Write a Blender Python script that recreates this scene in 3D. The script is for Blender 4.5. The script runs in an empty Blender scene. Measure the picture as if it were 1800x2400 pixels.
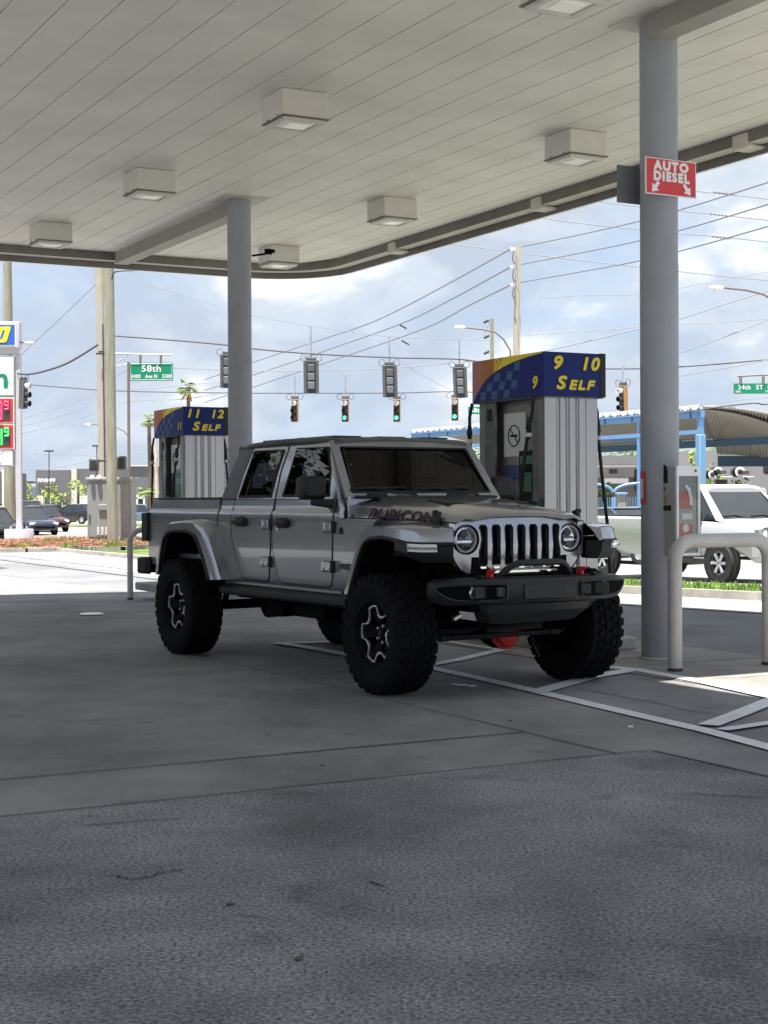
import bpy, bmesh, math, random
from math import sin, cos, pi, radians, sqrt, atan2, tan
from mathutils import Vector, Matrix, noise as mnoise
S = bpy.context.scene
COL = S.collection
random.seed(7)

# ------------------------------------------------------------------ camera
F, CH, CP, CR = 3605.0, 1.3942, -0.0083, 0.0047      # focal (px of the 1800x2400 photo), eye height, pitch, roll
cam = bpy.data.cameras.new('camera'); camo = bpy.data.objects.new('camera', cam); COL.objects.link(camo)
cam.sensor_fit = 'VERTICAL'; cam.sensor_height = 36.0; cam.lens = 36.0 * F / 2400.0
cam.clip_start = 0.1; cam.clip_end = 6000
camo.matrix_world = (Matrix.Translation((0, 0, CH)) @ Matrix.Rotation(pi / 2 + CP, 4, 'X') @ Matrix.Rotation(-CR, 4, 'Z'))
S.camera = camo
S.render.resolution_x = 768; S.render.resolution_y = 1024
# ------------------------------------------------------------------ light
SUN_EL, SUN_AZ = radians(78.5), atan2(-1.0, -0.40)    # direction TOWARDS the sun (high, behind the camera)
sd = Vector((cos(SUN_EL) * cos(SUN_AZ), cos(SUN_EL) * sin(SUN_AZ), sin(SUN_EL)))
sun = bpy.data.lights.new('sun', 'SUN'); sun.energy = 5.0; sun.angle = radians(0.55); sun.color = (1.0, .955, .89)
suno = bpy.data.objects.new('sun', sun); COL.objects.link(suno)
suno.rotation_euler = sd.to_track_quat('Z', 'Y').to_euler()
suno.location = (0, 0, 60)
W = bpy.data.worlds.new('World'); S.world = W; W.use_nodes = True
nt = W.node_tree; nt.nodes.clear()
def N(t, **k):
    n = nt.nodes.new(t)
    for a, b in k.items(): setattr(n, a, b)
    return n
L = nt.links.new
out = N('ShaderNodeOutputWorld'); bg = N('ShaderNodeBackground'); L(bg.outputs[0], out.inputs[0])
sky = N('ShaderNodeTexSky', sky_type='NISHITA', sun_disc=False, sun_elevation=SUN_EL, sun_rotation=pi / 2 - SUN_AZ)
sky.air_density = 1.0; sky.dust_density = 2.2; sky.ozone_density = 1.3
tc = N('ShaderNodeTexCoord'); sx = N('ShaderNodeSeparateXYZ'); L(tc.outputs['Generated'], sx.inputs[0])
def math_(op, a, b=None, clamp=False):
    n = N('ShaderNodeMath', operation=op); n.use_clamp = clamp
    for i, v in enumerate((a, b)):
        if v is None: continue
        if isinstance(v, (int, float)): n.inputs[i].default_value = v
        else: L(v, n.inputs[i])
    return n.outputs[0]
zc = math_('ADD', math_('MAXIMUM', sx.outputs[2], 0.0), 0.16)
cx = N('ShaderNodeCombineXYZ')
L(math_('DIVIDE', sx.outputs[0], zc), cx.inputs[0]); L(math_('DIVIDE', sx.outputs[1], zc), cx.inputs[1])
cx.inputs[2].default_value = 3.7
def noise_(vec, scale, det, rough, dist=0.0, off=(0, 0, 0)):
    mp = N('ShaderNodeMapping'); mp.inputs['Location'].default_value = off; L(vec, mp.inputs[0])
    n = N('ShaderNodeTexNoise'); n.inputs['Scale'].default_value = scale; n.inputs['Detail'].default_value = det
    n.inputs['Roughness'].default_value = rough; n.inputs['Distortion'].default_value = dist
    L(mp.outputs[0], n.inputs['Vector']); return n.outputs[0]
def ramp_(v, stops):
    r = N('ShaderNodeValToRGB'); L(v, r.inputs[0]); e = r.color_ramp.elements
    while len(e) < len(stops): e.new(0.5)
    for i, (p, c) in enumerate(stops): e[i].position = p; e[i].color = (*c, 1) if len(c) == 3 else c
    r.color_ramp.interpolation = 'EASE'
    return r.outputs[0]
def mix_(f, a, b, mode='MIX'):
    m = N('ShaderNodeMix', data_type='RGBA', blend_type=mode)
    if isinstance(f, (int, float)): m.inputs[0].default_value = f
    else: L(f, m.inputs[0])
    for i, v in ((6, a), (7, b)):
        if isinstance(v, tuple): m.inputs[i].default_value = (*v, 1)
        else: L(v, m.inputs[i])
    return m.outputs[2]
mz = N('ShaderNodeMapping'); mz.inputs['Scale'].default_value = (1, 1, 1.7); L(tc.outputs['Generated'], mz.inputs[0])
n1 = noise_(mz.outputs[0], 5.2, 9, .55, .35, (2.3, 1.1, .35))
n2 = noise_(mz.outputs[0], 2.2, 4, .5, .0, (7.1, 3.0, .2))
den = math_('ADD', math_('MULTIPLY', n1, .7), math_('MULTIPLY', n2, .45))
cover = ramp_(den, [(0.50, (.35, .35, .35)), (.565, (.75, .75, .75)), (.62, (1, 1, 1))])
n3 = noise_(mz.outputs[0], 9.0, 8, .56, .4, (2.33, 1.22, 1.1))
cl = ramp_(math_('ADD', math_('MULTIPLY', n3, .6), math_('MULTIPLY', n1, .4)),
           [(.42, (2.45, 2.8, 3.35)), (.51, (3.0, 3.35, 3.8)), (.585, (4.5, 4.6, 4.7))])
hz = math_('SUBTRACT', 1.0, math_('MULTIPLY', math_('MAXIMUM', sx.outputs[2], 0.0), 4.5), True)
skyc = mix_(math_('MULTIPLY', hz, .8), sky.outputs[0], (2.7, 3.3, 3.95))
skyc = mix_(.75, skyc, (2.05, 2.75, 3.85))
fin = mix_(cover, skyc, cl)
L(fin, bg.inputs[0]); bg.inputs[1].default_value = 0.088
S.view_settings.view_transform = 'Standard'; S.view_settings.look = 'None'
S.view_settings.exposure = 1.48; S.view_settings.gamma = 1.0
try:
    S.cycles.max_bounces = 8; S.cycles.diffuse_bounces = 5; S.cycles.glossy_bounces = 4
    S.cycles.transparent_max_bounces = 12
except Exception: pass

# ------------------------------------------------------------------ geometry of the photograph -> the place
def ray(px, py):
    U = px - 900; V = 1200 - py; c, s = cos(CR), sin(CR)
    u = U * c + V * s; w = -U * s + V * c
    d = (u / F, 1.0, w / F); c, s = cos(CP), sin(CP)
    return Vector((d[0], c * d[1] - s * d[2], s * d[1] + c * d[2]))
def at(px, py, Y):
    d = ray(px, py); return Vector((0, 0, CH)) + d * (Y / d.y)
def gz(Y):                       # the forecourt is level, the streets lie a little lower
    return 0.0 if Y < 18 else (-.36 if Y > 34 else -.36 * (Y - 18) / 16)
def G(px, py, dz=0.0):           # point of the ground seen there
    d = ray(px, py); z = 0.0
    for _ in range(60):
        t = (z + dz - CH) / d.z; p = Vector((0, 0, CH)) + d * t
        z = z * .5 + gz(p.y) * .5
    return p
def atz(px, py, z):
    d = ray(px, py); return Vector((0, 0, CH)) + d * ((z - CH) / d.z)
GA = radians(-61.6); UX, UY = cos(GA), sin(GA); VX, VY = -UY, UX      # the station's own axes: u towards us, v to the right
def uv(u, v, z=0.0): return Vector((u * UX + v * VX, u * UY + v * VY, z))

# ------------------------------------------------------------------ mesh helper
class MB:
    def __init__(s): s.v = []; s.f = []; s.m = []; s.mi = 0
    def mat(s, i): s.mi = i; return s
    def add(s, vs, fs):
        o = len(s.v); s.v += [tuple(p) for p in vs]
        for f in fs: s.f.append([i + o for i in f]); s.m.append(s.mi)
        return s
    def quad(s, *p): return s.add(p, [list(range(len(p)))])
    def box(s, c, d, rz=0.0, ry=0.0, rx=0.0, taper=1.0):
        R = Matrix.Rotation(rz, 3, 'Z') @ Matrix.Rotation(ry, 3, 'Y') @ Matrix.Rotation(rx, 3, 'X'); vs = []
        for z in (-.5, .5):
            k = taper if z > 0 else 1
            for x, y in ((-.5, -.5), (.5, -.5), (.5, .5), (-.5, .5)):
                vs.append(Vector(c) + R @ Vector((x * d[0] * k, y * d[1] * k, z * d[2])))
        return s.add(vs, [(3, 2, 1, 0), (4, 5, 6, 7), (0, 1, 5, 4), (1, 2, 6, 5), (2, 3, 7, 6), (3, 0, 4, 7)])
    def box2(s, a, b): return s.box([(a[i] + b[i]) / 2 for i in range(3)], [abs(b[i] - a[i]) for i in range(3)])
    def loft(s, rings, closed=True, cap=True):
        n = len(rings[0]); vs = [p for r in rings for p in r]; fs = []
        for i in range(len(rings) - 1):
            for j in range(n if closed else n - 1):
                k = (j + 1) % n; fs.append((i * n + j, i * n + k, (i + 1) * n + k, (i + 1) * n + j))
        if cap and closed:
            fs.append(tuple(range(n))[::-1]); fs.append(tuple((len(rings) - 1) * n + j for j in range(n)))
        return s.add(vs, fs)
    def tube(s, pts, r, n=8, cap=True):
        pts = [Vector(p) for p in pts]; rings = []; a = None
        for i, p in enumerate(pts):
            t = (pts[min(i + 1, len(pts) - 1)] - pts[max(i - 1, 0)]).normalized()
            if a is None: a = t.orthogonal().normalized()
            a = (a - t * a.dot(t)).normalized(); b = t.cross(a)
            rr = r[i] if isinstance(r, (list, tuple)) else r
            rings.append([p + (a * cos(2 * pi * k / n) + b * sin(2 * pi * k / n)) * rr for k in range(n)])
        return s.loft(rings, True, cap)
    def cyl(s, p0, p1, r0, r1=None, n=20): return s.tube([p0, p1], [r0, r0 if r1 is None else r1], n)
    def prism(s, poly, ax, a, b):          # poly in the two other axes (in xyz order), extruded on ax from a to b
        def P(q, t):
            q = list(q); q.insert(ax, t); return q
        n = len(poly); vs = [P(q, a) for q in poly] + [P(q, b) for q in poly]
        fs = [tuple(range(n))[::-1], tuple(range(n, 2 * n))] + [(i, (i + 1) % n, n + (i + 1) % n, n + i) for i in range(n)]
        return s.add(vs, fs)
    def lathe(s, prof, c=(0, 0, 0), ax='Z', n=32, closed=False):   # prof: (radius, height)
        rings = []
        for k in range(n):
            a = 2 * pi * k / n; r_ = []
            for r, h in prof:
                p = {'Z': (r * cos(a), r * sin(a), h), 'Y': (r * cos(a), h, r * sin(a)), 'X': (h, r * cos(a), r * sin(a))}[ax]
                r_.append((p[0] + c[0], p[1] + c[1], p[2] + c[2]))
            rings.append(r_)
        rings.append(rings[0]); m = len(prof); vs = [p for r in rings[:-1] for p in r]; fs = []
        for i in range(n):
            j = (i + 1) % n
            for k in range(m - 1 if not closed else m):
                l = (k + 1) % m; fs.append((i * m + k, i * m + l, j * m + l, j * m + k))
        return s.add(vs, fs)
    def disc(s, c, r, ax='Y', n=24, ry=None):
        vs = []
        for k in range(n):
            a = 2 * pi * k / n; x, y = r * cos(a), (ry or r) * sin(a)
            o = {'Y': (x, 0, y), 'X': (0, x, y), 'Z': (x, y, 0)}[ax]
            vs.append((c[0] + o[0], c[1] + o[1], c[2] + o[2]))
        return s.add(vs, [tuple(range(n))])
    def build(s, name, mats, parent=None, world=False, bevel=0.0, smooth=35, seg=2, sub=0, loc=None):
        me = bpy.data.meshes.new(name)
        v = s.v
        if world and parent is not None:
            mi = pmat(parent).inverted(); v = [tuple(mi @ Vector(p)) for p in v]
        if loc is not None:
            v = [tuple(Vector(p) - Vector(loc)) for p in v]
        me.from_pydata(v, [], s.f)
        if not isinstance(mats, (list, tuple)): mats = [mats]
        for m in mats: me.materials.append(m)
        for p, i in zip(me.polygons, s.m): p.material_index = min(i, len(mats) - 1)
        bm = bmesh.new(); bm.from_mesh(me); bmesh.ops.remove_doubles(bm, verts=bm.verts, dist=1e-5)
        bmesh.ops.recalc_face_normals(bm, faces=bm.faces)
        bm.to_mesh(me); bm.free()
        if smooth:
            me.polygons.foreach_set('use_smooth', [True] * len(me.polygons))
            me.set_sharp_from_angle(angle=radians(smooth))
        o = bpy.data.objects.new(name, me); COL.objects.link(o)
        if parent is not None: o.parent = parent
        if loc is not None: o.location = loc
        if bevel:
            b = o.modifiers.new('bevel', 'BEVEL'); b.width = bevel; b.segments = seg; b.limit_method = 'ANGLE'
            b.angle_limit = radians(40); b.harden_normals = False
        if sub:
            m = o.modifiers.new('sub', 'SUBSURF'); m.levels = m.render_levels = sub
        return o
def pmat(o):
    m = Matrix.LocRotScale(o.location, o.rotation_euler, o.scale)
    return (pmat(o.parent) @ m) if o.parent else m
def tag(o, label=None, cat=None, group=None, kind=None):
    if label: o['label'] = label
    if cat: o['category'] = cat
    if group: o['group'] = group
    if kind: o['kind'] = kind
    return o
def thing(name, label, cat, loc=(0, 0, 0), rz=0.0, group=None):
    o = bpy.data.objects.new(name, None); COL.objects.link(o); o.empty_display_size = .2
    o.location = loc; o.rotation_euler = (0, 0, rz); return tag(o, label, cat, group)
def kids(o): return [c for c in bpy.data.objects if c.parent == o]
def copy_tree(o, parent=None):
    c = o.copy(); COL.objects.link(c)
    if parent is not None: c.parent = parent
    for ch in kids(o): copy_tree(ch, c)
    return c
def text_mesh(body, size, bold=0.0, shear=0.0, extrude=0.0, sx=1.0, align='CENTER', space=1.0):
    cu = bpy.data.curves.new('lettering', 'FONT'); cu.body = body; cu.size = size; cu.shear = shear
    cu.extrude = extrude; cu.align_x = align; cu.align_y = 'CENTER'; cu.space_character = space; cu.resolution_u = 3
    o = bpy.data.objects.new('lettering', cu); COL.objects.link(o)
    bpy.context.view_layer.update()
    me = bpy.data.meshes.new_from_object(o); bpy.data.objects.remove(o)
    me.transform(Matrix.Diagonal((sx, 1, 1, 1)))
    if bold:            # heavier strokes: the same letters laid again a little to each side
        mb = MB(); vs = [v.co.copy() for v in me.vertices]; fs = [tuple(p.vertices) for p in me.polygons]
        for k in range(9):
            a = 2 * pi * k / 8; d = Vector((bold * cos(a), bold * sin(a), .00012 * k)) if k < 8 else Vector((0, 0, .0011)); mb.add([v + d for v in vs], fs)
        me = bpy.data.meshes.new('lettering'); me.from_pydata(mb.v, [], mb.f)
    return me
def text(name, body, size, m, parent, origin, right, up, bold=0.0, shear=0.0, sx=1.0, extrude=0.0, align='CENTER', space=1.0, world=False):
    me = text_mesh(body, size, bold, shear, extrude, sx, align, space)
    r = Vector(right).normalized(); u = Vector(up); u = (u - r * u.dot(r)).normalized(); n = r.cross(u)
    X = Matrix((r, u, n)).transposed().to_4x4(); X.translation = Vector(origin)
    if world and parent is not None: X = pmat(parent).inverted() @ X
    me.transform(X); me.materials.clear(); me.materials.append(m)
    o = bpy.data.objects.new(name, me); COL.objects.link(o); o.parent = parent; return o

# ------------------------------------------------------------------ materials
def mat(name, col, rough=.5, metal=0.0, coat=0.0, var=0.0, vs=3.0, bump=0.0, bs=60.0, col2=None, spec=.5, stretch=(1, 1, 1), emit=0.0, coatr=.04, det=6, flake=0):
    m = bpy.data.materials.new(name); m.use_nodes = True; t = m.node_tree; b = t.nodes['Principled BSDF']
    b.inputs['Base Color'].default_value = (*col, 1); b.inputs['Roughness'].default_value = rough
    b.inputs['Metallic'].default_value = metal; b.inputs['Coat Weight'].default_value = coat
    b.inputs['Coat Roughness'].default_value = coatr; b.inputs['Specular IOR Level'].default_value = spec
    if emit: b.inputs['Emission Color'].default_value = (*col, 1); b.inputs['Emission Strength'].default_value = emit
    if var or bump or col2:
        tc = t.nodes.new('ShaderNodeTexCoord'); mp = t.nodes.new('ShaderNodeMapping'); mp.inputs['Scale'].default_value = stretch
        t.links.new(tc.outputs['Object'], mp.inputs[0])
    if var or col2:
        n = t.nodes.new('ShaderNodeTexNoise'); n.inputs['Scale'].default_value = vs; n.inputs['Detail'].default_value = det; n.inputs['Roughness'].default_value = .6
        t.links.new(mp.outputs[0], n.inputs['Vector'])
        r = t.nodes.new('ShaderNodeValToRGB'); t.links.new(n.outputs[0], r.inputs[0])
        c2 = col2 or tuple(c * (1 + var) for c in col); c1 = col if col2 else tuple(c * (1 - var) for c in col)
        r.color_ramp.elements[0].position = .34; r.color_ramp.elements[0].color = (*c1, 1)
        r.color_ramp.elements[1].position = .66; r.color_ramp.elements[1].color = (*c2, 1)
        t.links.new(r.outputs[0], b.inputs['Base Color'])
    if bump:
        n2 = t.nodes.new('ShaderNodeTexNoise'); n2.inputs['Scale'].default_value = bs; n2.inputs['Detail'].default_value = 4
        t.links.new(mp.outputs[0], n2.inputs['Vector'])
        bp = t.nodes.new('ShaderNodeBump'); bp.inputs['Strength'].default_value = bump; bp.inputs['Distance'].default_value = .01
        t.links.new(n2.outputs[0], bp.inputs['Height']); t.links.new(bp.outputs[0], b.inputs['Normal'])
    return m
def glassy(name, tint, rough=0.0, ior=1.5):
    m = bpy.data.materials.new(name); m.use_nodes = True; t = m.node_tree; t.nodes.clear()
    o = t.nodes.new('ShaderNodeOutputMaterial'); mx = t.nodes.new('ShaderNodeMixShader'); fr = t.nodes.new('ShaderNodeFresnel')
    ge = t.nodes.new('ShaderNodeNewGeometry'); mr = t.nodes.new('ShaderNodeMapRange'); mr.inputs['To Min'].default_value = ior; mr.inputs['To Max'].default_value = 1 / ior
    t.links.new(ge.outputs['Backfacing'], mr.inputs['Value']); t.links.new(mr.outputs[0], fr.inputs[0]); tr = t.nodes.new('ShaderNodeBsdfTransparent'); tr.inputs[0].default_value = (*tint, 1)
    g = t.nodes.new('ShaderNodeBsdfGlossy'); g.inputs['Roughness'].default_value = rough
    t.links.new(fr.outputs[0], mx.inputs[0]); t.links.new(tr.outputs[0], mx.inputs[1]); t.links.new(g.outputs[0], mx.inputs[2])
    t.links.new(mx.outputs[0], o.inputs[0]); return m
K = {}
K['paint'] = mat('grey_metallic_paint', (.33, .342, .375), .27, .78, coat=1.0, var=.05, vs=900)
K['hardtop'] = mat('shaded_hardtop', (.045, .047, .05), .45, var=.08, vs=400)  # body-coloured top in shade; the shade is put into this dark colour
K['black'] = mat('black_plastic', (.010, .0105, .012), .5, spec=.3, var=.15, vs=30, bump=.1, bs=400)
K['blackgloss'] = mat('gloss_black', (.008, .008, .009), .3, spec=.3)
K['bumper'] = mat('bumper_dark_steel', (.015, .016, .018), .45, spec=.3, var=.15, vs=12, bump=.06, bs=500)
K['rubber'] = mat('rubber', (.006, .006, .007), .85, spec=.12, var=.3, vs=14, bump=.25, bs=90)
K['under'] = mat('undercarriage', (.004, .004, .004), .9, spec=.1)
K['seam'] = mat('panel_gap', (.004, .004, .004), .9)
K['machined'] = mat('machined_metal', (.80, .80, .78), .42, .8)
K['chrome'] = mat('chrome', (.82, .83, .85), .09, 1.0)
K['darkglass'] = glassy('tinted_glass', (.02, .023, .026), 0.0, 1.62)
K['screenglass'] = glassy('windshield_glass', (.05, .056, .06), 0.0, 1.42)
K['clear'] = glassy('clear_lens', (.85, .88, .9), 0.02, 1.5)
K['red'] = mat('red_paint', (.45, .02, .015), .35)
K['redlens'] = mat('red_lens', (.25, .01, .012), .2)
K['white'] = mat('white_paint', (.75, .76, .78), .45, var=.05, vs=8)
K['interior'] = mat('seat_cloth', (.03, .03, .032), .8)
K['decalred'] = mat('decal_dark_red', (.13, .010, .013), .5)
K['decalblack'] = mat('decal_black', (.012, .01, .012), .5)
# ------------------------------------------------------------------ the ground
def groundmat(name, c1, c2, fine, fs, stain=.35, ss=.6, bump=.3, rough=.85, crack=0.0, streak=None, spots=0.0, blot=None):
    m = bpy.data.materials.new(name); m.use_nodes = True; t = m.node_tree; b = t.nodes['Principled BSDF']; l = t.links.new
    tc = t.nodes.new('ShaderNodeTexCoord')
    def nz(s, d=6, r=.6, dist=0, st=(1, 1, 1), rot=0.0):
        mp = t.nodes.new('ShaderNodeMapping'); mp.inputs['Scale'].default_value = st; mp.inputs['Rotation'].default_value = (0, 0, rot); l(tc.outputs['Object'], mp.inputs[0])
        n = t.nodes.new('ShaderNodeTexNoise'); n.inputs['Scale'].default_value = s; n.inputs['Detail'].default_value = d
        n.inputs['Roughness'].default_value = r; n.inputs['Distortion'].default_value = dist; l(mp.outputs[0], n.inputs['Vector']); return n.outputs[0]
    def rp(v, p0, c0, p1, c1_):
        r = t.nodes.new('ShaderNodeValToRGB'); l(v, r.inputs[0]); e = r.color_ramp.elements
        e[0].position = p0; e[0].color = (*c0, 1); e[1].position = p1; e[1].color = (*c1_, 1); return r.outputs[0]
    def mx(a, b_, f, mode='MULTIPLY'):
        n = t.nodes.new('ShaderNodeMix'); n.data_type = 'RGBA'; n.blend_type = mode
        if isinstance(f, float): n.inputs[0].default_value = f
        else: l(f, n.inputs[0])
        l(a, n.inputs[6]); l(b_, n.inputs[7]); return n.outputs[2]
    col = rp(nz(.8, 8, .62, .3), .35, c1, .68, c2)
    big = nz(ss, 7, .68, .6, (1, 1, 1)); col = mx(col, rp(big, .36, (1 - stain,) * 3, .60, (1, 1, 1)), 1.0)
    if streak: col = mx(col, rp(nz(streak[0], 6, .6, .2, streak[1], streak[2]), .38, (.78, .78, .79), .62, (1.0, 1.0, 1.0)), 1.0)
    for bsc, p0, p1, dk in (blot or ()): col = mx(col, rp(nz(bsc, 5, .62, .4), p0, (dk,) * 3, p1, (1, 1, 1)), 1.0)
    fn = nz(fs, 5, .75); col = mx(col, rp(fn, .36, (1 - fine,) * 3, .64, (1 + fine,) * 3), 1.0)
    if spots:
        v = t.nodes.new('ShaderNodeTexVoronoi'); v.inputs['Scale'].default_value = 1.3; v.inputs['Randomness'].default_value = 1
        mp = t.nodes.new('ShaderNodeMapping'); l(tc.outputs['Object'], mp.inputs[0]); l(mp.outputs[0], v.inputs['Vector'])
        dn = t.nodes.new('ShaderNodeMath'); dn.operation = 'ADD'; l(v.outputs['Distance'], dn.inputs[0])
        sn = t.nodes.new('ShaderNodeMath'); sn.operation = 'MULTIPLY'; sn.inputs[1].default_value = .12; l(nz(9, 3), sn.inputs[0]); l(sn.outputs[0], dn.inputs[1])
        col = mx(col, rp(dn.outputs[0], .09, (1 - spots,) * 3, .17, (1, 1, 1)), 1.0)
    if crack:
        v = t.nodes.new('ShaderNodeTexVoronoi'); v.feature = 'DISTANCE_TO_EDGE'; v.inputs['Scale'].default_value = crack
        mp = t.nodes.new('ShaderNodeMapping'); l(tc.outputs['Object'], mp.inputs[0])
        ad = t.nodes.new('ShaderNodeMix'); ad.data_type = 'RGBA'; ad.blend_type = 'ADD'; ad.inputs[0].default_value = .35
        l(mp.outputs[0], ad.inputs[6])
        nn = t.nodes.new('ShaderNodeTexNoise'); nn.inputs['Scale'].default_value = 2.2; nn.inputs['Detail'].default_value = 5; l(mp.outputs[0], nn.inputs['Vector'])
        l(nn.outputs['Color'], ad.inputs[7]); l(ad.outputs[2], v.inputs['Vector'])
        col = mx(col, rp(v.outputs['Distance'], .0, (.55, .55, .55), .011, (1, 1, 1)), 1.0)
    l(col, b.inputs['Base Color']); b.inputs['Roughness'].default_value = rough; b.inputs['Specular IOR Level'].default_value = .35
    bp = t.nodes.new('ShaderNodeBump'); bp.inputs['Strength'].default_value = bump; bp.inputs['Distance'].default_value = .012
    l(fn, bp.inputs['Height']); l(bp.outputs[0], b.inputs['Normal']); return m
K['concrete'] = groundmat('stained_concrete', (.205, .205, .212), (.315, .312, .314), .12, 90, .30, .55, .12, .75, streak=(1.3, (1, .18, 1), GA), spots=.25, blot=((2.6, .33, .37, .80), (7.5, .30, .325, .72), (.7, .36, .40, .86)))
K['rough'] = groundmat('worn_aggregate_paving', (.165, .168, .180), (.305, .31, .328), .80, 64, .30, .9, .55, .9, spots=.22, blot=((1.6, .34, .40, .78), (5.5, .31, .34, .70)))
K['asphalt'] = groundmat('asphalt', (.16, .163, .175), (.215, .218, .232), .2, 60, .2, .4, .3, .9)
K['road'] = groundmat('pale_worn_road', (.235, .232, .225), (.32, .315, .30), .08, 30, .2, .25, .2, .9, streak=(.6, (.06, 1, 1), 0))
K['walk'] = groundmat('pale_concrete', (.31, .30, .275), (.42, .405, .37), .08, 60, .2, .7, .2, .9)
K['slab'] = groundmat('old_slab', (.25, .24, .22), (.34, .328, .305), .12, 70, .35, 1.2, .25, .85, crack=.5)
K['curb'] = groundmat('curb_concrete', (.36, .35, .32), (.50, .48, .45), .12, 60, .3, 1.5, .3, .9)
K['lawn'] = groundmat('lawn_soil', (.07, .10, .025), (.16, .22, .05), .4, 30, .4, .5, .4, 1.0)
K['paintline'] = groundmat('road_paint', (.62, .63, .66), (.80, .81, .84), .06, 60, .12, 2.0, .15, .6, blot=((22, .335, .36, .42), (6, .33, .38, .8)))

def ribbon(name, pts, w, m, z=.008, parent=None):       # a painted stripe along points on the ground
    mb = MB(); pts = [Vector((p[0], p[1], 0)) for p in pts]; rows = []
    for i, p in enumerate(pts):
        t = (pts[min(i + 1, len(pts) - 1)] - pts[max(i - 1, 0)]).normalized(); nrm = Vector((-t.y, t.x, 0))
        rows.append((p + nrm * w / 2, p - nrm * w / 2))
    for (a, b), (c, d) in zip(rows, rows[1:]):
        mb.quad(*[(q.x, q.y, gz(q.y) + z) for q in (a, b, d, c)])
    return mb.build(name, m, parent, smooth=0)
def sheet(name, poly, m, z, cuts=1):
    # a polygon laid on the (bent) ground: cut where the ground bends
    bm = bmesh.new(); vs = [bm.verts.new((p[0], p[1], 0)) for p in poly]; bm.faces.new(vs)
    for Y in (18, 34):
        g = bm.verts[:] + bm.edges[:] + bm.faces[:]
        bmesh.ops.bisect_plane(bm, geom=g, plane_co=(0, Y, 0), plane_no=(0, 1, 0))
    bmesh.ops.triangulate(bm, faces=bm.faces[:])
    for v in bm.verts: v.co.z = gz(v.co.y) + z
    for f in bm.faces:
        f.normal_update()
        if f.normal.z < 0: f.normal_flip()
    me = bpy.data.meshes.new(name); bm.to_mesh(me); bm.free(); me.materials.append(m)
    o = bpy.data.objects.new(name, me); COL.objects.link(o); return tag(o, kind='structure')
def uvp(*q): return [tuple(uv(u, v)[:2]) for u, v in q]
R_ = 3000
sheet('ground', [(-R_, -R_), (R_, -R_), (R_, R_), (-R_, R_)], K['walk'], -.02)  # kept pale so ground out of view bounces sunlight up under the canopy
sheet('forecourt', uvp((-6.75, 5.35), (-6.75, -14), (-27.6, -14), (-27.6, 9.32), (16, 9.32), (16, 5.35)), K['concrete'], -.004)
sheet('worn_forecourt', uvp((16, 5.36), (-6.75, 5.36), (-6.75, -14), (16, -14)), K['rough'], 0.0)
sheet('outer_apron', uvp((-27.6, 9.32), (-27.6, -60), (-52, -60), (-52, 9.32)), K['road'], -.008)
sheet('slab', uvp((-13.8, 7.55), (-13.8, 9.32), (14, 9.32), (14, 7.55)), K['slab'], .002)
# slab joints and the long crack beside them
joints = MB()
def jline(a, b, w=.012, z=.0015, mb=joints, n=14, j=.006):
    a = Vector(a); b = Vector(b); rows = []
    for i in range(n + 1):
        p = a.lerp(b, i / n); t = (b - a).normalized(); nn = Vector((-t.y, t.x, 0)); p = p + nn * random.uniform(-j, j)
        ww = w * random.uniform(.6, 1.3); rows.append((p + nn * ww / 2, p - nn * ww / 2))
    for (a_, b_), (c, d) in zip(rows, rows[1:]): mb.quad(*[(q.x, q.y, gz(q.y) + z) for q in (a_, b_, d, c)])
jline(uv(-7.68, -12), uv(-7.68, 5.1), .016); jline(uv(-6.77, -12), uv(-6.77, 5.32), .013, .003)
jline(uv(-6.77, 5.32), uv(12, 5.32), .014, .003); jline(uv(-6.77, 5.1), uv(-13, 5.1), .01)
jline(uv(-13.5, -12), uv(-13.5, 5.1), .012); jline(uv(-20, -12), uv(-20, 7.2), .012); jline(uv(-13, 1.2), uv(-27, 1.2), .012)
jline(uv(-10.2, 7.9), uv(-10.2, 9.3), .014, .006); jline(uv(-7.2, 7.56), uv(-7.2, 9.3), .014, .006)
jline(G(1350, 1612), G(1660, 1672), .010, .002, j=.02)
for pts in ([(262, 2054), (300, 2062), (345, 2058), (380, 2046), (425, 2040)], [(200, 1936), (330, 1925), (430, 1920)], [(865, 2068), (900, 2080)], [(1620, 1860), (1790, 1872)]):
    for a, b in zip(pts, pts[1:]): jline(atz(*a, 0), atz(*b, 0), .009, .0045, n=6, j=.01)
joints.build('joints', K['seam'], smooth=0)['kind'] = 'structure'
# street on the right: asphalt lane, gutter and pavement, grass strip
sheet('side_street', uvp((-60, 9.32), (-60, 12.9), (30, 12.9), (30, 9.32)), K['asphalt'], -.006)
sheet('pavement', uvp((-60, 12.9), (-60, 15.25), (30, 15.25), (30, 12.9)), K['walk'], .004)
sheet('street', uvp((-130, 18.9), (-130, 31), (30, 31), (30, 18.9)), K['road'], .0)
sheet('lawn', uvp((-130, 15.25), (-130, 18.9), (30, 18.9), (30, 15.25)), K['lawn'], .012)
sheet('far_lot', [(3, 48), (70, 30), (120, 60), (120, 140), (0, 140)], K['walk'], .004)
o = ribbon('lane_line', [uv(-60, 11.75), uv(20, 11.75)], .13, K['paintline'], .004); o['kind'] = 'structure'
kb = MB()
for u0 in range(-60, 30, 3):
    a, b = uv(u0, 15.2), uv(u0 + 3, 15.2); a2, b2 = uv(u0, 15.34), uv(u0 + 3, 15.34)
    q = [(p.x, p.y, gz(p.y) + z) for z in (0, .13) for p in (a, b, b2, a2)]
    kb.add(q, [(0, 1, 5, 4), (4, 5, 6, 7), (3, 2, 6, 7)])
kb.build('kerb', K['curb'], smooth=0)['kind'] = 'structure'
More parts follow.
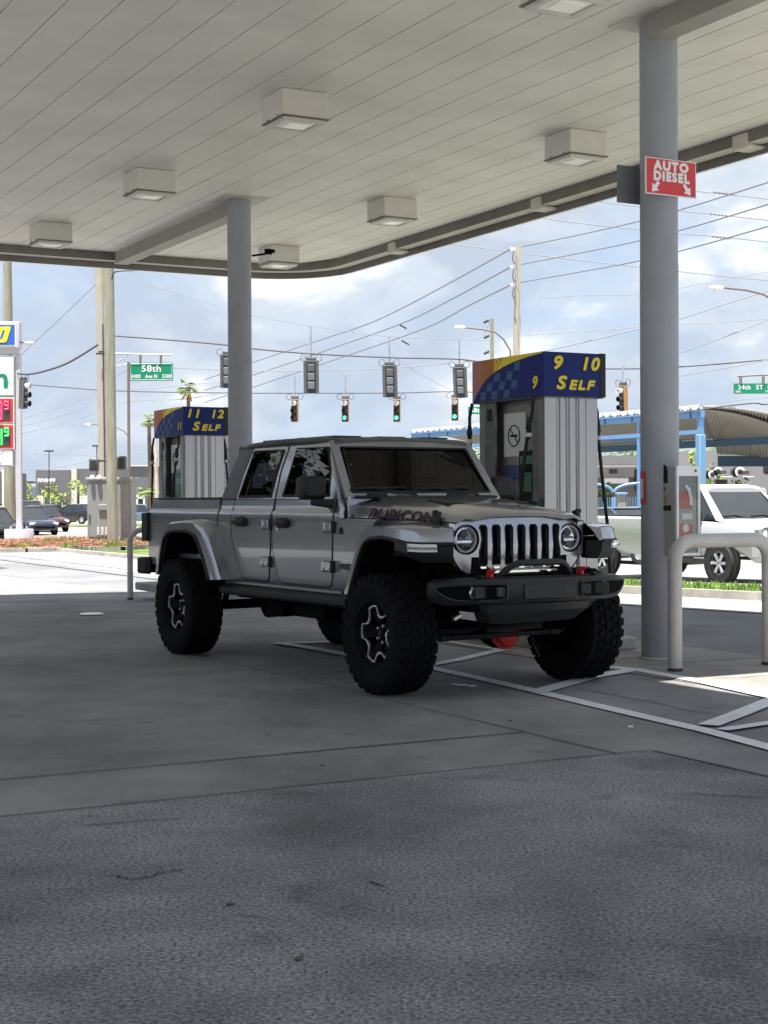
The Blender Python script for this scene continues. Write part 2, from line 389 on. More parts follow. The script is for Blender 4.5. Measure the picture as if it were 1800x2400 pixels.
# painted markings
ml = MB()
def mark(*pts, w=.12):
    pts = [G(*p) for p in pts]
    for q_, (a, b) in enumerate(zip(pts, pts[1:])):
        ml.z += .0007 if q_ % 2 else -.0007 * (q_ > 0); t = (b - a).normalized(); nn = Vector((-t.y, t.x, 0)) * w / 2; e = t * w * .3; n = max(1, int((b - a).length / .35))
        for i in range(n):
            p, q = (a - e).lerp(b + e, i / n), (a - e).lerp(b + e, (i + 1) / n); j = ml.z + .0003 * (i % 2)
            ml.quad(*[(r.x, r.y, gz(r.y) + j) for r in (p + nn, p - nn, q - nn, q + nn)])
    ml.z += .0005
ml.z = .0045
mark((1003, 1564), (1131, 1592), (1262, 1622), (1400, 1655), (1500, 1678), (1650, 1712), (1830, 1760), w=.125)
mark((1000, 1561), (1085, 1545), (1172, 1524), w=.12)
mark((1172, 1524), (1040, 1503), w=.07)
mark((1262, 1622), (1385, 1588), (1490, 1570), w=.15)
mark((1440, 1566), (1500, 1573), (1650, 1600), (1830, 1640), w=.135)
mark((1665, 1700), (1730, 1676), (1830, 1636), w=.14)
mark((1700, 1712), (1830, 1693), w=.10)
mark((655, 1509), (735, 1507), (800, 1505), w=.13)
mark((655, 1509), (735, 1522), (830, 1540), w=.13)
ml.build('painted_lines', K['paintline'], smooth=0)['kind'] = 'structure'
# small litter on the ground
t = thing('wrapper', 'torn white wrapper lying flat beside the painted line', 'litter', atz(1080, 1607, 0))
mb = MB(); c = atz(1080, 1607, 0); d = atz(1125, 1611, 0)
for k in range(7):
    p = c.lerp(d, k / 6 - .35); mb.box((p.x, p.y, .006 + .002 * (k % 2)), (.05, .022, .004), rz=random.uniform(-.6, .6), rx=random.uniform(-.3, .3))
mb.build('paper', K['white'], t, world=True, smooth=0)
t = thing('manhole_cover', 'small bright metal cover set flush in the shaded forecourt', 'cover', (G(215, 1441).x, G(215, 1441).y, gz(18.7) + .0))
MB().lathe([(0, .012), (.13, .012), (.15, .004), (.15, 0)], n=20).build('lid', K['machined'], t)
K['leaf_litter'] = mat('dry_leaf', (.12, .1, .07), .9)
for i, (x, y, s) in enumerate([(1478, 1705, 0), (1195, 1690, 1), (755, 1795, 2), (540, 2122, 3), (700, 2250, 4)]):
    p = atz(x, y, 0); o = MB().box((0, 0, .006), (.03, .018, .006), rz=i * 1.1, rx=.2).build('pebble', K['white'] if i == 0 else K['leaf_litter'], smooth=0)
    o.location = p
    tag(o, ['tiny white chip beside the long painted line', 'small dark chip on the concrete in front of the truck', 'dark crumb near the slab joint left of centre',
            'dark crumb on rough paving in the left foreground', 'dark crumb on rough paving at the bottom of the picture'][i], 'chip')

# ------------------------------------------------------------------ station canopy
K['ceiling'] = mat('ceiling_panels', (.735, .71, .67), .55, var=.07, vs=.9, spec=.3)
K['beamshade'] = mat('shade_toned_beam_paint', (.30, .285, .26), .6, var=.1, vs=2)  # darker than the ceiling's paint: shade on the beam sides put into colour
K['gutter'] = mat('dark_gutter', (.17, .16, .145), .6, var=.15, vs=2)  # vertical gutter faces, darker than the lip below
K['lip'] = mat('gutter_underside', (.52, .50, .45), .6, var=.08, vs=2)
K['colpaint'] = groundmat('column_paint', (.275, .29, .32), (.335, .352, .385), .03, 200, .10, 1.1, .05, .5, blot=((2.2, .33, .40, .90), (7, .29, .32, .78)))
K['seamgroove'] = mat('ceiling_groove', (.30, .285, .26), .7)
K['lightbox'] = mat('lamp_housing_paint', (.60, .585, .55), .5, var=.04, vs=6)
K['lens'] = mat('lamp_lens', (.95, .95, .94), .25)
CZ = 5.52
can = thing('station_canopy', 'large beige ribbed canopy with round columns over the forecourt', 'canopy', uv(-10.6, 8.35))
U0, V1, UN, VN, U2, V0, RC = -24.65, 11.86, -8.9, 6.15, 9.0, -2.4, 1.15
outline = [(U2, V0), (U0, V0), (U0, V1 - RC)]
for k in range(1, 7): a = pi / 2 * k / 7; outline.append((U0 + RC - RC * cos(a), V1 - RC + RC * sin(a)))
outline += [(U0 + RC, V1), (UN, V1), (UN, VN), (U2, VN)]
def umin(v):
    if v <= V1 - RC: return U0
    s_ = min(1, (v - (V1 - RC)) / RC); return U0 + RC - RC * sqrt(max(0, 1 - s_ * s_))
cm = MB(); v = 9.08 - .408 * 60
while v < V1:
    va, vb = max(v, V0), min(v + .408, V1)
    if vb > V0:
        ue = UN if (va + vb) / 2 > VN else U2; g = .0065
        cm.mat(0).quad(uv(umin(va), va + g, CZ), uv(ue, va + g, CZ), uv(ue, vb - g, CZ), uv(umin(vb), vb - g, CZ))
        cm.quad(uv(umin(va), va + g, CZ), uv(ue, va + g, CZ), uv(ue, va + g, CZ + .02), uv(umin(va), va + g, CZ + .02))
        cm.quad(uv(umin(vb), vb - g, CZ), uv(ue, vb - g, CZ), uv(ue, vb - g, CZ + .02), uv(umin(vb), vb - g, CZ + .02))
        cm.mat(2).quad(uv(umin(vb), vb - g, CZ + .02), uv(ue, vb - g, CZ + .02), uv(ue, vb + g, CZ + .02), uv(umin(vb), vb + g, CZ + .02))
    v += .408
cm.build('ceiling', [K['ceiling'], K['gutter'], K['seamgroove']], can, world=True, smooth=0)
rf = MB(); n = len(outline)
rf.add([uv(a, b, CZ + .05) for a, b in outline] + [uv(a, b, CZ + .6) for a, b in outline],
       [tuple(range(n)), tuple(range(n, 2 * n))] + [(i, (i + 1) % n, n + (i + 1) % n, n + i) for i in range(n)])
rf.build('roof_deck', K['lip'], can, world=True, smooth=0)
def offset(poly, d):
    res = []; n = len(poly)
    for i in range(n):
        p, a, b = Vector(poly[i]), Vector(poly[i - 1]), Vector(poly[(i + 1) % n])
        t1 = (p - a).normalized(); t2 = (b - p).normalized(); n1 = Vector((t1.y, -t1.x)); n2 = Vector((t2.y, -t2.x))
        m_ = (n1 + n2).normalized(); k = d / max(.3, m_.dot(n1)); res.append(p + m_ * k)
    return res
sg = 1 if (Vector(offset(outline, .1)[0]) - Vector((0, 0))).length > Vector(outline[0]).length else -1
def rail(mb, prof):              # prof: (outward offset, z)
    rings = [[uv(*q, z) for q in offset(outline, d * sg)] for d, z in prof]
    m_ = len(outline); vs = [p for r in rings for p in r]; fs = []
    for i in range(len(rings) - 1):
        for j in range(m_): k = (j + 1) % m_; fs.append((i * m_ + j, i * m_ + k, (i + 1) * m_ + k, (i + 1) * m_ + j))
    mb.add(vs, fs)
g = MB(); g.mat(0); rail(g, [(0, CZ + .02), (0, CZ - .135)]); g.mat(1); rail(g, [(0, CZ - .135), (.20, CZ - .135)]); g.mat(0); rail(g, [(.20, CZ - .135), (.202, CZ - .10), (.23, CZ - .10)])
g.build('gutter', [K['gutter'], K['lip']], can, world=True, smooth=0)
fb = MB(); fb.mat(0); rail(fb, [(.232, CZ - .10), (.232, CZ - .235)]); fb.mat(1); rail(fb, [(.232, CZ - .235), (.28, CZ - .235), (.28, CZ + .75), (.0, CZ + .75)])
fb.build('fascia', [K['gutter'], K['white']], can, world=True, smooth=0)
for uu in (-21.6, -13.4, -17.5):      # hanger brackets on the gutter
    MB().box(uv(uu, V1 + .03, CZ - .10), (.24, .12, .16), rz=GA).box(uv(uu, V1 + .12, CZ - .165), (.26, .28, .04), rz=GA).build('bracket', K['lip'], can, world=True, bevel=.01)
for u_a, u_b in ((-24.6, -19.6), (-10.5, -8.95)):
    b_ = MB(); c = uv((u_a + u_b) / 2, 8.35, CZ - .10); b_.box(c, (abs(u_b - u_a), .19, .20), rz=GA)
    b_.box(uv((u_a + u_b) / 2, 8.35, CZ - .19), (abs(u_b - u_a), .24, .022), rz=GA)
    b_.build('beam', K['beamshade'], can, world=True)
for uu, vv in ((-10.61, 8.46), (-19.55, 8.33)):
    c = uv(uu, vv); zt = CZ
    o = MB().lathe([(.163, 0), (.163, 1.6), (.1655, 1.6), (.1655, 3.42), (.163, 3.425), (.163, zt + .02)], n=40).build('column', K['colpaint'], can, loc=(0, 0, 0))
    o.location = c - can.location
    MB().lathe([(.168, 0), (.185, .0), (.185, .012), (.168, .022)], n=30).build('base_ring', K['curb'], can).location = c - can.location
    MB().lathe([(.1645, 2.0), (.166, 2.004), (.1645, 2.008)], n=40).build('weld_ring', K['colpaint'], can).location = c - can.location
    o2 = MB().box((0, 0, CZ - .006), (.62, .62, .012), rz=GA).build('ceiling_trim', K['lip'], can); o2.location = c - can.location
# ceiling lights
def lamp_thing(p, label, first=[None]):
    if first[0] is None:
        r = thing('canopy_light', label, 'ceiling light', p, GA, 'box lights under the canopy')
        MB().box((0, 0, -.135), (.51, .51, .265)).build('housing', K['lightbox'], r, bevel=.008)
        f = MB()
        f.box((0, 0, -.2735), (.525, .525, .012)); f.build('lower_rim', K['gutter'], r)
        d = MB(); 
        for sx_, sy_, wx, wy in ((0, .205, .45, .06), (0, -.205, .45, .06), (.2, 0, .06, .35), (-.2, 0, .06, .35)): d.box((sx_, sy_, -.296), (wx, wy, .034))
        d.build('door_frame', K['lightbox'], r, bevel=.004)
        MB().box((0, 0, -.29), (.335, .335, .02)).box((0, 0, -.305), (.22, .22, .016)).build('lens', K['lens'], r, bevel=.006)
        for q in (-.12, .13): MB().lathe([(0, -.262), (.012, -.262), (.012, -.25)], (q, -.257, 0), n=8).build('latch', K['gutter'], r)
        first[0] = r; return r
    c = copy_tree(first[0]); c.location = p; c['label'] = label; return c
for pu, lb in (((-1.26, 15.82, -.99, 15.38, -.51, 15.67), 'beige box light nearest to us in the middle of the ceiling'),
               ((1.83, 17.58, 2.09, 17.14, 2.56, 17.39), 'beige box light on the ceiling nearest the front column'),
               ((-3.30, 19.48, -3.05, 19.06, -2.57, 19.33), 'beige box light on the ceiling left of the rear column'),
               ((-5.32, 23.1, -5.06, 22.7, -4.60, 22.95), 'beige box light farthest left, above the canopy edge'),
               ((-.22, 21.37, .02, 20.95, .48, 21.22), 'beige box light between rear column and long right gutter'),
               ((-2.05, 25.3, -1.80, 24.85, -1.35, 25.1), 'beige box light partly hidden behind the rear column'),):
    a, b, c = Vector(pu[0:2]), Vector(pu[2:4]), Vector(pu[4:6]); m_ = (a + c) / 2
    lamp_thing((m_.x, m_.y, CZ - .001), lb)
lamp_thing((*uv(-9.85, 6.95)[:2], CZ - .001), 'box light cut off by the top edge with its greenish lens in view')
# little camera spot on the rear column
t = thing('security_camera', 'tiny dark camera on a short arm of the rear column', 'camera', uv(-19.55, 8.36, 4.75) + Vector((.163, -.0, 0)))
MB().tube([(-.02, 0, 0), (.17, -.02, .02)], .014, 8).build('arm', K['under'], t)
MB().box((.21, -.03, .05), (.10, .07, .07)).cyl((.24, -.06, .05), (.30, -.08, .05), .026).build('body', K['under'], t, bevel=.006)
# ------------------------------------------------------------------ the lifted pickup under the canopy
jeep = thing('pickup_truck', 'lifted grey four door off road pickup with slotted grille parked by the near pump', 'pickup truck', (.748, 11.478, 0), -1.0224)
P_, B_, SM = K['paint'], K['black'], K['seam']
def ysd(z):          # half width of the body at height z
    T = [(.60, .74), (.69, .775), (.74, .797), (1.0, .806), (1.25, .802), (1.29, .796), (1.315, .775), (1.40, .762), (1.44, .757), (1.83, .672), (1.86, .655)]
    for (a, b), (c, d) in zip(T, T[1:]):
        if z <= c: return b + (d - b) * max(0, (z - a)) / (c - a)
    return T[-1][1]
LV = [.69, .72, .76, .84, .95, 1.05, 1.15, 1.22, 1.27, 1.295, 1.315, 1.35, 1.395]
def clipx(poly, z):  # x extent of a polygon (x,z) at height z
    xs = []
    for (a, b), (c, d) in zip(poly, poly[1:] + poly[:1]):
        if (b - z) * (d - z) <= 0 and b != d: xs.append(a + (c - a) * (z - b) / (d - b))
    return (min(xs), max(xs)) if xs else None
def panel(mb, poly, off, side=-1, back=.03, lv=None):       # a body panel that follows the side of the body
    zs = sorted(z for z in set((lv or LV) + [q[1] for q in poly]) if min(q[1] for q in poly) <= z <= max(q[1] for q in poly))
    eps = 1e-4; ra = []; 
    for z in zs:
        zz = min(max(z, zs[0] + eps), zs[-1] - eps); c = clipx(poly, zz); ra.append((z, c))
    rings = []
    for z, (a, b) in ra:
        y = (ysd(z) + off) * side; yi = (ysd(z) - back) * side
        rings.append([(a, y, z), (b, y, z), (b, yi, z), (a, yi, z)])
    mb.loft(rings)
def outline_tube(mb, poly, side=-1, r=.0055, off=.0015):
    pts = []
    n = len(poly)
    for i in range(n):
        a, b = Vector(poly[i]), Vector(poly[(i + 1) % n]); m = max(1, int((b - a).length / .06))
        for k in range(m):
            q = a.lerp(b, k / m); pts.append((q.x, side * (ysd(q.y) + off), q.y))
    pts.append(pts[0]); mb.tube(pts, r, 6, cap=False)
# tub of the cab: sides, floor, cowl
tub = MB()
cab = [(-2.925, .69), (-.46, .69), (-.46, .95), (-.34, 1.12), (-.24, 1.245), (-.78, 1.25), (-.86, 1.395), (-2.925, 1.395)]
for sd_ in (-1, 1): panel(tub, cab, 0, sd_, .05)
tub.box2((-2.92, -.74, .66), (-.85, .74, .74)); tub.box2((-2.92, -.72, .70), (-2.86, .72, 1.40)); tub.box2((-.92, -.71, .9), (-.80, .71, 1.42))
tub.build('body_tub', P_, jeep, bevel=.006)
lw = MB()
lw.box2((-2.85, -.70, 1.17), (-.95, .70, 1.19)); lw.build('interior_floor', K['interior'], jeep)
# upper cab: pillars and roof
PIL = [(-2.96, 1.395), (-2.60, 1.395), (-2.455, 1.86), (-2.74, 1.86)]
up = MB()
for sd_ in (-1, 1):
    # rear quarter of the hardtop, leaning forward
    rings = []
    for z, a, b in ((1.395, -2.965, -2.62), (1.55, -2.90, -2.59), (1.72, -2.82, -2.53), (1.84, -2.745, -2.46)):
        y = ysd(z) + .004; rings.append([(a, sd_ * (y - .02), z), (a + .03, sd_ * y, z), (b, sd_ * y, z), (b, sd_ * (y - .06), z), (a, sd_ * (y - .06), z)])
    up.loft(rings)
up.box2((-2.955, -.70, 1.39), (-2.91, .70, 1.50)); up.box2((-2.80, -.66, 1.72), (-2.74, .66, 1.86))
for s_ in (-1, 1): up.loft([[(-2.95, s_ * .70, 1.45), (-2.91, s_ * .70, 1.45), (-2.91, s_ * .50, 1.45), (-2.95, s_ * .50, 1.45)], [(-2.78, s_ * .66, 1.80), (-2.74, s_ * .66, 1.80), (-2.74, s_ * .5, 1.80), (-2.78, s_ * .5, 1.80)]])
up.build('rear_pillar', K['hardtop'], jeep, bevel=.012)
rings = []
for x, w, z in ((-2.77, .60, 1.845), (-2.72, .66, 1.878), (-2.5, .68, 1.892), (-1.9, .685, 1.900), (-1.4, .68, 1.896), (-1.19, .665, 1.882), (-1.13, .63, 1.862)):
    rings.append([(x, -w + .01, z - .062), (x, -w - .006, z - .035), (x, -w + .012, z - .012), (x, -w + .09, z), (x, 0, z + .012), (x, w - .09, z), (x, w - .012, z - .012), (x, w + .006, z - .035), (x, w - .01, z - .062)])
rf = MB().loft(rings); rf.build('roof', K['hardtop'], jeep, smooth=50)
rs = MB()
for y0 in (-.42, 0, .42): rs.box2((-2.55, y0 - .13, 1.893), (-1.30, y0 + .13, 1.907))
rs.build('roof_panel', K['hardtop'], jeep, bevel=.01)
MB().tube([(-1.905, -.70, 1.845), (-1.905, -.672, 1.885), (-1.905, -.5, 1.908)], .006, 6).build('roof_seam', SM, jeep)
# windshield frame: base and top rails, side posts
A0, A1 = Vector((-.815, .700, 1.405)), Vector((-1.165, .648, 1.862))     # outer line of the A pillar (left side, mirrored for the right)
wf = MB()
def wpt(t, y, d=0.0):     # t 0..1 up the windshield plane
    return Vector((-.820 - .350 * t + .028 * (1 - (y / .7) ** 2) + d * .79, y, 1.402 + .452 * t + d * .61))
wsh = [(0.0, .705), (1.0, .650)]
def wq(t0, t1, y0a, y1a, y0b, y1b, d0=-.045, d1=.012):
    q = [wpt(t0, y0a, d0), wpt(t0, y1a, d0), wpt(t0, y1a, d1), wpt(t0, y0a, d1)]; r = [wpt(t1, y0b, d0), wpt(t1, y1b, d0), wpt(t1, y1b, d1), wpt(t1, y0b, d1)]
    wf.loft([q, r])
wq(0, 1, .655, .722, .600, .668); wq(0, 1, -.722, -.655, -.668, -.600)
for i in range(8):
    ya, yb = -.655 + 1.31 * i / 8, -.655 + 1.31 * (i + 1) / 8; k = .600 / .655
    wq(0, .085, ya, yb, ya * .993, yb * .993); wq(.885, 1.0, ya * k * 1.01, yb * k * 1.01, ya * k, yb * k)
wf.build('windshield_frame', P_, jeep, bevel=.006)
gl = MB()
rows = [[wpt(t, y * (1 - .084 * t) * .98, .004) for y in [(-.66 + 1.32 * i / 10) for i in range(11)]] for t in (.06, .35, .65, .91)]
gl.loft(rows, closed=False); gl.build('windshield', K['screenglass'], jeep, smooth=60)
bd = MB()
bp = [wpt(.088, y * .655, .0145) for y in (-.985, -.6, 0, .6, .985)] + [wpt(.5, .608, .0145)] + [wpt(.875, y * .600, .0145) for y in (.97, .5, 0, -.5, -.97)] + [wpt(.5, -.608, .0145)]
bp.append(bp[0]); bd.tube(bp, .009, 6); bd.build('windshield_seal', B_, jeep)
for y0, y1 in ((-.52, -.10), (.06, .50)):
    wm = MB(); a = wpt(.02, y1, .03); b = wpt(.16, y0 + .02, .022); wm.tube([wpt(-.02, y1, .02), a, b], [.012, .009, .006], 6)
    wm.tube([wpt(.135, y0 - .14, .024), wpt(.165, y1 - .06, .020)], .007, 6); wm.build('wiper', B_, jeep)
# cowl
MB().box((-.79, 0, 1.412), (.12, 1.30, .02), ry=.1).box((-.80, -.45, 1.428), (.05, .16, .025)).box((-.80, .30, 1.428), (.05, .2, .025)).build('cowl_vent', B_, jeep, bevel=.005)
# doors
def door(nm, poly, wpoly, hinges, handle, divider=None, mir=-1):
    s_ = mir; mb = MB(); panel(mb, poly, .0045, s_, .02); frame = MB()
    d = mb.build('door', P_, jeep, bevel=.004)
    sm = MB(); outline_tube(sm, poly, s_); sm.build('door_gap', SM, d)
    # upper frame round the window: outer contour wpoly grown
    o_, i_ = wpoly; fr = MB(); n = len(o_)
    yo = lambda z: s_ * (ysd(z) + .006); yi = lambda z: s_ * (ysd(z) - .03)
    for k in range(n):
        l = (k + 1) % n
        a, b, c, e = o_[k], o_[l], i_[l], i_[k]
        fr.loft([[(a[0], yo(a[1]), a[1]), (e[0], yo(e[1]), e[1]), (e[0], yi(e[1]), e[1]), (a[0], yi(a[1]), a[1])],
                 [(b[0], yo(b[1]), b[1]), (c[0], yo(c[1]), c[1]), (c[0], yi(c[1]), c[1]), (b[0], yi(b[1]), b[1])]], cap=False)
    fr.build('window_frame', P_, d, smooth=30)
    se = MB(); pts = [(p[0], s_ * (ysd(p[1]) + .006), p[1]) for p in i_]; pts.append(pts[0]); se.tube(pts, .012, 6); se.build('window_seal', B_, d)
    wn = MB(); wn.quad(*[(p[0], s_ * (.752 - (p[1] - 1.42) * .135), p[1]) for p in i_]); wn.build('window', K['darkglass'], d, smooth=0)
    if divider:
        MB().tube([(divider[0], s_ * (ysd(1.40) + .0), 1.40), (divider[1], s_ * (ysd(1.805) + .0), 1.805)], .011, 6).build('window_divider', B_, d)
    hb = MB(); hx, hz_ = handle; y = s_ * (ysd(hz_) + .03)
    hb.box((hx, y + s_ * .008, hz_), (.235, .032, .038)); hb.box((hx, y - s_ * .016, hz_ + .002), (.15, .03, .085)); hb.box((hx + .09, y - s_ * .008, hz_), (.06, .035, .06))
    hb.build('handle', B_, d, bevel=.010)
    for hx, hz_ in hinges:
        h = MB(); y = s_ * (ysd(hz_) + .012); h.box((hx, y, hz_), (.125, .03, .075)); h.box((hx - .045, y + s_ * .004, hz_), (.05, .04, .085))
        h.build('hinge', P_, d, bevel=.01)
        MB().cyl((hx + .075, y - s_ * .004, hz_ - .046), (hx + .075, y - s_ * .004, hz_ + .046), .022, n=10).build('hinge_pin', B_, d)
    return d
fpoly = [(-1.885, 1.395), (-1.885, 1.20), (-1.875, 1.0), (-1.80, .775), (-1.765, .73), (-1.70, .712), (-1.0, .712), (-.925, .73), (-.89, .78), (-.872, 1.15), (-.872, 1.395)]
rpoly = [(-2.655, 1.395), (-2.665, 1.27), (-2.64, 1.06), (-2.50, .80), (-2.455, .735), (-2.39, .712), (-2.03, .712), (-1.975, .728), (-1.955, .77), (-1.915, 1.0), (-1.912, 1.395)]
fo = [(-1.885, 1.395), (-.855, 1.395), (-1.00, 1.62), (-1.155, 1.85), (-1.80, 1.852), (-1.865, 1.62)]
fi = [(-1.765, 1.425), (-1.0, 1.425), (-1.045, 1.62), (-1.145, 1.80), (-1.66, 1.805), (-1.715, 1.60)]
ro = [(-2.63, 1.395), (-1.912, 1.395), (-1.895, 1.62), (-1.83, 1.852), (-2.46, 1.852), (-2.565, 1.60)]
ri = [(-2.575, 1.42), (-1.985, 1.42), (-1.95, 1.60), (-1.895, 1.80), (-2.425, 1.805), (-2.51, 1.60)]
for s_ in (-1, 1):
    door('front', fpoly, (fo, fi), [(-.93, 1.18), (-.945, .877)], (-1.69, 1.205), None, s_)
    door('rear', rpoly, (ro, ri), [(-1.975, 1.19), (-1.99, .88)], (-2.46, 1.207), (-2.475, -2.345), s_)
MB().disc((-1.775, -.8155, 1.152), .018, n=12).build('lock', K['machined'], jeep)
# hood: stations of (x, half width, seam z, shoulder z, top z)
hs = [(-.83, .700, 1.250, 1.355, 1.408), (-.60, .692, 1.250, 1.350, 1.398), (-.30, .676, 1.248, 1.335, 1.378), (.0, .652, 1.243, 1.312, 1.350), (.22, .630, 1.238, 1.29, 1.325), (.36, .612, 1.232, 1.272, 1.302), (.43, .598, 1.228, 1.256, 1.280), (.462, .57, 1.224, 1.236, 1.255)]
rings = []
for x, w, zs, zh, zt in hs:
    half = [(w, zs), (w - .010, zs + (zh - zs) * .5), (w - .032, zh - .004), (w - .085, zh + .016), (w * .70, zt - .012), (w * .55, zt + (.004 if x < .4 else -.0)), (.22, zt + .010), (0, zt + .012)]
    if x < .3: half[5] = (w * .53, zt + .012); half[6] = (.22, zt + .02); half[7] = (0, zt + .021)
    r = [(x, -a, b) for a, b in half] + [(x, a, b) for a, b in half[-2::-1]]; rings.append(r)
hood = MB().loft(rings, closed=False).build('hood', P_, jeep, smooth=28, bevel=.003)
MB().loft([[(x, -w - .002, zs - .006) for x, w, zs, _, _ in hs], [(x, -w - .002, zs + .004) for x, w, zs, _, _ in hs]], closed=False).loft([[(x, w + .002, zs - .006) for x, w, zs, _, _ in hs], [(x, w + .002, zs + .004) for x, w, zs, _, _ in hs]], closed=False).build('hood_gap', SM, hood)
for y0 in (-.30, .30):
    v = MB().mat(0); v.box((-.08, y0, 1.372), (.30, .13, .012), ry=.09); v.build('hood_vent', B_, hood, bevel=.004)
MB().box((-.70, -.50, 1.408), (.09, .05, .015)).build('washer_nozzle', B_, hood, bevel=.004)
for s_ in (-1, 1):
    la = MB(); la.box((.31, s_ * .628, 1.262), (.055, .035, .09), rx=s_ * .25).box((.315, s_ * .642, 1.215), (.075, .03, .03)).cyl((.29, s_ * .64, 1.30), (.335, s_ * .64, 1.30), .018, n=8)
    la.build('hood_latch', B_, hood, bevel=.006)
    eb = MB()   # engine bay side below the hood, down behind the flare
    rr = [[(x, s_ * (w - .003), .98 if x > -.5 else .9), (x, s_ * (w - .003), 1.236), (x, s_ * (w - .05), 1.25), (x, s_ * (w - .05), .98)] for x, w in ((-.83, .70), (-.3, .674), (.1, .64), (.42, .60))]
    eb.loft(rr); eb.build('fender_side', P_, jeep)
# lettering on the hood side and badge
def hoodside(x): 
    for (a, b) in zip(hs, hs[1:]):
        if a[0] <= x <= b[0]: t = (x - a[0]) / (b[0] - a[0]); return a[1] + (b[1] - a[1]) * t
    return .6
dx_ = Vector((.9, -(hoodside(.33) - hoodside(-.55)) * -1, 0)); 
o0 = Vector((-.13, -hoodside(-.13) - .0005, 1.275))
rt = Vector((.33 - -.55, -(hoodside(.33) - hoodside(-.55)), -.036))
text('hood_lettering', 'RUBICON', .098, K['decalred'], jeep, o0, rt, (-.02, .24, 1), bold=.0062, shear=.28, sx=1.66, space=1.12)
text('hood_lettering', 'RUBICON', .098, K['decalblack'], jeep, o0 + Vector((.001, -.004, 0)), rt, (-.02, .24, 1), bold=.0026, shear=.28, sx=1.66, space=1.12)
text('badge', 'Jeep', .085, K['decalblack'], jeep, (-.70, -.812, .893), (1, 0, 0), (0, 0, 1), bold=.003, sx=1.2, space=1.1)
# antenna base / snorkel like rod by the cowl
MB().tube([(-.745, -.775, 1.15), (-.745, -.775, 1.19), (-.745, -.765, 1.32)], [.018, .012, .004], 8).box((-.745, -.805, 1.155), (.035, .02, .05)).build('antenna', B_, jeep)
# mirrors
for s_ in (-1, 1):
    m_ = MB(); rings = []; cy0 = .93 if s_ < 0 else .845
    for x, k in ((-1.05, .86), (-1.0, 1.0), (-.94, .96), (-.905, .74)):
        cy, cz = s_ * cy0, 1.487; rings.append([(x, cy + a * k, cz + b * k) for a, b in ((-.108, -.075), (-.09, -.092), (.09, -.092), (.108, -.075), (.108, .07), (.085, .092), (-.085, .092), (-.108, .07))])
    m_.loft(rings); mo = m_.build('mirror', B_, jeep, bevel=.012, smooth=50)
    MB().loft([[(-1.02, s_ * .75, 1.325), (-.90, s_ * .75, 1.325), (-.90, s_ * .75, 1.385), (-1.02, s_ * .75, 1.385)], [(-1.01, s_ * (cy0 - .0), 1.35), (-.94, s_ * cy0, 1.35), (-.94, s_ * cy0, 1.41), (-1.01, s_ * cy0, 1.41)]]).build('mirror_arm', B_, mo, bevel=.012)
    MB().box((-1.062, s_ * cy0, 1.487), (.004, .18, .15)).build('mirror_glass', K['chrome'], mo)
# flares: rails O (outer top edge), B (outer lower edge), I (inboard)
FF = [((-.47, .95, .69), (-.37, .955, .70), (-.47, .79, .69)), ((-.40, .95, .82), (-.31, .955, .82), (-.41, .79, .82)), ((-.315, .952, .98), (-.225, .957, .97), (-.33, .79, .985)), ((-.24, .952, 1.12), (-.165, .957, 1.06), (-.25, .79, 1.14)),
      ((-.19, .952, 1.17), (-.12, .957, 1.095), (-.19, .78, 1.19)), ((-.10, .95, 1.197), (-.06, .957, 1.118), (-.10, .72, 1.215)), ((.10, .95, 1.205), (.10, .957, 1.128), (.10, .69, 1.228)), ((.27, .945, 1.202), (.27, .952, 1.11), (.25, .67, 1.222)),
      ((.38, .915, 1.192), (.39, .925, 1.09), (.32, .655, 1.215)), ((.46, .855, 1.186), (.475, .865, 1.085), (.37, .64, 1.21)), ((.52, .77, 1.180), (.535, .775, 1.085), (.43, .625, 1.205)), ((.555, .66, 1.175), (.57, .66, 1.085), (.47, .60, 1.195))]
RF = [((-4.01, .95, .70), (-3.90, .955, .71), (-4.01, .79, .70)), ((-3.93, .95, .88), (-3.845, .955, .88), (-3.94, .79, .88)), ((-3.85, .952, 1.07), (-3.775, .957, 1.035), (-3.86, .79, 1.08)), ((-3.76, .952, 1.155), (-3.71, .957, 1.088), (-3.77, .79, 1.17)), ((-3.66, .95, 1.19), (-3.63, .957, 1.112), (-3.66, .79, 1.205)),
      ((-3.43, .95, 1.205), (-3.43, .957, 1.125), (-3.43, .785, 1.222)), ((-3.20, .95, 1.205), (-3.23, .957, 1.12), (-3.20, .785, 1.222)), ((-3.02, .95, 1.19), (-3.10, .957, 1.09), (-3.0, .79, 1.205)),
      ((-2.935, .952, 1.16), (-3.04, .957, 1.05), (-2.92, .79, 1.17)), ((-2.84, .952, 1.06), (-2.98, .957, .98), (-2.83, .79, 1.065)), ((-2.72, .95, .89), (-2.89, .955, .85), (-2.70, .79, .89)), ((-2.60, .95, .71), (-2.80, .955, .70), (-2.58, .79, .71))]
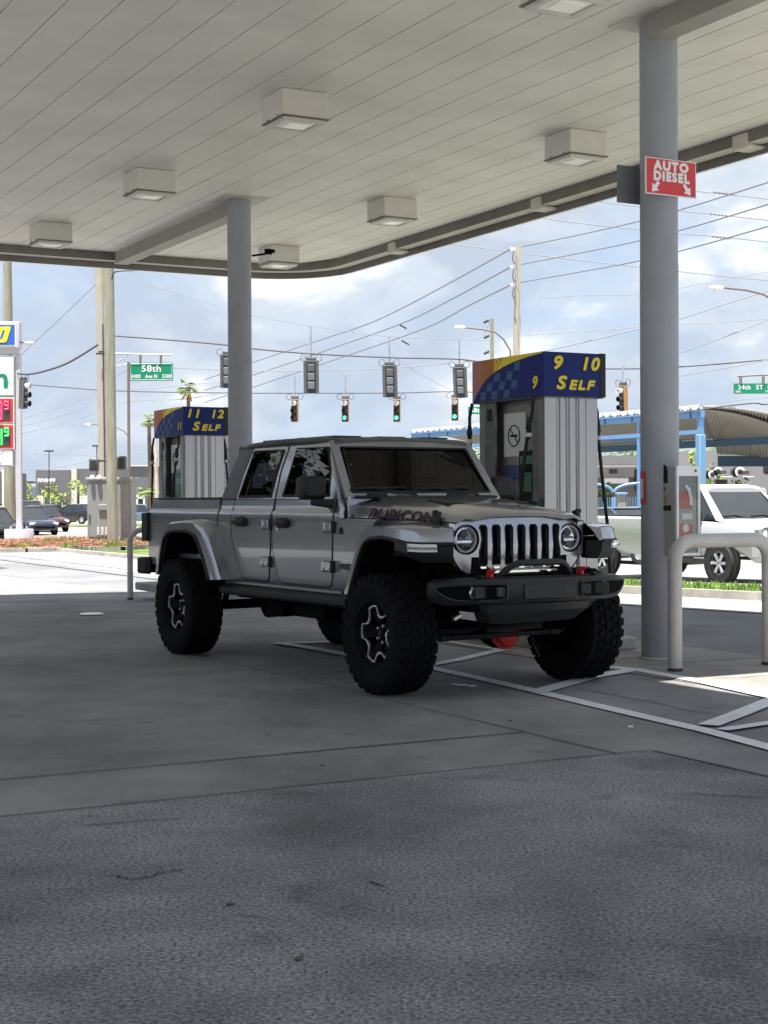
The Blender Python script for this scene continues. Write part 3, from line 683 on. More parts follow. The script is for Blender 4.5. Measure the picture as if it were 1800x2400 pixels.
for R_l, front in ((FF, 1), (RF, 0)):
    for s_ in (-1, 1):
        fl = MB(); rings = []
        for O, Bb, I in R_l:
            O, Bb, I = [Vector((q[0], q[1] * s_, q[2])) for q in (O, Bb, I)]
            C1 = O + (I - O) * .10 + Vector((0, 0, 0)); O1 = O.lerp(Bb, .16)
            rings.append([I, O + (I - O) * .55, C1, O1, O.lerp(Bb, .6), Bb, Bb + Vector((0, -.03 * s_, 0)), I.lerp(Bb, .4)])
        fo_ = fl.loft(rings).build('fender_flare', P_, jeep, smooth=40)
        tr = MB(); tr.tube([Vector((q[1][0], q[1][1] * s_, q[1][2] - (.004))) for q in R_l], .016, 6); tr.build('flare_edge', B_, fo_)
        ln = MB(); rings = [[Vector((q[1][0], (q[1][1] - .03) * s_, q[1][2] + .012)), Vector((q[1][0], .42 * s_, q[1][2] + .03))] for q in (R_l[:8] if front else R_l)]
        ln.loft(rings, closed=False); xs = [q[1][0] for q in (R_l[:8] if front else R_l)]
        ln.add([(q[1][0], .43 * s_, q[1][2] + .03) for q in (R_l[:8] if front else R_l)], [tuple(range(len(xs)))]); ln.build('wheel_liner', K['under'], fo_)
        if front:
            lo = MB(); rings = []
            for O, Bb, I in R_l[7:]:
                b = Vector((Bb[0], Bb[1] * s_, Bb[2])); inn = Vector((I[0] - .02, I[1] * s_, Bb[2])); dr = .135 if O[0] > .4 else .10
                rings.append([b, b + Vector((-.004, 0, -.072)), b + Vector((-.03, -.02 * s_, -dr)), inn + Vector((0, 0, -dr)), inn])
            lo.loft(rings).build('fender_lower', B_, fo_, bevel=.004)
            lm = MB(); rings = []
            for i, (O, Bb, I) in enumerate(R_l[7:11]):
                b = Vector((Bb[0], Bb[1] * s_, Bb[2])); n_ = Vector((.012, .012 * s_, 0)); rings.append([b + n_ + Vector((0, 0, -.004)), b + n_ + Vector((0, 0, -.058)), b - n_ + Vector((0, 0, -.058)), b - n_ + Vector((0, 0, -.004))])
            lm.loft(rings[1:]).build('marker_lamp', K['white'], fo_)
            lm2 = MB(); lm2.loft([[p + Vector((.006, .006 * s_, -.012 if k in (1, 2) else 0)) for k, p in enumerate(r)] for r in rings[:2]]).build('turn_signal', K['blackgloss'], fo_)
            ls = MB(); ls.tube([Vector((q[1][0] + .018, (q[1][1] + .014) * s_, q[1][2] - .032)) for q in R_l[8:11]], .012, 6).build('light_strip', K['chrome'], fo_)
# bed
bs = MB()
arch = [(q[1][0] + (.0), q[1][2] + .01) for q in RF]
for s_ in (-1, 1):
    bed = [(-4.505, .86), (-4.515, .88)]
    poly = [(-4.50, .80), (-4.0, .72)] + [(x, z) for x, z in arch] + [(-2.955, .70), (-2.955, 1.305), (-4.50, 1.305)]
    bm_ = bmesh.new(); bm_.faces.new([bm_.verts.new((x, 0, z)) for x, z in poly[:-2] + [(-2.955, 1.398), (-4.475, 1.398), (-4.495, 1.32), (-4.50, 1.30)]])
    for z in LV[1:-1]: bmesh.ops.bisect_plane(bm_, geom=bm_.verts[:] + bm_.edges[:] + bm_.faces[:], plane_co=(0, 0, z), plane_no=(0, 0, 1))
    for v_ in bm_.verts: v_.co.y = s_ * (ysd(v_.co.z) - .002)
    bm_.verts.index_update(); bs.add([v_.co[:] for v_ in bm_.verts], [[q_.index for q_ in f_.verts] for f_ in bm_.faces]); bm_.free()
    bs.box2((-4.47, s_ * .70, 1.30), (-2.96, s_ * .755, 1.397))
bs.box2((-2.99, -.77, .80), (-2.955, .77, 1.396)); bs.box2((-4.46, -.76, .86), (-2.99, .76, .90))
bed = bs.build('bed', P_, jeep, smooth=30)
tg = MB(); tg.box2((-4.52, -.68, .88), (-4.465, .68, 1.39)); tg.box2((-4.53, -.55, 1.0), (-4.515, .55, 1.25)); tg.build('tailgate', P_, bed, bevel=.008)
rc = MB()
for s_ in (-1, 1): rc.box2((-4.47, s_ * .69, 1.400), (-2.96, s_ * .765, 1.418))
rc.box2((-3.01, -.77, 1.400), (-2.955, .77, 1.42)); rc.box2((-4.52, -.70, 1.392), (-4.46, .70, 1.412)); rc.build('bed_rail_cap', B_, bed, bevel=.005)
MB().box2((-2.95, -.74, .70), (-2.925, .74, 1.38)).build('bed_gap', SM, jeep)
for s_ in (-1, 1):
    tl = MB(); tl.box2((-4.60, s_ * .70, 1.00), (-4.47, s_ * .838, 1.275)); t_ = tl.build('tail_light', B_, jeep, bevel=.014)
    MB().box2((-4.612, s_ * .725, 1.02), (-4.598, s_ * .82, 1.255)).build('lens', K['redlens'], t_, bevel=.004)
rb = MB(); rings = []
for x, y in ((-4.46, .86), (-4.62, .875), (-4.72, .80), (-4.745, .5), (-4.745, -.5), (-4.72, -.80), (-4.62, -.875), (-4.46, -.86)):
    t_ = Vector((x + 4.3, y * .35, 0)).normalized() * .07; rings.append([(x, y, .69), (x, y, .84), (x - t_.x * 1.0, y - t_.y, .845), (x - t_.x, y - t_.y, .68)])
rb.loft(rings); rb.box2((-4.70, -.60, .70), (-4.40, .60, .82)); rb.build('rear_bumper', B_, jeep, bevel=.016)
# rocker rails
for s_ in (-1, 1):
    sr = MB(); sr.loft([[(x, s_ * .73, .665), (x, s_ * .86, .655), (x, s_ * .885, .635), (x, s_ * .885, .595), (x, s_ * .84, .578), (x, s_ * .73, .59)] for x in (-2.74, -2.2, -1.4, -.56)]); sr.build('rock_rail', B_, jeep, bevel=.006)
uc = MB()
for s_ in (-1, 1): uc.box2((-4.5, s_ * .36, .60), (.62, s_ * .50, .72))
uc.box2((-2.7, -.72, .55), (-.75, .72, .69)); uc.box2((-2.3, -.15, .43), (-1.0, .45, .6)); uc.box2((-2.9, .1, .50), (-2.5, .55, .66)); uc.cyl((-3.9, .5, .62), (-4.4, .5, .62), .09, n=12)
uc.box((-1.5, -.55, .50), (.5, .25, .12)); uc.box((-2.2, -.5, .49), (.22, .3, .16), rz=.2); uc.cyl((-1.6, .0, .46), (-.05, .12, .42), .035, n=10); uc.cyl((-2.4, 0, .48), (-3.4, 0, .45), .04, n=10)
uc.box2((-4.45, -.7, .72), (-2.7, .7, .86)); uc.box2((-.75, -.42, .62), (.45, .42, .98)); uc.box2((-.9, -.70, .62), (-.5, .70, 1.2))
uc.build('underbody', K['under'], jeep)
# wheels
def tyre_mb():
    Rr = .430; mb = MB()
    prof = [(.222, -.115), (.235, -.142), (.30, -.158), (.36, -.160), (.398, -.148), (.412, -.128), (.416, -.06), (.417, 0), (.416, .06), (.412, .128), (.398, .148), (.36, .160), (.30, .158), (.235, .142), (.222, .115), (.215, .0)]
    mb.lathe(prof, ax='Y', n=56, closed=True)
    rnd = random.Random(3); n = 30
    for k in range(n):
        for row, (yc, w, l, ph, sk) in enumerate(((-.118, .058, .058, 0, .15), (-.062, .045, .050, .5, -.5), (-.005, .044, .052, .15, .55), (.058, .046, .050, .65, -.5), (.118, .058, .058, .35, -.15))):
            a = 2 * pi * (k + ph) / n; rr = .4215
            # a lug: an irregular block, skewed and notched
            c, s = cos(a), sin(a); T = Vector((-s, 0, c)); Nn = Vector((c, 0, s)); Yv = Vector((0, 1, 0))
            ctr = Nn * rr + Yv * yc; l_ = l * rnd.uniform(.9, 1.15); w_ = w * rnd.uniform(.9, 1.08)
            base = [(-.55, -.5), (.1, -.5), (.1, -.1), (.55, -.1), (.55, .5), (-.55, .5)] if row % 2 else [(-.55, -.5), (.55, -.5), (.55, .5), (-.1, .5), (-.1, .1), (-.55, .1)]
            vs = []
            for h, kk in ((-.008, 1.06), (.0085, .92)):
                for p, q in base: vs.append(ctr + Nn * h + T * ((p + q * sk) * l_ * kk) + Yv * (q * w_ * kk))
            mb.add(vs, [(5, 4, 3, 2, 1, 0), (6, 7, 8, 9, 10, 11)] + [(i, (i + 1) % 6, 6 + (i + 1) % 6, 6 + i) for i in range(6)])
        for sg in (-1, 1):      # shoulder lugs over the sidewall
            a = 2 * pi * (k + (.35 if sg > 0 else 0)) / n; c, s = cos(a), sin(a); T = Vector((-s, 0, c)); Nn = Vector((c, 0, s))
            ctr = Nn * (.398 if k % 2 else .404) + Vector((0, sg * .150, 0)); h = .05 if k % 2 else .034; vs = []
            for dn, dy in ((-h / 2, .010), (h / 2, -.002), (h / 2, -.02), (-h / 2, -.02)):
                for dt in (-.026, .026): vs.append(ctr + Nn * dn + T * dt + Vector((0, sg * dy, 0)))
            mb.add(vs, [(0, 1, 3, 2), (2, 3, 5, 4), (4, 5, 7, 6), (0, 2, 4, 6), (1, 3, 5, 7), (0, 1, 7, 6)])
    return mb
tm = None; wheels = []
def star(r0=1.0):
    pts = []
    for k in range(5):
        b = radians(75 - 72 * k)
        for da, r in ((15, .985), (0, 1.0), (-14, .97), (-24, .72), (-36, .66), (-47, .70)): pts.append((b + radians(da), r * r0))
    return pts
rimR = .213
for i, (x, s_) in enumerate(((0, -1), (-3.487, -1), (0, 1), (-3.487, 1))):
    if i == 0:
        w = MB()        # rim barrel (local +y is outboard after the flip)
        w.lathe([(.224, -.13), (.214, -.125), (.205, -.05), (.205, .05), (.212, .098), (.224, .112), (.228, .116), (.226, .122), (.212, .118), (.204, .10), (.198, .06), (.196, .0), (.19, -.10)], ax='Y', n=40)
        w.lathe([(.0, .055), (.045, .055), (.05, .045), (.052, .02), (.0, .02)], ax='Y', n=24)
        w.lathe([(.0, .0), (.17, -.02), (.195, -.02)], ax='Y', n=32)
        for k in range(5):
            b = radians(75 - 72 * k)
            for da in (-9, 10):
                a = b + radians(da); a2 = b + radians(da * .55)
                p0 = Vector((cos(a2) * .04, 0, sin(a2) * .04)); p1 = Vector((cos(a) * .20, 0, sin(a) * .20)); t_ = Vector((-sin(a), 0, cos(a)))
                w.loft([[p0 + t_ * .017 + Vector((0, .045, 0)), p0 - t_ * .017 + Vector((0, .045, 0)), p0 - t_ * .02, p0 + t_ * .02], [p1 + t_ * .024 + Vector((0, .098, 0)), p1 - t_ * .024 + Vector((0, .098, 0)), p1 - t_ * .026 + Vector((0, .02, 0)), p1 + t_ * .026 + Vector((0, .02, 0))]])
        wo = w.build('wheel', K['rubber'], jeep, smooth=35)
        tm = tyre_mb().build('tyre', K['rubber'], wo, smooth=30)
        st = MB(); pa = star(rimR); vs = []
        for y_, dr in ((.092, .0), (.105, .002), (.105, -.013), (.092, -.013)): vs += [((r + dr) * cos(a), y_ + .004 * (r / rimR), (r + dr) * sin(a)) for a, r in pa]
        n = len(pa); fs = [(q * n + k, q * n + (k + 1) % n, ((q + 1) % 4) * n + (k + 1) % n, ((q + 1) % 4) * n + k) for q in range(4) for k in range(n)]
        st.add(vs, fs); st.build('rim_trim', K['machined'], wo, smooth=0)
        for k in range(5):
            a = radians(39 + 72 * k); MB().cyl((.062 * cos(a), .03, .062 * sin(a)), (.062 * cos(a), .066, .062 * sin(a)), .010, n=8).build('lug_nut', K['machined'], wo)
        MB().lathe([(0, .078), (.028, .076), (.032, .05)], ax='Y', n=16).build('hub_cap', K['black'], wo)
        text('sidewall_lettering', 'ALL TERRAIN', .030, K['machined'], wo, (0, 0, 0), (1, 0, 0), (0, 0, 1)); bpy.data.objects.remove(bpy.data.objects['sidewall_lettering'])
    else: wo = copy_tree(wheels[0], jeep)
    wo.location = (x, s_ * .8405, .430); wo.rotation_euler = (0, random.uniform(-.3, .3) if i else .0, 0 if s_ > 0 else pi)
    wheels.append(wo)
wheels[1].rotation_euler[1] = -.12
# sidewall letters on the inner face of the far front tyre
wl = MB()
for k in range(5):
    a = radians(205 + k * 6); ctr = Vector((.335 * cos(a), 0, .335 * sin(a))); t_ = Vector((-sin(a), 0, cos(a))); n_ = Vector((cos(a), 0, sin(a)))
    q = lambda p, r: Vector((0, .8405 - .1625, .43)) + ctr + t_ * p + n_ * r
    wl.quad(q(-.010, -.018), q(-.004, -.018), q(-.004, .018), q(-.010, .018)); wl.quad(q(-.004, .010), q(.010, .010), q(.010, .018), q(-.004, .018))
wl.build('tyre_lettering', K['lightgrey'] if 'lightgrey' in K else mat('raised_white_letters', (.28, .28, .28), .7), jeep, smooth=0)
# axle, differential, steering
ax = MB(); ax.cyl((0, -.70, .43), (0, .70, .43), .042, n=14); ax.lathe([(.0, -.11), (.09, -.09), (.125, -.02), (.125, .05), (.08, .12), (0, .13)], (-.0, .10, .40), 'Y', 20)
ax2 = MB(); ax2.cyl((-3.487, -.7, .43), (-3.487, .7, .43), .045, n=12); ax2.lathe([(.0, -.12), (.13, -.04), (.13, .05), (0, .13)], (-3.487, .0, .42), 'Y', 16)
for s_ in (-1, 1):
    ax.box((.0, s_ * .66, .43), (.14, .10, .26)); ax.tube([(.0, s_ * .60, .40), (-.6, s_ * .42, .55), (-1.0, s_ * .40, .60)], .03, 8)
    ax.cyl((-.10, s_ * .52, .42), (-.06, s_ * .47, 1.02), .033, n=10); ax.box((-.02, s_ * .47, .49), (.16, .14, .05))
    ax2.cyl((-3.45, s_ * .5, .42), (-3.3, s_ * .45, .95), .03, n=8)
axle = ax.build('axle', K['under'], jeep); ax2.build('axle', K['under'], jeep)
for s_ in (-1, 1):
    sp = MB(); pts = [(.0 + .062 * cos(t * .7), s_ * .47 + .062 * sin(t * .7), .52 + t * .0075) for t in range(0, 60)]; sp.tube(pts, .009, 6); sp.build('coil_spring', K['under'], axle)
tr = MB(); tr.tube([(.17, -.62, .40), (.21, -.50, .39), (.20, .55, .395), (.16, .62, .41)], .019, 8); tr.tube([(.12, -.50, .44), (.16, -.3, .43), (.2, .1, .50), (.17, .45, .58)], .017, 8)
for y0 in (-.50, .50): tr.cyl((.2, y0 - .04, .395), (.2, y0 + .04, .395), .028, n=10)
tr.tube([(.22, -.15, .44), (.22, .35, .45)], .026, 8); tr.build('steering_rod', B_, jeep)
dc = MB(); dc.lathe([(0, .075), (.075, .070), (.10, .055), (.115, .02), (.135, .012), (.135, 0)], (.115, .10, .405), 'X', 10)
for k in range(8): a = 2 * pi * k / 8; dc.cyl((.13, .10 + .118 * cos(a), .405 + .118 * sin(a)), (.145, .10 + .118 * cos(a), .405 + .118 * sin(a)), .011, n=6)
for k in (-1, 0, 1): dc.box((.175, .10 + k * .035, .405), (.03, .012, .13))
dc.build('differential_cover', K['red'], axle, bevel=.003)
MB().box((.25, -.42, .545), (.03, .085, .03), rz=.2, rx=.35).build('sway_bar_link', K['machined'], axle, bevel=.006)
# front face
def grid_face(pts_fn): pass
def fx(y, z):        # the grille's slightly bowed front
    return .468 - .055 * (abs(y) / .6) ** 2.2 - (.022 * max(0, (z - 1.16) / .1)) - .012 * max(0, (.98 - z) / .12)
gro = [(0, 1.262), (.25, 1.261), (.40, 1.256), (.50, 1.240), (.565, 1.205), (.592, 1.15), (.594, 1.09), (.575, 1.01), (.545, .945), (.505, .895), (.455, .866), (.39, .853), (.2, .850), (0, .850)]
gp = gro + [(-y, z) for y, z in gro[-2:0:-1]]
slots = []
for k in range(7):
    yc = -.327 + k * .1105 * .985; w = .033
    slots.append((yc, w))
bm = bmesh.new()
def ringv(poly): return [bm.verts.new((0, y, z)) for y, z in poly]
def edges(vs): return [bm.edges.new((vs[i], vs[(i + 1) % len(vs)])) for i in range(len(vs))]
E_ = edges(ringv(gp)); slotpolys = []
for yc, w in slots:
    edge = abs(yc) > .30; s_ = 1 if yc > 0 else -1
    zt = 1.207; zb = .925
    sp_ = [(yc - w, zb), (yc + w, zb), (yc + w, zt - .02), (yc + w - .012, zt), (yc - w + .012, zt), (yc - w, zt - .02)]
    if edge:   # outer slots are cut by the round lamps
        o_ = yc + s_ * w; i__ = yc - s_ * w
        sp_ = [(i__, zb), (o_, zb), (o_, 1.02), (o_ - s_ * .012, 1.06), (o_ - s_ * .019, 1.11), (o_ - s_ * .012, 1.16), (o_ - s_ * .004, 1.19), (o_ - s_ * .014, zt), (i__ + s_ * .012, zt), (i__, zt - .02)]
    slotpolys.append(sp_); E_ += edges(ringv(sp_))
for s_ in (-1, 1): E_ += edges(ringv([(s_ * .462 + .103 * cos(2 * pi * k / 28), 1.106 + .106 * sin(2 * pi * k / 28)) for k in range(28)]))
bmesh.ops.triangle_fill(bm, use_beauty=True, use_dissolve=False, edges=E_)
bmesh.ops.subdivide_edges(bm, edges=[e for e in bm.edges if e.calc_length() > .09], cuts=1)
for v in bm.verts: v.co.x = fx(v.co.y, v.co.z)
r_ = bmesh.ops.extrude_face_region(bm, geom=bm.faces[:])
for v in [g for g in r_['geom'] if isinstance(g, bmesh.types.BMVert)]: v.co.x -= .045
bmesh.ops.recalc_face_normals(bm, faces=bm.faces)
me = bpy.data.meshes.new('grille'); bm.to_mesh(me); bm.free(); me.materials.append(P_)
me.polygons.foreach_set('use_smooth', [True] * len(me.polygons)); me.set_sharp_from_angle(angle=radians(30))
grl = bpy.data.objects.new('grille', me); COL.objects.link(grl); grl.parent = jeep
gi = MB()
gi.loft([[(fx(y, z) - .05, y, z) for z in (.91, 1.0, 1.1, 1.225)] for y in (-.38, -.2, 0, .2, .38)], closed=False)
for k in range(14):
    z = .93 + .02 * k; gi.tube([(fx(y, z) - .04, y, z) for y in (-.37, -.2, 0, .2, .37)], .003, 4)
gi.build('grille_mesh', K['under'], grl)
sl = MB()
for sp_ in slotpolys:
    yc = sum(q[0] for q in sp_) / len(sp_)
    pts = [(fx(y, z) + .002, y, z) for y, z in sp_]; pts.append(pts[0]); sl.tube(pts, .0045, 5, cap=False)
sl.build('slot_trim', K['blackgloss'], grl)
MB().tube([(fx(y, z) + .0005, y * 1.003, z) for y, z in gp] + [(fx(0, 1.262), 0, 1.262)], .0045, 5, cap=False).build('grille_gap', SM, grl)
br = MB()      # bright strip and dimples low on the grille
for k in range(7): yc = slots[k][0]; br.box((fx(yc, .9) + .004, yc, .904), (.012, .055, .022))
br.box((.475, 0, .872), (.014, .62, .022)); br.build('lower_strip', K['chrome'], grl, bevel=.005)
# nose of the hood over the grille
for s_ in (-1, 1):
    c = (fx(.462, 1.106), s_ * .462, 1.106)
    hb = MB(); hb.lathe([(.102, .004), (.107, .010), (.103, .012), (.099, -.01), (.094, -.055), (.0, -.06)], c, 'X', 36); h = hb.build('headlight', K['blackgloss'], jeep)
    MB().lathe([(.088, -.03), (.088, -.018), (.075, -.014), (.072, -.04), (.03, -.055), (.0, -.055)], c, 'X', 32).build('reflector', K['chrome'], h)
    bb = MB(); bb.box((c[0] - .030, c[1], c[2] + .0), (.03, .13, .012)).box((c[0] - .03, c[1], c[2] - .04), (.03, .10, .03)).lathe([(.0, .0), (.028, -.006), (.032, -.02)], (c[0] - .012, c[1], c[2] + .038), 'X', 16); bb.build('projector', K['blackgloss'], h, bevel=.003)
    ri_ = MB(); ri_.lathe([(.086, -.012), (.091, -.006), (.094, -.014)], c, 'X', 36); ri_.build('halo_ring', K['white'], h)
    MB().lathe([(.0, .010), (.04, .008), (.075, -.001), (.09, -.012)], c, 'X', 28).build('lens', K['clear'], h, smooth=60)
# bumper
bpn = [(.455, .80), (.50, .845), (.545, .857), (.59, .825), (.635, .74), (.675, .60), (.705, .45), (.73, .32), (.738, .15), (.738, 0)]
bpn = [(x, -y) for x, y in bpn] + [(x, y) for x, y in bpn[-2::-1]]
def bprof(x, y):
    e = max(0, (abs(y) - .62) / .26); zt = .845 - .02 * e; zb = .655 + .055 * max(0, e - .5) * 2 * .5 - (.0)
    nx, ny = (.95, .3 * (1 if y > 0 else -1) * min(1, abs(y) / .6)); 
    if abs(y) > .835 or x < .48: nx, ny = .15, .98 * (1 if y > 0 else -1)
    def q(d, z): return (x - nx * d, y - ny * d, z)
    return [q(.16, zt - .005), q(.06, zt + .004), q(.015, zt - .012), q(.0, zt - .045), q(.0, zb + .05), q(.03, zb + .006), q(.06, zb), q(.16, zb + .01)]
bmp = MB().loft([bprof(x, y) for x, y in bpn]).build('front_bumper', K['bumper'], jeep, smooth=40, bevel=.003)
def bx_at(y):
    for (a, b), (c, d) in zip(bpn, bpn[1:]):
        if b <= y <= d: t = (y - b) / (d - b); return a + (c - a) * t
    return .4
for s_ in (-1, 1):
    ys_ = [.325, .40, .50, .60, .70, .77, .825]
    zt_ = [.795, .803, .803, .803, .800, .797, .79]; zb_ = [.70, .684, .684, .684, .692, .715, .76]
    pk = MB(); pk.loft([[(bx_at(s_ * y) + .004, s_ * y * 1.003, a) for y, a in zip(ys_, zt_)], [(bx_at(s_ * y) + .004, s_ * y * 1.003, b) for y, b in zip(ys_, zb_)]], closed=False)
    p_ = pk.build('lamp_pocket', K['under'], bmp)
    rg = MB(); pts = [(bx_at(s_ * y) + .008, s_ * y * 1.005, a) for y, a in zip(ys_, zt_)] + [(bx_at(s_ * y) + .008, s_ * y * 1.005, b) for y, b in list(zip(ys_, zb_))[::-1]]
    pts.append(pts[0]); rg.tube(pts, .011, 6); rg.build('pocket_rim', K['bumper'], bmp)
    MB().box((bx_at(s_ * .39) + .006, s_ * .375, .745), (.03, .085, .075), rz=-s_ * .12).build('pocket_block', K['bumper'], bmp, bevel=.008)
    MB().box((bx_at(s_ * .50) - .0, s_ * .50, .745), (.02, .20, .088), rz=-s_ * .25).build('lamp_bezel', B_, bmp, bevel=.01)
    fc = (bx_at(s_ * .572) + .0, s_ * .572, .745)
    fgo = MB().lathe([(.0, .018), (.030, .016), (.040, .008), (.043, .0), (.047, .012), (.047, -.02)], fc, 'X', 24).build('fog_light', K['chrome'], bmp)
    MB().lathe([(0, .024), (.025, .022), (.040, .010)], fc, 'X', 20).build('lens', K['clear'], fgo, smooth=60)
    hk = MB(); hk.prism([(.60, .835), (.66, .835), (.665, .875), (.70, .895), (.695, .905), (.62, .90), (.60, .87)], 1, s_ * .40 - .013, s_ * .40 + .013); hk.build('tow_hook', K['red'], bmp, bevel=.004)
    MB().box((.66, s_ * .50, .853), (.05, .03, .018)).build('bumper_bolt', B_, bmp, bevel=.004)
MB().box((.742, .0, .742), (.012, .37, .105)).build('plate_cover', K['bumper'], bmp, bevel=.012)
hp = MB(); hp.tube([(.62, -.31, .84), (.635, -.30, .865), (.66, -.245, .915), (.675, -.20, .938), (.68, -.15, .943), (.68, .15, .943), (.675, .20, .938), (.66, .245, .915), (.635, .30, .865), (.62, .31, .84)], .024, 10); hp.build('bumper_hoop', K['bumper'], bmp)
va = MB(); va.loft([[(.58, -.52, .655), (.67, -.45, .655), (.72, 0, .655), (.67, .45, .655), (.58, .60, .655)], [(.58, -.50, .60), (.655, -.44, .60), (.70, 0, .60), (.655, .45, .60), (.57, .55, .61)], [(.50, -.42, .525), (.58, -.36, .515), (.61, 0, .51), (.58, .38, .52), (.50, .45, .535)]], closed=False)
va.build('skid_plate', K['bumper'], jeep, smooth=25)
MB().box2((.36, -.55, .62), (.60, .55, .80)).box2((.30, -.60, .80), (.44, .60, .86)).build('bumper_mount', K['under'], jeep)
# seats seen dimly through the glass
for y0 in (-.36, .36):
    se = MB(); se.box((-1.55, y0, 1.32), (.14, .48, .55), ry=-.2).box((-1.62, y0, 1.66), (.10, .26, .18), ry=-.15).box((-2.35, y0, 1.30), (.14, .5, .5), ry=-.2).box((-2.42, y0, 1.62), (.09, .24, .16)); se.build('seat', K['interior'], jeep, bevel=.03)
st = MB(); st.lathe([(.17, -.012), (.185, 0), (.17, .012)], (0, 0, 0), 'X', 24, closed=True); so_ = st.build('steering_wheel', B_, jeep); so_.location = (-1.18, .36, 1.42); so_.rotation_euler = (0, -.45, 0)
MB().box2((-1.05, -.68, 1.20), (-.86, .68, 1.43)).build('dashboard', K['interior'], jeep, bevel=.02)
MB().box((-1.10, 0, 1.76), (.03, .2, .06)).build('rear_view_mirror', B_, jeep, bevel=.01)
# ------------------------------------------------------------------ forecourt furniture
VV = Vector((VX, VY, 0)); UU = Vector((UX, UY, 0))
def onv(px, py, v):
    d = ray(px, py); return Vector((0, 0, CH)) + d * ((v) / d.dot(VV))
def onu(px, py, u):
    d = ray(px, py); return Vector((0, 0, CH)) + d * ((u) / d.dot(UU))
K['steel'] = mat('brushed_steel', (.33, .33, .335), .24, .9, var=.04, vs=.8, stretch=(3, 3, .4))
K['steelflat'] = mat('grey_beige_sheet', (.235, .228, .215), .4, .4, var=.05, vs=4)
K['navy'] = mat('navy_vinyl', (.006, .020, .150), .55, spec=.25)
K['yellow'] = mat('yellow_vinyl', (.80, .62, .03), .4)
K['orange'] = mat('orange_vinyl', (.42, .13, .02), .4)
K['rose'] = mat('faded_red_vinyl', (.38, .16, .15), .45)
K['paleblue'] = mat('pale_blue_vinyl', (.20, .26, .34), .45)
K['teal'] = mat('teal_check', (.02, .085, .19), .4)
K['sticker'] = mat('white_sticker', (.62, .62, .60), .5)
K['bluesticker'] = mat('blue_sticker', (.03, .045, .16), .45)
K['green'] = mat('sign_green', (.0, .22, .115), .45)
K['greensticker'] = mat('green_sticker', (.03, .16, .07), .5)
K['screen'] = mat('dark_display', (.015, .02, .016), .15)
K['signred'] = mat('sign_red', (.58, .035, .04), .45)
K['grey'] = mat('grey_enamel', (.34, .34, .345), .5, var=.06, vs=3)
K['darkgrey'] = mat('dark_grey_metal', (.09, .09, .095), .5)
K['hooppaint'] = mat('bollard_grey_paint', (.46, .45, .43), .5, var=.09, vs=5, bump=.1, bs=80)
K['rust'] = mat('rust_ring', (.07, .04, .035), .9)
def isl(u0, u1, v0, v1, label):
    t = thing('pump_island', label, 'pump island', uv((u0 + u1) / 2, (v0 + v1) / 2), GA)
    MB().box((0, 0, .06), (u1 - u0, v1 - v0, .12)).build('slab', K['curb'], t, bevel=.02); return t
isl(-13.5, -11.35, 8.0, 8.78, 'low concrete island under the near fuel pump')
isl(-23.0, -20.2, 8.0, 8.78, 'low concrete island under the far fuel pump')
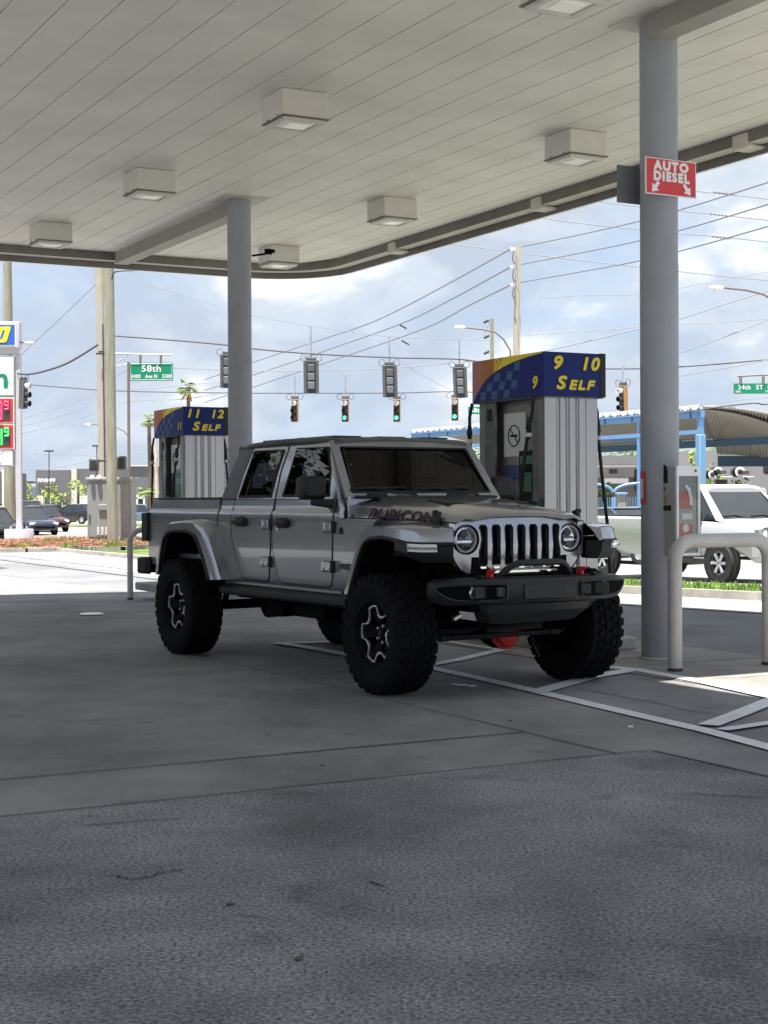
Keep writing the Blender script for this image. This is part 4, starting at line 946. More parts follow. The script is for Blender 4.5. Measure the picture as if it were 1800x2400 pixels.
def pump(uc, nums, label):
    L_, Wd = .65, .35; t = thing('fuel_pump', label, 'fuel pump', uv(uc, 8.37, .10), GA, 'self service fuel pumps')
    z0, z1 = 2.244, 2.648; base = (0, 0, 0)
    b = MB(); b.box((.53, 0, 1.13), (.12, .58, 2.24))
    b.box2((-.58, -.27, 0), (-.44, .27, 2.25)); b.box2((-.50, -.16, 0), (.50, .27, 2.25)); b.box2((-.5, -.27, 0), (.5, .27, .45))
    b.build('body', K['steelflat'], t, bevel=.004)
    e = MB(); e.box((.597, -.235, 1.14), (.012, .13, 2.26)); e.box((.597, .235, 1.14), (.012, .13, 2.26))
    ys = [-.17 + .34 * k / 48 for k in range(49)]; pr = [(.596 + .020 * (abs(sin(3 * pi * (y + .17) / .34)) ** .45), y) for y in ys]
    e.loft([[(x, y, z) for x, y in pr] for z in (0, 2.26)], closed=False)
    e.build('end_panel', K['steel'], t, smooth=70)
    s = MB(); s.box2((-.45, -.285, .45), (-.27, -.265, 2.24)); s.box2((.38, -.285, .45), (.48, -.265, 2.24)); s.build('side_post', K['steel'], t)
    wp = MB(); wp.box2((-.27, -.19, 1.60), (.38, -.165, 2.20)); wp.build('side_panel', K['steelflat'], t)
    MB().box2((-.24, -.20, 1.70), (.14, -.193, 2.12)).build('notice', K['sticker'], t)
    MB().tube([(-.06 + .10 * cos(2 * pi * k / 24), -.204, 1.90 + .10 * sin(2 * pi * k / 24)) for k in range(25)], .006, 5).tube([(-.13, -.205, 1.97), (.01, -.205, 1.83)], .005, 5).box((-.06, -.205, 1.90), (.12, .004, .022)).build('no_smoking_symbol', K['blackgloss'], t)
    MB().box2((-.20, -.20, 1.49), (.14, -.193, 1.62)).build('blue_notice', K['bluesticker'], t)
    MB().box2((.12, -.27, 1.26), (.42, -.18, 1.75)).build('display', K['screen'], t, bevel=.01)
    dsp = MB(); dsp.box2((.15, -.274, 1.62), (.39, -.268, 1.70)); dsp.box2((.17, -.274, 1.36), (.34, -.268, 1.54)); dsp.build('display_window', K['greensticker'], t)
    nz = MB(); nz.box2((.05, -.30, .62), (.44, -.18, 1.27)); nz.build('nozzle_housing', K['blackgloss'], t, bevel=.01)
    ar = MB(); ar.tube([(-.36, -.30, .8), (-.36, -.30, 1.20), (-.30, -.30, 1.30), (-.15, -.30, 1.335), (.02, -.30, 1.30), (.07, -.30, 1.18), (.07, -.30, .8)], .035, 8); ar.box2((-.33, -.29, .6), (.05, -.18, 1.18)); ar.build('nozzle_boot', K['black'], t)
    MB().tube([(-.1, -.31, .9), (-.1, -.33, 1.05), (-.02, -.36, 1.15), (.02, -.34, 1.2)], .02, 8).build('nozzle', K['black'], t)
    MB().box2((.50, -.302, .75), (.55, -.291, 1.30)).build('green_label', K['greensticker'], t)
    text('number', nums[0], .13, K['sticker'], t, (.24, -.302, 1.02), (1, 0, 0), (0, 0, 1), bold=.003)
    kp = MB(); kp.box2((.16, -.315, 1.10), (.30, -.30, 1.22)); kp.build('keypad', K['steelflat'], t, bevel=.004)
    for k in range(3): MB().box2((.14 + k * .09, -.309, .86), (.20 + k * .09, -.30, .94)).build('grade_button', [K['sticker'], K['yellow'], K['signred']][k], t)
    MB().box2((-.40, -.292, 2.05), (-.33, -.285, 2.17)).build('small_notice', K['blackgloss'], t); MB().box2((.602, -.05, 1.55), (.607, .06, 1.56)).build('panel_seam', K['seam'], t)
    # topper
    pl = [(-.66, -.30), (-.60, -.335), (-.3, -.35), (.66, -.35), (.66, .35), (-.3, .35), (-.60, .335), (-.66, .30)]
    tp = MB(); tp.loft([[(x, y, z) for x, y in pl] for z in (z0, z1)]).build('topper', K['navy'], t, bevel=.004, smooth=25)
    MB().loft([[(x * .985, y * .97, z) for x, y in pl] for z in (z0 - .012, z0 - .001)]).build('topper_underside', K['darkgrey'], t)
    MB().box2((.64, .29, z0 - .002), (.664, .352, z1 + .004)).build('corner_trim', K['blackgloss'], t)
    H = z1 - z0
    def sp(s, t_): 
        x = -.60 + 1.26 * s; y = -.335 - .015 * min(1, s / .238); return (x, y - .003, z0 + H * t_)
    def poly(name, pts, m, dy=0.0):
        mb = MB(); mb.add([(p[0], p[1] - dy, p[2]) for p in (sp(*q) for q in pts)], [tuple(range(len(pts)))]); mb.build(name, m, t, smooth=0)
    curve = [(.02, .02), (.07, .18), (.14, .36), (.22, .52), (.33, .66), (.46, .77), (.62, .86), (.80, .925), (.985, .965)]
    poly('graphic', [(.0, .0)] + curve[:3] + [(.14, 1), (0, 1)], K['rose'])
    poly('graphic', curve[2:5] + [(.33, 1), (.14, 1)], K['orange']); poly('graphic', curve[4:] + [(.985, 1.0), (.33, 1)], K['yellow'])
    poly('graphic', [(.0, .02), (.02, .02), (.07, .18), (.14, .36), (.03, .13)], K['paleblue'], .001)
    for k in range(3): poly('graphic', [(.24 + .05 * k, .56 + .05 * k), (.255 + .05 * k, .58 + .05 * k), (.36 + .05 * k, 1), (.34 + .05 * k, 1)], K['orange'], .0015)
    MB().add([(-.661, -.30, z0), (-.601, -.3365, z0), (-.601, -.3365, z1), (-.661, -.30, z1)], [(0, 1, 2, 3)]).build('graphic', K['rose'], t, smooth=0)
    for r in range(4):
        for c in range(6):
            s0, t0 = .12 + .085 * c + .02 * r, .02 + .21 * r
            lim = 0
            for (a, b_), (c_, d_) in zip(curve, curve[1:]):
                if a <= s0 + .02 <= c_: lim = b_ + (d_ - b_) * (s0 + .02 - a) / (c_ - a)
            if (r + c) % 2 == 0 and t0 + .2 < lim: poly('graphic', [(s0, t0), (s0 + .08, t0), (s0 + .10, t0 + .2), (s0 + .02, t0 + .2)], K['teal'], .0005)
    def lab(name, s, sz, y, z, face, sx=1.25, bold=.0075):
        for m, bo, off in ((K['decalblack'], bold + .007, .003), (K['yellow'], bold, .006)):
            if face == 'end': text(name, s, sz, m, t, (.66 + off, y, z), (0, 1, 0), (0, 0, 1), bold=bo, shear=.22, sx=sx, space=1.18 if len(s) > 1 else 1)
            else: text(name, s, sz, m, t, (y, -.35 - off - .001, z), (1, 0, 0), (0, 0, 1), bold=bo, shear=.22, sx=sx, space=1.18 if len(s) > 1 else 1)
    lab('number', nums[0], .165, -.205, z1 - .105, 'end'); lab('number', nums[1], .165, .165, z1 - .105, 'end', 1.15)
    lab('lettering', 'S', .165, -.165, z0 + .115, 'end', 1.35); lab('lettering', 'ELF', .118, .065, z0 + .100, 'end', 1.45, .007)
    lab('number', nums[0], .15, .52, z0 + .12, 'side', 1.15, .007)
    # hoses
    def hose(pts, brk):
        h = MB().tube(pts, .017, 8).build('hose', K['black'], t)
        MB().lathe([(0, -.11), (.02, -.105), (.022, -.02), (.032, 0), (.024, .05), (.018, .10), (0, .1)], brk, n=12).build('breakaway', K['blackgloss'], h)
        MB().lathe([(.024, -.035), (.033, -.03), (.033, .0), (.024, .005)], (brk[0], brk[1], brk[2] - .05), n=12).build('coupling', K['sticker'], h)
    hose([(.50, -.36, 2.24), (.49, -.36, 2.1), (.44, -.38, 1.9), (.40, -.40, 1.6), (.32, -.40, 1.1), (.25, -.38, .8), (.15, -.36, .72), (.05, -.33, .85)], (.45, -.375, 1.95))
    hose([(.50, .33, 2.24), (.52, .36, 2.1), (.53, .36, 1.9), (.55, .39, 1.5), (.60, .42, 1.0), (.62, .43, .55), (.5, .42, .4), (.3, .36, .55), (.2, .3, .8)], (.53, .36, 1.93))
    hose([(-.60, -.34, 2.24), (-.62, -.36, 2.1), (-.61, -.36, 1.8), (-.60, -.38, 1.3), (-.55, -.38, .8), (-.4, -.35, .75), (-.3, -.33, .9)], (-.62, -.36, 1.93))
    return t
pump(-12.40, ('9', '10'), 'steel fuel pump with blue topper reading 9 10 SELF behind the grey pickup hood')
pump(-21.57, ('11', '12'), 'steel fuel pump with blue topper reading 11 12 SELF behind the pickup bed')
# hoop bollards
def hoop(p, q, h, r, R, label):
    p, q = Vector(p), Vector(q); d = (q - p).normalized(); t = thing('hoop_bollard', label, 'bollard', (p + q) / 2, 0, 'bent pipe bollards'); n = 7
    pts = [p + Vector((0, 0, 0)), p + Vector((0, 0, h - R))]
    for k in range(1, n + 1): a = pi / 2 * k / n; pts.append(p + d * (R - R * cos(a)) + Vector((0, 0, h - R + R * sin(a))))
    for k in range(n, -1, -1): a = pi / 2 * k / n; pts.append(q - d * (R - R * cos(a)) + Vector((0, 0, h - R + R * sin(a))))
    pts.append(q); MB().tube(pts, r, 20).build('pipe', K['hooppaint'], t, world=True, smooth=60)
    for c in (p, q): MB().lathe([(r + .003, .0), (r + .003, .026), (r + .0, .028)], c, n=20).build('base_ring', K['rust'], t, world=True)
hoop((2.335, 12.36, 0), (3.20, 12.80, 0), 1.045, .058, .16, 'pale grey bent pipe bollard in front of the near column')
hoop((-3.90, 23.6, gz(23.6)), (-3.15, 24.0, gz(24)), 1.07, .045, .20, 'grey bent pipe bollard behind the pickup tail light')
t = thing('pipe_stub', 'short white vent stub standing behind the far front tyre', 'pipe', G(1456, 1512)); MB().lathe([(.022, 0), (.022, .11), (.032, .115), (.032, .14), (0, .15)], n=14).build('pipe', K['white'], t)
# cabinet on the column
cb = thing('card_reader_cabinet', 'grey payment cabinet with faded red poster strapped to the near column', 'cabinet', uv(-10.415, 8.515, .90), GA)
MB().box2((-.115, -.125, 0), (.10, .125, .765)).build('case', K['grey'], cb, bevel=.006)
f = MB(); 
for a, b in (((.10, -.127, .68), (.125, .127, .768)), ((.10, -.127, .0), (.125, .127, .025)), ((.10, -.127, .025), (.125, -.105, .68)), ((.10, .105, .025), (.125, .127, .68))): f.box2(a, b)
f.build('door_frame', K['white'], cb, bevel=.003)
MB().box2((.10, -.105, .025), (.108, .105, .68)).build('poster', mat('poster_grey', (.33, .31, .27), .5), cb)
rp = MB(); rp.box2((.108, -.09, .40), (.110, .05, .55)); rp.box2((.108, -.09, .10), (.110, .06, .27)); rp.build('poster_red_area', mat('poster_red', (.42, .10, .07), .5), cb)
rp = MB(); rp.tube([(.111, -.03, .60), (.111, .01, .56), (.111, .03, .49), (.111, .03, .43)], .016, 6); rp.box2((.109, -.06, .31), (.111, .05, .36)); rp.lathe([(.0, .0), (.035, 0)], (.111, -.02, .235), 'X', 12); rp.build('poster_pale_area', K['sticker'], cb)
MB().box2((.109, -.104, .026), (.1125, .104, .679)).build('glazing', K['clear'], cb)
MB().lathe([(0, .127), (.012, .127)], (0, .075, .725), 'X', 10).build('lock', K['blackgloss'], cb)
s_ = MB(); s_.box2((-.09, -.131, .62), (.0, -.125, .735)); s_.lathe([(0, -.131), (.045, -.131)], (-.045, 0, .735), 'Y', 16); s_.build('hand_strap_sticker', K['blackgloss'], cb)
MB().lathe([(0, -.131), (.022, -.131)], (-.045, 0, .57), 'Y', 12).build('round_sticker', K['darkgrey'], cb)
MB().box2((-.08, -.130, .445), (-.01, -.125, .52)).build('yellow_sticker', mat('dull_yellow', (.30, .24, .05), .5), cb)
MB().box2((-.085, -.131, .385), (.045, -.125, .43)).build('black_label', K['blackgloss'], cb)
# signs on the column
sg = thing('diesel_sign', 'red AUTO DIESEL sign with two white arrows high on the near column', 'sign', uv(-10.43, 8.44, 3.977), GA)
MB().box2((.0, -.272, 0), (.012, .272, .31)).build('panel', K['white'], sg)
MB().box2((.012, -.264, .008), (.0145, .264, .302)).build('red_field', K['signred'], sg)
text('lettering', 'AUTO', .105, K['white'], sg, (.016, .0, .245), (0, 1, 0), (0, 0, 1), bold=.0075, sx=1.12, space=1.22)
text('lettering', 'DIESEL', .105, K['white'], sg, (.016, .0, .155), (0, 1, 0), (0, 0, 1), bold=.0075, sx=1.05, space=1.22)
for s_ in (-1, 1):
    a = MB(); c = Vector((.016, s_ * .17, .065)); d = Vector((0, s_ * .62, -.75)).normalized(); n_ = Vector((0, d.z, -d.y))
    q = lambda f_, g: tuple(c + d * f_ + n_ * g)
    a.add([q(-.055, -.015), q(-.055, .015), q(.0, .017), q(.0, .045), q(.06, 0), q(.0, -.045), q(.0, -.017)], [tuple(range(7))]); a.build('arrow', K['white'], sg, smooth=0)
s2 = thing('rear_sign', 'dark grey back of a second sign on the near column', 'sign', uv(-10.80, 8.45, 3.965), GA)
MB().box2((-.012, -.29, 0), (.0, .27, .325)).build('panel', mat('sign_back_grey', (.20, .21, .225), .5, .2), s2)
colc = uv(-10.61, 8.46)
def arcplate(name, a0, a1, z0_, z1_, m, r=.168, parent=None):
    mb = MB(); n = 8; mb.loft([[(colc.x + r * cos(a0 + (a1 - a0) * k / n), colc.y + r * sin(a0 + (a1 - a0) * k / n), z) for k in range(n + 1)] for z in (z0_, z1_)], closed=False)
    return mb.build(name, m, parent, world=parent is not None)
fs = thing('fire_notice', 'narrow red and white notice wrapped on the left of the near column', 'sign', (colc.x - .16, colc.y - .05, 1.34))
arcplate('plate', radians(178), radians(214), 1.345, 1.625, K['signred'], .169, fs); arcplate('white_band', radians(186), radians(204), 1.39, 1.56, K['sticker'], .1705, fs)
# poster board behind the far pump
pb = thing('poster_board', 'white poster board with red ring and blue writing behind the far column', 'poster', (at(530, 1100, 26.5).x, 26.5, gz(26.5)))
def wq_(px, py, Y=26.5): p = at(px, py, Y); return p
a, b = wq_(520.5, 1020), wq_(552, 1178); MB().box2((a.x, 26.5, b.z), (b.x, 26.53, a.z)).build('board', K['white'], pb, world=True)
MB().box2((a.x + .05, 26.52, gz(26.5)), (a.x + .09, 26.56, b.z)).build('leg', K['darkgrey'], pb, world=True)
c = wq_(519, 1045); MB().tube([(c.x + .055 * cos(k * pi / 8), 26.49, c.z + .10 * sin(k * pi / 8)) for k in range(-4, 5)], .012, 6).build('red_ring', K['signred'], pb, world=True)
c = wq_(536, 1056); text('lettering', 'OW', .10, K['darkgrey'], pb, (c.x, 26.49, c.z), (1, 0, 0), (0, 0, 1), bold=.003, world=True)
a, b = wq_(522, 1075), wq_(552, 1085); MB().box2((a.x, 26.485, b.z), (b.x, 26.495, a.z)).build('blue_band', K['bluesticker'], pb, world=True)
rr_ = random.Random(5); mb = MB()
for r in range(6):
    for c_ in range(3):
        if c_ > 2 - r // 3: continue
        p = wq_(524 + c_ * 8 + r % 2, 1097 + r * 11); mb.box((p.x, 26.49, p.z), (.035, .006, .012)); mb.box((p.x - .012, 26.49, p.z - .012), (.012, .006, .03))
mb.build('blue_writing', mat('blue_ink', (.05, .18, .4), .6), pb, world=True)

# ------------------------------------------------------------------ foliage
def leafmat(name, c1, c2):
    m = mat(name, c1, .7, col2=c2, vs=2.5, spec=.2); return m
K['leaf'] = leafmat('leaves', (.045, .075, .018), (.13, .19, .045)); K['leafy'] = leafmat('yellow_green_leaves', (.12, .16, .035), (.26, .32, .08))
K['bark'] = mat('bark', (.13, .10, .075), .9, var=.3, vs=8, stretch=(1, 1, .3)); K['frond'] = leafmat('palm_fronds', (.09, .13, .04), (.2, .26, .09)); K['dryfrond'] = mat('dry_fronds', (.38, .20, .06), .8)
def blob(mb, c, r, n, s, rnd, clumps=9):
    cs = []
    for _ in range(clumps):
        v = Vector((rnd.gauss(0, .5), rnd.gauss(0, .5), rnd.gauss(0, .42))); cs.append((Vector(c) + Vector((v.x * r[0], v.y * r[1], v.z * r[2])), rnd.uniform(.28, .5)))
    for _ in range(n):
        cc, k = rnd.choice(cs); d = Vector((rnd.gauss(0, 1), rnd.gauss(0, 1), rnd.gauss(0, 1))).normalized() * k * rnd.uniform(.6, 1.05)
        p = cc + Vector((d.x * r[0], d.y * r[1], d.z * r[2])); a = Vector((rnd.gauss(0, 1), rnd.gauss(0, 1), rnd.gauss(0, .6))).normalized(); b = a.orthogonal().normalized(); q = s * rnd.uniform(.6, 1.4)
        mb.add([p - a * q, p + b * q * .55, p + a * q, p - b * q * .55], [(0, 1, 2, 3)])
def tree(label, loc, h, r, seed, m=None, name='tree', n=900, cat='tree', group=None, s=None, trunk=.3):
    rnd = random.Random(seed); t = thing(name, label, cat, loc, 0, group)
    tr = MB(); tr.tube([(0, 0, -.1), (rnd.uniform(-.1, .1) * r, 0, h * trunk), (rnd.uniform(-.2, .2) * r, .1, h * .62)], [h * .028, h * .020, h * .01], 8)
    for k in range(5):
        a = rnd.uniform(0, 2 * pi); tr.tube([(0, 0, h * trunk * rnd.uniform(.7, 1.2)), (r * .3 * cos(a), r * .3 * sin(a), h * .55), (r * .6 * cos(a), r * .6 * sin(a), h * rnd.uniform(.6, .8))], [h * .014, h * .009, h * .004], 6)
    tr.build('trunk', K['bark'], t)
    cr = MB(); blob(cr, (0, 0, h * .66), (r, r, h * .36), n, s or r * .085, rnd, 12); cr.build('crown', m or K['leaf'], t, smooth=0); return t
def palm(label, px, py, Y, hr, seed, group='fan palms beyond the junction', trunk=True, n=16, dry=False):
    c = at(px, py, Y); zb = gz(Y); rnd = random.Random(seed); t = thing('palm_tree', label, 'palm tree', (c.x, Y, zb), 0, group); H = c.z - zb
    MB().tube([(0, 0, -.1), (.05, 0, H * .5), (0, 0, H)], [.16, .13, .11], 8).build('trunk', K['bark'], t)
    cr = MB()
    for k in range(n):
        a = 2 * pi * k / n + rnd.uniform(-.2, .2); el = rnd.uniform(-.5, 1.0); d = Vector((cos(a) * cos(el), sin(a) * cos(el), sin(el))); up = Vector((0, 0, 1)); side = d.cross(up).normalized(); L2 = hr * rnd.uniform(.85, 1.1)
        base = Vector((0, 0, H)) + d * L2 * .35; cr.tube([(0, 0, H), base], .012, 4)
        nn = side.cross(d).normalized()
        for j in range(11):
            f_ = (j - 5) / 5 * 1.1; v = (d * cos(f_) + side * sin(f_)).normalized(); e = base + v * L2 * .65 * (1 - abs(f_) * .18) - Vector((0, 0, L2 * .22)); w_ = side.cross(v).normalized() if False else v.cross(nn).normalized() * .045 * hr
            cr.add([base, base + v * L2 * .3 + w_, e, base + v * L2 * .3 - w_], [(0, 1, 2, 3)])
    cr.build('crown', K['frond'], t, smooth=0)
    if dry:
        dm = MB()
        for k in range(14):
            a = rnd.uniform(0, 2 * pi); dm.add([(0, 0, H - .05), (.18 * hr * cos(a), .18 * hr * sin(a), H - .3 * hr), (.42 * hr * cos(a) - .15, .3 * hr * sin(a), H - .95 * hr), (.1 * hr * cos(a) - .1, .1 * sin(a), H - .5 * hr)], [(0, 1, 2, 3)])
        dm.build('dead_fronds', K['dryfrond'], t, smooth=0)
    return t
# ------------------------------------------------------------------ poles, signals and wires across the junction
K['wood'] = mat('weathered_pole_wood', (.21, .205, .155), .9, col2=(.33, .325, .255), vs=6, stretch=(1, 1, .12), bump=.3, bs=20)
K['concpole'] = mat('cream_concrete_pole', (.40, .365, .30), .8, var=.07, vs=3)
K['wire'] = mat('black_cable', (.035, .035, .045), .6); K['wirethin'] = mat('weathered_wire', (.20, .21, .24), .6)
K['galv'] = mat('galvanised_steel', (.42, .43, .45), .5, .4); K['browngalv'] = mat('brown_steel', (.17, .14, .13), .6)
K['sigorange'] = mat('signal_yellow_brown', (.42, .20, .06), .5); K['sigblack'] = mat('signal_black', (.03, .03, .032), .5); K['porcelain'] = mat('white_porcelain', (.75, .74, .72), .3)
K['siggrey'] = mat('signal_door_grey', (.13, .15, .17), .5); K['white_and_glare'] = mat('white_and_sun_glare', (.85, .85, .85), .4)  # the white also serves as painted sun glare on the top signal sections
K['greenlit'] = mat('green_signal_light', (.10, .75, .52), .3, emit=.9)
def pole(name, label, cat, top, bot, Y, w0, w1, m, n=10, sq=False, group=None):
    a, b = at(*top, Y), at(*bot, Y); k = Y / F; t = thing(name, label, cat, (b.x, b.y, b.z), 0, group)
    MB().tube([(0, 0, 0), a - b], [w1 * k / 2 * (1.2 if sq else 1), w0 * k / 2 * (1.2 if sq else 1)], 4 if sq else n).build('shaft', m, t, smooth=50 if not sq else 20); return t
def gp_(px, Y): return 1173 + (CH - gz(Y)) * F / Y
pole('utility_pole', 'weathered greenish wooden pole in the mulch bed beside the grey cabinet', 'pole', (254, 560), (264, 1281), 56.5, 24, 25, K['wood'])
cp = pole('concrete_pole', 'pale concrete pole directly behind the wooden pole', 'pole', (233, 560), (244, gp_(244, 62)), 62, 22, 20, K['concpole'])
MB().tube([at(238, 700, 61.5), at(243, 1120, 61.5)], .05, 6).build('conduit', K['galv'], cp, world=True); MB().tube([at(241, 760, 61.3), at(246, 1125, 61.3)], .03, 6).build('brown_conduit', K['rust'], cp, world=True)
MB().lathe([(.10, 0), (.10, .05)], at(236, 826, 61.4), n=12).box(at(240, 829, 61.3), (.5, .08, .06)).build('clamp', K['sigblack'], cp, world=True)
pole('utility_pole', 'wooden pole rising behind the price sign at the left edge', 'pole', (17, 560), (24, gp_(24, 68)), 68, 19, 28, K['wood'])
p3 = pole('concrete_pole', 'tall cream concrete pole with white insulators above the near pump', 'pole', (1215, 575), (1203, gp_(1203, 64)), 64, 15, 27, K['concpole'], sq=True)
for y in (585, 627, 669):
    MB().tube([at(1196, y, 63.8), at(1207, y, 63.8)], .075, 8).build('insulator', K['porcelain'], p3, world=True)
    MB().tube([at(1204, y + 4, 63.7), at(1201, y + 22, 63.7), at(1206, y + 34, 63.7)], .03, 5).build('bracket', K['browngalv'], p3, world=True)
MB().tube([at(1210, 600, 63.4), at(1217, 700, 63.4), at(1215, 815, 63.4)], .018, 4).build('cable', K['wirethin'], p3, world=True)
p4 = pole('utility_pole', 'short grey wooden pole left of the cream concrete pole', 'pole', (1152.5, 747), (1154, gp_(1154, 90)), 90, 9, 9, K['wood'])
sp_ = pole('sign_pole', 'thin brown steel pole under the green 58th street sign', 'pole', (301, 851), (303, gp_(303, 60)), 60, 6.5, 8, K['browngalv'])
for (x, y0, lb) in ((115, 1057, 'slim dark lamp post in front of the grey shop block'), (227, 1045, 'slim dark lamp post above the left pedestrian signal')):
    t = pole('parking_lamp', lb, 'lamp post', (x, y0), (x, gp_(x, 130)), 130, 2.6, 3, K['sigblack'], 6, group='parking lot lamp posts')
    a = at(x, y0, 130); MB().box((a.x, a.y, a.z), (.75, .3, .12)).build('lamp_head', K['sigblack'], t, world=True)
def slamp(label, head, pts, Y, s, back=False):
    a = at(*head, Y); t = thing('street_lamp', label, 'street lamp', a, 0, 'cobra head street lamps')
    MB().tube([at(*p, Y) for p in pts], .035, 8).build('arm', K['browngalv'], t, world=True)
    MB().lathe([(0, -.36 * s), (.09 * s, -.30 * s), (.135 * s, -.1 * s), (.12 * s, .12 * s), (.07 * s, .3 * s), (.05 * s, .42 * s), (0, .42 * s)], (a.x, a.y, a.z), 'X', 12).build('lamp_head', K['white'], t, world=True, smooth=60)
    MB().lathe([(0, -.11 * s), (.11 * s, -.09 * s), (.13 * s, 0), (0, .02)], (a.x - .08 * s, a.y, a.z - .03 * s), 'Z', 12).build('lens', K['clear'], t, world=True); return t
slamp('cobra head lamp reaching left from the cream concrete pole', (1077, 767), [(1084, 767), (1130, 772), (1160, 778), (1180, 795), (1196, 822), (1197, 850)], 62, .62)
slamp('cobra head lamp at the right edge beside the near column', (1678, 675), [(1695, 674), (1750, 680), (1790, 690), (1830, 715), (1870, 770)], 45, .56)
slamp('white cobra head lamp beside the blue panel of the price sign', (68, 804), [(60, 803), (30, 801), (0, 800)], 62, .55).scale = (1, 1, 1)
slamp('small far cobra head lamp left of the wooden pole', (206, 995), [(212, 994), (240, 996), (270, 1000), (290, 1010), (301, 1022)], 90, .5)
def sigs(name, label, px, y0, y1, Y, facing, lit=None, wpx=22, tilt=0.0, hang=None, back=False, side=None):
    k = Y / F; a = at(px, y0, Y); b = at(px + tilt, y1, Y); H = a.z - b.z; w = wpx * k; t = thing(name, label, 'traffic light', (a.x, a.y, a.z), 0, 'traffic lights hanging over the junction')
    th = (b.x - a.x) / H; ry = -atan2(b.x - a.x, H) * 1.0
    X = Matrix.Translation((a.x, a.y, a.z)) @ Matrix.Rotation(facing, 4, 'Z') @ Matrix.Rotation(0, 4, 'Y')
    def B(nm, mb, m, par=t, **kw):
        mb.v = [tuple(X @ Vector((p[0] + (-p[2]) * th, p[1], p[2]))) for p in mb.v]; return mb.build(nm, m, par, world=True, **kw)
    h = B('housing', MB().box((0, .06, -H / 2), (w * .62, .22, H)), side or (K['sigblack'] if back else K['sigorange']), bevel=.01)
    if back:
        pl = MB()
        for q in (((-w / 2, -.02, 0), (-w * .27, .0, -H)), ((w * .27, -.02, 0), (w / 2, 0, -H)), ((-w / 2, -.025, 0), (w / 2, -.003, -H * .10)), ((-w / 2, -.025, -H * .92), (w / 2, -.003, -H))): pl.box2(*q)
        B('backplate', pl, K['darkgrey'])
        for i in range(3): B('lens_housing', MB().box((0, -.075, -H * (.22 + .27 * i)), (w * .44, .09, H * .22)), K['siggrey'] if i else K['darkgrey'], bevel=.02)
    else:
        B('face', MB().box((0, -.055, -H / 2), (w * .56, .02, H * .96)), K['sigblack'])
        for i in range(3):
            z = -H * (.18 + .32 * i); r = w * .24
            B('visor', MB().lathe([(r, -.06), (r, -.26), (r * .92, -.26), (r * .92, -.06)], (0, 0, z), 'Y', 14, closed=True), K['white_and_glare'] if i == 0 else K['sigblack'])  # top visor coloured white to stand for sun glare
            B('lens', MB().lathe([(0, -.085), (r * .7, -.08), (r * .9, -.06)], (0, 0, z), 'Y', 14), K['greenlit'] if (lit and i == 2) else (K['white_and_glare'] if i == 0 and lit != 0 else K['darkgrey']))
    B('hanger_box', MB().box((0, .06, .09), (w * .62, .2, .13)), K['darkgrey'], bevel=.02)
    if hang: MB().tube([(a.x, a.y + .06, a.z + .1), at(px + hang[0], hang[1], Y)], .035, 6).build('hanger_tube', K['galv'], t, world=True)
    for s_ in (-1, 1):
        mb = MB(); r = .13; mb.tube([(s_ * (w * .3 + r) + r * cos(2 * pi * q / 12), .06, .13 + r * 1.05 * sin(2 * pi * q / 12)) for q in range(13)], .011, 4); B('cable_loop', mb, K['wire'])
    return t
sigs('traffic_light', 'back of a black signal nearest the rear column on the upper span', 729, 846, 922, 64, 0, wpx=36, tilt=1, hang=(-1, 764), back=True)
sigs('traffic_light', 'back of a black signal in the middle of the upper span', 913, 857, 931, 64, 0, wpx=35, tilt=2, hang=(-1, 788), back=True)
sigs('traffic_light', 'back of a black signal touching the near pump topper', 1077, 861, 932, 64, 0, wpx=33, tilt=3, hang=(-1, 796), back=True)
sigs('traffic_light', 'back of a black signal half hidden by the rear column', 531, 832, 909, 64, 0, wpx=30, back=True)
sigs('traffic_light', 'dark unlit yellow edged signal leftmost of the lower span', 690, 936, 989, 71, -.25, wpx=25, hang=(1, 880), lit=None)
sigs('traffic_light', 'green lit signal second from left on the lower span', 809, 936, 989, 71, -.2, True, 25, hang=(1, 880))
sigs('traffic_light', 'green lit signal on the lower span below the middle black signal', 930, 936, 989, 71, -.15, True, 25)
sigs('traffic_light', 'green lit signal beside the near pump topper', 1066, 933, 986, 71, -.15, True, 25)
sigs('traffic_light', 'signal with glare painted white on its upper lens between near pump and near column', 1458, 905, 967, 60, -.9, None, 26, tilt=2, hang=(4, 856))
sigs('traffic_light', 'grey hooded signal seen from the side at the price sign pole', 58, 893, 958, 60, 1.25, None, 28, tilt=-3, side=K['darkgrey'])
for (x0, x1, y0, y1, lb) in ((209, 231, 1074, 1104, 'dark pedestrian signal left of the wooden pole'), (274, 296, 1069, 1101, 'dark pedestrian signal right of the wooden pole')):
    a, b = at(x0, y0, 57.5), at(x1, y1, 57.5); t = thing('pedestrian_signal', lb, 'pedestrian signal', ((a.x + b.x) / 2, 57.5, b.z), 0, 'pedestrian signals')
    MB().box2((a.x, 57.4, b.z), (b.x, 57.7, a.z)).build('housing', K['darkgrey'], t, world=True, bevel=.05)
    MB().box2((a.x + .06, 57.34, b.z + .06), (b.x - .06, 57.4, a.z - .06)).build('face', K['sigblack'], t, world=True, bevel=.02)
    c = (b.x - .02) if x0 < 230 else a.x; MB().tube([(c, 57.6, a.z - .1), at(252 if x0 < 230 else 262, y0 + 5, 57.5)], .04, 6).build('bracket', K['sigblack'], t, world=True)
